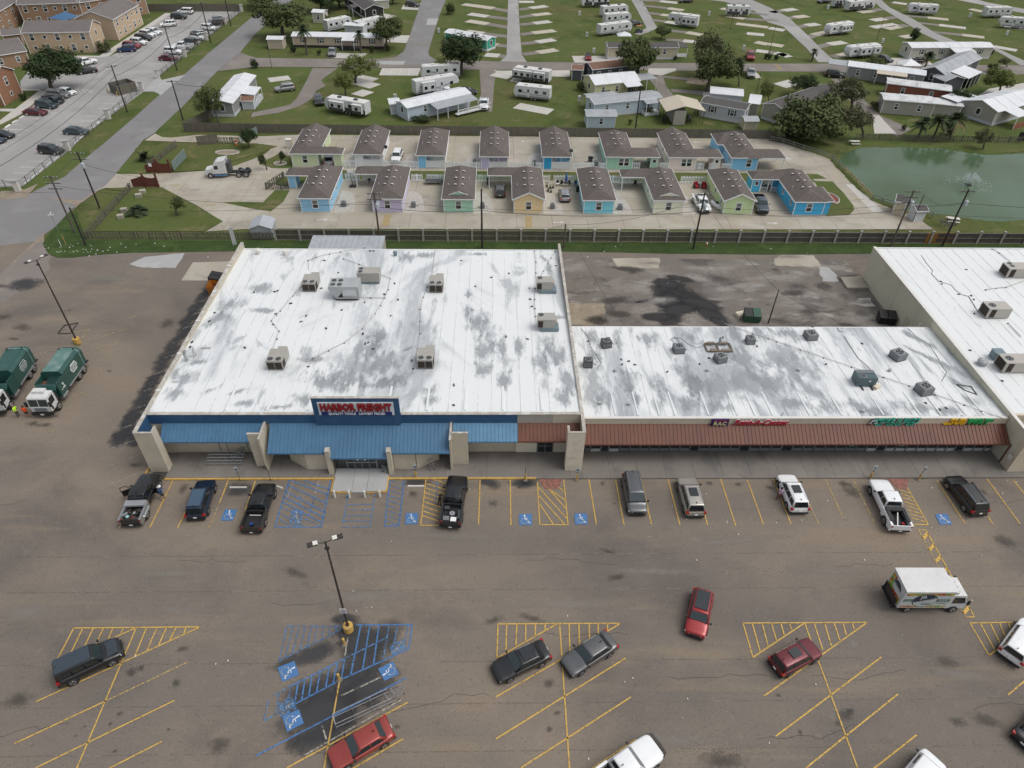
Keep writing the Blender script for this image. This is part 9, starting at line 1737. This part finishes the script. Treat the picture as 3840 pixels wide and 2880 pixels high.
for t_,x,y,lab,yel in(('m',1318,845,'blue and white accessible parking sign left of the black crew cab pickup',0),('n',797,755,'accessible parking sign on a yellow sleeve near the yellow hatching',1),('o',152,645,'accessible parking sign by the red ramp paint',1),('p',850,600,'accessible parking sign at the nose of the white pickup',1),('p',1280,610,'accessible parking sign right of the white pickup',1),('n',1703,775,'bare post in a yellow bollard sleeve at the kerb end',1),('m',1620,850,'thin leaning post at the nose of the black crew cab pickup',0),('r',690,700,'short orange bollard stub inside the blue hatching',2),('r',650,975,'orange bollard where the yellow line starts',2),('r',640,1120,'dark leaning post beside the yellow line',0)):
 t=thing('sign_post',lab,'sign post' if 'sign' in lab else 'post',tuple(T(t_,x,y)))
 if yel:TB([(0,0,0),(0,0,.95)],[.09,.09]if yel<2 else[.11,.11],10).mk('sleeve',m_kerbyellow if yel<2 else m_kerbyellow,t);MB().cyl((0,0,0),.25,.05,10).mk('footing',m_walk,t)
 if yel<2:TB([(0,0,.0),(0,0,2.1)],.03,6).mk('post',m_darkmetal,t)
 if 'sign' in lab:BX(-.16,.16,-.05,-.03,1.5,2.1).mk('plate',m_paleprint,t);BX(-.12,.12,-.056,-.051,1.6,1.82).mk('blue_field',m_signblue,t)
def tubes(t,segs,name,r=.025,mat=None):
 for a,b in segs:TB([a,b],r,6).mk(name,mat or m_steel,t)
def corral(t_,A,B,C_,D,label):
 P=[T(t_,*q)for q in(A,B,C_,D)];o=P[0];t=thing('cart_corral',label,'cart corral',tuple(o));q=[p-o for p in P]
 for a,b in((q[0],q[1]),(q[3],q[2])):
  for z in(.4,.95):tubes(t,[(a+Ve((0,0,z)),b+Ve((0,0,z)))],'rail')
  for k in range(4):p=a.lerp(b,k/3);tubes(t,[(p,p+Ve((0,0,.95)))],'post')
 for z in(.4,.95):tubes(t,[(q[0]+Ve((0,0,z)),q[3]+Ve((0,0,z)))],'end_rail')
 return t
corral('r',(610,1280),(1030,1085),(1060,1160),(630,1360),'long steel cart corral beside the faded red sedan')
def cart(c,ang,label):
 t=thing('shopping_cart',label,'shopping cart',tuple(c),ang);w=MB();B0=[(-.35,-.2,.5),(.4,-.17,.45),(.4,.17,.45),(-.35,.2,.5)];B1=[(-.45,-.28,1.0),(.5,-.22,.85),(.5,.22,.85),(-.45,.28,1.0)]
 for L in(B0,B1):
  for i in range(4):w.tube([L[i],L[(i+1)%4]],.012,4)
 for i in range(4):
  for k in range(6):u=k/6;a=Ve(B0[i]).lerp(Ve(B0[(i+1)%4]),u);b=Ve(B1[i]).lerp(Ve(B1[(i+1)%4]),u);w.tube([a,b],.008,4)
 w.mk('basket',m_steel,t);tubes(t,[((-.45,-.25,.15),(.4,-.2,.15)),((-.45,.25,.15),(.4,.2,.15)),((-.45,-.25,.15),(-.35,-.2,.5)),((-.45,.25,.15),(-.35,.2,.5)),((-.5,-.28,1.02),(-.5,.28,1.02))],'frame',.015)
 for x in(-.4,.38):
  for y in(-.22,.22):TB([(x,y-.02,.07),(x,y+.02,.07)],.07,10).mk('wheel',m_black,t)
 return t
cart(T('r',1065,1125),.5,'steel shopping cart parked in the corral');cart(T('r',1095,1110)+Ve((.1,.3,0)),.5,'second shopping cart nested behind the first');cart(T('n',925,670,.15),1.9,'shopping cart standing under the canopy');cart(T('n',552,690,.17),1.2,'shopping cart beside the entrance post')
RK=thing('cart_rack','steel tube cart rack under the left canopy','cart rack',tuple(T('m',1170,700,.15)))
for k in range(4):
 for z in(.35,.75):tubes(RK,[((-1.9,k*.45,z),(1.9,k*.45,z))],'rail')
 for x in(-1.8,0,1.8):tubes(RK,[((x,k*.45,0),(x,k*.45,.75))],'post')
for k in range(3):c_=T('m',1290+k*25,640-k*20,.15);t=cart(c_,1.4,['left','middle','right'][k]+' shopping cart of the row under the left canopy')
FN=thing('pond_fountain','small fountain spraying water in the pond','fountain',tuple(T('h',1730,582,-.04)));MB().cyl((0,0,-.02),.6,.16,12).mk('float',m_black,FN)
m_spray=plain('water_spray',(.75,.8,.78),.3);w=MB();rn=random.Random(3)
for k in range(40):
 a=rn.random()*6.28;v=rn.uniform(.8,2.6);hh=rn.uniform(1.2,2.2)
 for j in range(14):u=j/14+rn.uniform(0,.05);p=Ve((cs(a)*v*u,sn(a)*v*u,.15+hh*4*u*(1-u)*.9));s=.045+.03*rn.random();w.add([p+Ve((-s,0,-s)),p+Ve((s,0,-s)),p+Ve((0,s,s*1.5)),p+Ve((0,-s,s))],[(0,1,2),(0,1,3),(1,2,3),(0,2,3)])
o=w.mk('spray',m_spray,FN);o['kind']='stuff'
w=MB()
for k in range(70):a=rn.gauss(.3,1.6);d=rn.uniform(2.2,3.6);w.disc((cs(a)*d*1.3,sn(a)*d,.02),rn.uniform(.03,.16),6,'z',0,.04)
o=w.mk('ripples',m_spray,FN);o['kind']='stuff'
for t_,x,y,a_,lab in(('h',742,235,0,'white picnic table on the far bank of the pond'),('h',1590,905,-.3,'weathered picnic table on the near lawn of the pond')):
 t=thing('picnic_table',lab,'picnic table',tuple(T(t_,x,y)),a_)
 for k in range(4):BX(-.95,.95,-.36+k*.185,-.19+k*.185,.72,.77).mk('plank',m_ow,t)
 for s in(-1,1):BX(-.95,.95,s*.78-.14,s*.78+.14,.42,.46).mk('bench',m_ow,t);tubes(t,[((s*.7,-.75,0),(s*.7,-.2,.72)),((s*.7,.75,0),(s*.7,.2,.72)),((s*.7,-.75,.4),(s*.7,.75,.4))],'leg',.05,m_wood2)
def simple(name,label,cat,c,parts,rz=0,grp=None):
 t=thing(name,label,cat,tuple(c),rz,grp)
 for nm,mb,mt in parts:mb.mk(nm,mt,t)
 return t
chair_red=plain('red_cushion',(.30,.02,.03),.6)
for x,y,a_,lab in((1590,610,.3,'left red armchair'),(1655,612,-.1,'right red armchair')):simple('armchair',lab+' outside the pale green cottage','armchair',T('g',x,y),[('seat',BX(-.4,.4,-.4,.4,.15,.5),chair_red),('backrest',BX(-.4,.4,.3,.5,.5,1.05),chair_red),('armrest',BX(-.5,-.41,-.4,.4,.15,.7),m_black),('armrest',BX(.41,.5,-.4,.4,.15,.7),m_black)],a_)
simple('patio_umbrella','closed blue patio umbrella between the peach and turquoise cottages','umbrella',T('g',465,595),[('pole',MB().cyl((0,0,0),.03,2.6,6),m_white),('canopy',TB([(0,0,.9),(0,0,1.4),(0,0,2.2),(0,0,2.75)],[.22,.3,.18,.03],10),plain('blue_canvas',(.05,.12,.28),.7)),('table',MB().cyl((0,0,.65),.5,.05,14),m_dk)])
for x,y,lab in((395,590,'white seated patio chair left of the blue umbrella'),(425,590,'dark patio chair left of the blue umbrella'),(498,590,'dark patio chair right of the blue umbrella'),(545,592,'blue covered patio chair by the turquoise cottage'),(1060,590,'dark patio chair under the cream carport')):
 simple('patio_chair',lab,'chair',T('g',x,y),[('seat',BX(-.25,.25,-.25,.25,.4,.46),m_white if 'white' in lab else(plain('blue_cover',(.03,.15,.35),.6)if 'blue c' in lab else m_black)),('backrest',BX(-.25,.25,.2,.26,.46,.95),m_black)]+[('leg',BX(sx_-.02,sx_+.02,sy-.02,sy+.02,0,.4),m_black)for sx_ in(-.22,.22)for sy in(-.22,.22)],RU(-.5,.5))
simple('rubbish_bin','black wheeled bin beside the turquoise cottage','bin',T('g',568,640),[('bin',BX(-.3,.3,-.35,.35,.05,1.0),m_black),('lid',BX(-.32,.32,-.37,.37,1.002,1.07),m_dk)]);simple('rubbish_bin','dark green bin at the end of the mint cottage fence','bin',T('f',2008,575),[('bin',BX(-.3,.3,-.35,.35,0,1.0),m_dk),('lid',BX(-.32,.32,-.37,.37,1.002,1.07),m_black)])
for x,y,nm in((330,615,'left'),(355,612,'right'),(312,640,'nearest'),(335,650,'lowest'),(300,600,'rear')):simple('potted_plant',nm+' potted plant beside the peach cottage','plant',T('g',x,y),[('pot',MB().cyl((0,0,0),.16,.3,10,0,.22),m_black),('leaves',MB().add([(cs(k)*.0,0,.3)if j==0 else(cs(k+j*.2)*.3,sn(k+j*.2)*.3,.75)for k in range(12)for j in range(3)],[(3*k,3*k+1,3*k+2)for k in range(12)]),LM['mid'])])
simple('basketball_hoop','portable basketball hoop beside the light blue cottage','basketball hoop',T('f',838,600),[('base',BX(-.55,.55,-.4,.4,0,.25),m_black),('pole',TB([(0,0,.2),(-.2,.1,2.6)],.05,6),m_black),('backboard',BX(-.75,.4,.2,.25,2.5,3.1),m_white)])
simple('barbecue','blue kettle barbecue under the lavender carport','barbecue',T('f',982,575),[('bowl',TB([(0,0,.6),(0,0,.75),(0,0,.95),(0,0,1.05)],[.15,.32,.3,.1],12),plain('navy_enamel',(.015,.025,.07),.3))]+[('leg',TB([(0,0,.65),(cs(k*2.1)*.3,sn(k*2.1)*.3,0)],.02,5),m_black)for k in range(3)]);simple('barbecue','black barbecue grill on the concrete left of the mint back cottage','barbecue',T('g',675,385),[('body',BX(-.45,.45,-.25,.25,.75,1.1),m_black),('cart',BX(-.4,.4,-.22,.22,.1,.7),m_dk),('shelf',BX(.46,.8,-.2,.2,.8,.84),m_dk)])
for x,y,a_,lab in(('f',1118,262,'white back cottage'),('g',512,300,'strong blue back cottage')):pass
for t_,x,y,z,lab in(('f',1120,255,2.9,'black satellite dish on the eave of the white back cottage'),('g',512,288,2.9,'black satellite dish on the eave of the strong blue back cottage')):p=T(t_,x,y,z);simple('satellite_dish',lab,'satellite dish',p,[('dish',TB([(0,0,0),(.0,-.06,.04)],[.36,.30],14),m_black),('arm',MB().beam((0,0,-.3),(0,0,0),.04),m_black)])
for x,y,lab in((1045,870,'lowest stack'),(1075,815,'middle stack'),(1235,655,'upper stack'),(1200,690,'small stack')):
 t=thing('paver_stack',lab+' of grey pavers on the corner lawn','pavers',tuple(T('e',x,y)),.3)
 for k in range(4):BX(-.5+RU(-.05,.05),.5,-.4,.4,.03+k*.15,.16+k*.15).mk('paver',m_conc,t)
for x,y,h,mt,lab in((568,1090,1.6,m_kerbyellow,'yellow marker post near the corner'),(532,1120,1.3,m_white,'white marker post near the corner')):p=T('e',x,y);tag(MB().cyl((0,0,0),.04,h,6).mk('marker_post',mt,loc=p),lab,'marker post')
simple('street_sign','street name sign at the corner of the intersection','street sign',T('e',508,990),[('post',MB().cyl((0,0,0),.04,2.9,6),m_steel),('plate',BX(-.45,.45,-.02,.02,2.9,3.1),m_white),('plate',BX(-.02,.02,-.45,.45,3.12,3.32),m_white)],.3)
simple('banner_sign','tall white feather banner behind the store corner','banner',T('e',2035,1118),[('panel',BX(-.25,.3,-.03,.0,.4,3.3),m_paleprint),('post',BX(-.3,-.26,-.04,.0,0,3.4),m_white)],.1)
simple('traffic_barrel','orange and white traffic barrel at the service gate','barrel',T('e',2043,240),[('barrel',TB([(0,0,0),(0,0,1.0)],[.3,.24],12),plain('barrel_orange',(.5,.13,.03),.5)),('band',TB([(0,0,.45),(0,0,.62)],[.285,.275],12),m_white)])
for x,y,rx,ry,lab in((1965,305,2.3,1.1,'oval stone ring bed on the entrance lawn'),):c_=T('e',x,y);simple('flower_bed',lab,'flower bed',c_,[('edging',TB([(cs(k*.3)*rx,sn(k*.3)*ry,.08)for k in range(22)],.12,5),m_newconc),('soil',MB().disc((0,0,.06),rx,18,'z',0,ry),m_dirt)])
c_=T('f',210,400);simple('flower_bed','stone ring bed around the young dark tree','flower bed',c_,[('edging',TB([(cs(k*.3)*1.2,sn(k*.3)*.9,.08)for k in range(22)],.1,5),m_newconc),('soil',MB().disc((0,0,.06),1.2,16,'z',0,.9),m_dirt)])
c_=T('h',530,700);simple('flower_bed','curved red mulch bed beside the bright blue cottage','flower bed',c_,[('edging',TB([(cs(k*.3)*1.6,sn(k*.3)*2.2,.08)for k in range(-5,6)],.12,5),m_newconc),('mulch',MB().disc((0,0,.06),1.55,16,'z',0,2.1),plain('red_mulch',(.20,.06,.04),.9))])
simple('fire_hydrant','red and white fire hydrant in the grass strip','hydrant',T('g',1678,1115),[('body',TB([(0,0,0),(0,0,.6)],[.13,.12],10),plain('hydrant_red',(.45,.08,.05),.5)),('cap',TB([(0,0,.6),(0,0,.78)],[.15,.04],10),m_white),('outlet',TB([(-.2,0,.42),(.2,0,.42)],.06,8),m_white)])
tag(TB([T('i',x,y,.05)for x,y in((455,720),(500,665),(605,645),(545,728),(455,728))],.09,5).mk('drain_frame',m_block),'rusty rectangular drain frame in the left lot','drain')
for t_,x,y,lab in(('c',645,325,'left of the three trailers'),('c',1700,140,'near the black bottomed trailer'),('c',580,885,'beside the white swoosh trailer'),('c',582,140,'on the lawn left of the upper trailers'),('d',513,85,'near the top between the trailers'),('d',983,380,'beside the grey and white trailer'),('d',1738,155,'between the lanes at the right'),('d',2055,310,'below the white trailer at the right'),('b',1205,870,'beside the black and white trailer'),('c',705,465,'on the concrete drive of the red car'),('c',1998,440,'beside the red pickup'),('b',1580,290,'beside the side street')):
 simple('meter_pedestal','pale power pedestal '+lab,'pedestal',T(t_,x,y),[('box',BX(-.35,.35,-.2,.2,.3,1.5),m_ow),('post',BX(-.1,.1,-.1,.1,-.05,.3),m_steel),('door',BX(-.28,.28,-.215,-.201,.5,1.4),m_lite)],RU(-.3,.3),'power pedestals in the park')
def litter(label,pts,n,spread,smin=.06,smax=.16):
 w=MB();rn=random.Random(len(label))
 for k in range(n):
  t_,x,y=rn.choice(pts);c=T(t_,x,y)+Ve((rn.gauss(0,spread),rn.gauss(0,spread*.5),.055));s=rn.uniform(smin,smax);a=rn.random()*3;w.box(c,(s*1.6,s,.05),a)
 o=w.mk('litter',m_ow);o['kind']='stuff';tag(o,label,'litter')
litter('scattered white litter along the kerb corner grass',[('i',480,90),('i',560,70),('i',620,85),('i',700,90),('i',900,80)],46,2.2,.05,.13);litter('scattered white litter on the parking lot',[('n',600,1000),('o',600,850),('o',1500,900),('p',1700,700),('p',700,900),('q',1000,900),('t',1400,1200),('i',800,1100),('k',600,300),('r',1200,400),('u',1000,200)],80,6,.03,.09)
litter('scattered litter in the alley grass strip',[('k',500,45),('k',890,35),('k',1900,35),('j',200,30),('j',1680,50),('e',1500,1100)],26,5,.06,.16)
m_skin=plain('skin',(.36,.20,.13),.6)
def person(c,facing,label,shirt,legs,hair,hat=None,pose='stand',skinlegs=False,hgt=1.72):
 t=thing('person',label,'person',tuple(c),facing)
 J=dict(pel=(0,0,.95),chest=(0.02,0,1.32),neck=(0.02,0,1.48),head=(.04,0,1.60),top=(.04,0,1.70),hl=(0,.10,.92),kl=(.03,.12,.50),al=(-.02,.14,.09),fl=(.14,.15,.04),hr=(0,-.10,.92),kr=(.05,-.12,.50),ar=(.02,-.14,.09),fr=(.18,-.15,.04),sl=(0,.19,1.40),el=(-.03,.27,1.13),wl=(.12,.26,.90),gl=(.18,.25,.84),sr=(0,-.19,1.40),er=(-.03,-.27,1.13),wr=(.12,-.26,.90),gr=(.18,-.25,.84))
 if pose=='hips':J.update(wl=(.10,.12,.98),gl=(.06,.10,1.0),el=(-.12,.36,1.12))
 if pose=='reach':J.update(er=(.2,-.24,1.25),wr=(.42,-.2,1.25),gr=(.5,-.2,1.25),el=(.2,.24,1.2),wl=(.4,.18,1.2),gl=(.48,.18,1.2),chest=(.1,0,1.3),neck=(.16,0,1.45),head=(.2,0,1.56),top=(.22,0,1.66),al=(-.22,.14,.1),fl=(-.06,.15,.04),kl=(-.05,.12,.5))
 rad=dict(pel=.15,chest=.17,neck=.06,head=.10,top=.085,hl=.09,kl=.065,al=.045,fl=.035,hr=.09,kr=.065,ar=.045,fr=.035,sl=.07,el=.045,wl=.032,gl=.035,sr=.07,er=.045,wr=.032,gr=.035)
 E=[('pel','chest'),('chest','neck'),('neck','head'),('head','top'),('pel','hl'),('hl','kl'),('kl','al'),('al','fl'),('pel','hr'),('hr','kr'),('kr','ar'),('ar','fr'),('chest','sl'),('sl','el'),('el','wl'),('wl','gl'),('chest','sr'),('sr','er'),('er','wr'),('wr','gr')]
 K=list(J);me=bpy.data.meshes.new('body');me.from_pydata([J[k]for k in K],[(K.index(a),K.index(b))for a,b in E],[]);o=bpy.data.objects.new('tmp',me);COL.objects.link(o)
 md=o.modifiers.new('skin','SKIN');md.use_smooth_shade=True;sv=me.skin_vertices[0].data if me.skin_vertices else None
 if sv is None:
  me2=bmesh.new();me2.from_mesh(me);me2.verts.layers.skin.verify();me2.to_mesh(me);me2.free();sv=me.skin_vertices[0].data
 for i,k in enumerate(K):sv[i].radius=(rad[k],)*2
 sv[0].use_root=True;o.modifiers.new('sub','SUBSURF').render_levels=1;o.modifiers['sub'].levels=1
 dg=bpy.context.evaluated_depsgraph_get();dg.update();bm_=bpy.data.meshes.new_from_object(o.evaluated_get(dg));bpy.data.objects.remove(o)
 bm_.materials.clear()
 for m_ in(shirt,legs,m_skin,m_black):bm_.materials.append(m_)
 for p in bm_.polygons:
  z=p.center.z;arm=abs(p.center.y)>.21 or(pose=='reach' and p.center.x>.3)
  p.material_index=2 if z>1.50 else(3 if z<.10 else((2 if skinlegs and z<.52 else 1)if z<.92 and not arm else(2 if arm and z<1.22 else 0)));p.use_smooth=True
 bm_.name='body';put('body',bm_,t)
 hx,hz=J['top'][0],J['top'][2]
 TB([(hx-.03,0,hz-.10),(hx-.02,0,hz-.03),(hx-.01,0,hz+.05),(hx,0,hz+.075)],[.105,.112,.085,.02],10).mk('hair',hair,t,True)
 if hat:TB([(hx,0,hz+.0),(hx,0,hz+.02)],[.2,.2],12).tube([(hx,0,hz+.02),(hx,0,hz+.13)],[.11,.08],10).mk('hat',hat,t)
 if 'woman' in label or 'long hair' in label:TB([(hx-.1,0,hz-.02),(hx-.14,0,hz-.2),(hx-.13,0,hz-.38)],[.08,.09,.04],8).mk('long_hair',hair,t)
 face=MB()
 for y in(-.035,.035):face.box((hx+.092,y,hz-.085),(.015,.02,.012))
 face.mk('eyes',m_black,t);MB().box((hx+.10,0,hz-.115),(.03,.02,.035)).mk('nose',m_skin,t);t.scale=(hgt/1.72,)*3
 return t
m_hair=plain('dark_hair',(.02,.015,.012),.7)
person((-54.7,58.15,0),R(175),'man in bright yellow green safety shirt and dark trousers between the refuse trucks',plain('hi_vis_yellow',(.50,.85,.04),.6),plain('dark_trousers',(.02,.03,.04),.7),m_skin,None,'hips');person((-53.6,58.05,0),R(95),'man in bright orange shirt and black shorts between the refuse trucks',plain('hi_vis_orange',(.90,.10,.02),.6),plain('black_shorts',(.015,.015,.015),.7),m_hair,None,'stand',True)
p=T('m',575,1030);person((p.x-.1,p.y,0),R(110),'man in blue shirt, grey shorts and white hat at the black dually pickup',plain('blue_shirt',(.05,.12,.28),.7),plain('grey_shorts',(.12,.12,.11),.7),m_hair,m_white,'reach',True)
p=T('n',995,985);person((p.x,p.y,0),R(20),'man in black clothes and cap beside the pickup with the spare wheel',plain('black_shirt',(.015,.016,.018),.7),plain('black_trousers',(.02,.022,.025),.7),m_hair,None,'reach');p=T('p',40,780);person((p.x,p.y,0),R(60),'woman in lavender top and burgundy trousers beside the white suv',plain('lavender_top',(.48,.32,.45),.7),plain('burgundy_trousers',(.12,.015,.04),.7),m_hair,None,'reach',hgt=1.65)
# ================================================================ tidy: put every empty at its thing's base
bpy.context.view_layer.update()
for o in list(COL.objects):
 if o.parent is None and o.type=='EMPTY' and o.location.length<1e-6 and o.rotation_euler.z==0:
  pts=[]
  for c in o.children:
   if c.type=='MESH' and len(c.data.vertices):
    for v in c.bound_box:pts.append(c.matrix_local@Ve(v))
  if pts:
   c0=Ve(((min(p.x for p in pts)+max(p.x for p in pts))/2,(min(p.y for p in pts)+max(p.y for p in pts))/2,min(p.z for p in pts)))
   for c in o.children:c.location=c.location-c0
   o.location=c0
for o in COL.objects:
 if o.name.startswith(('pipe_block','roof_block')):o['kind']='stuff'
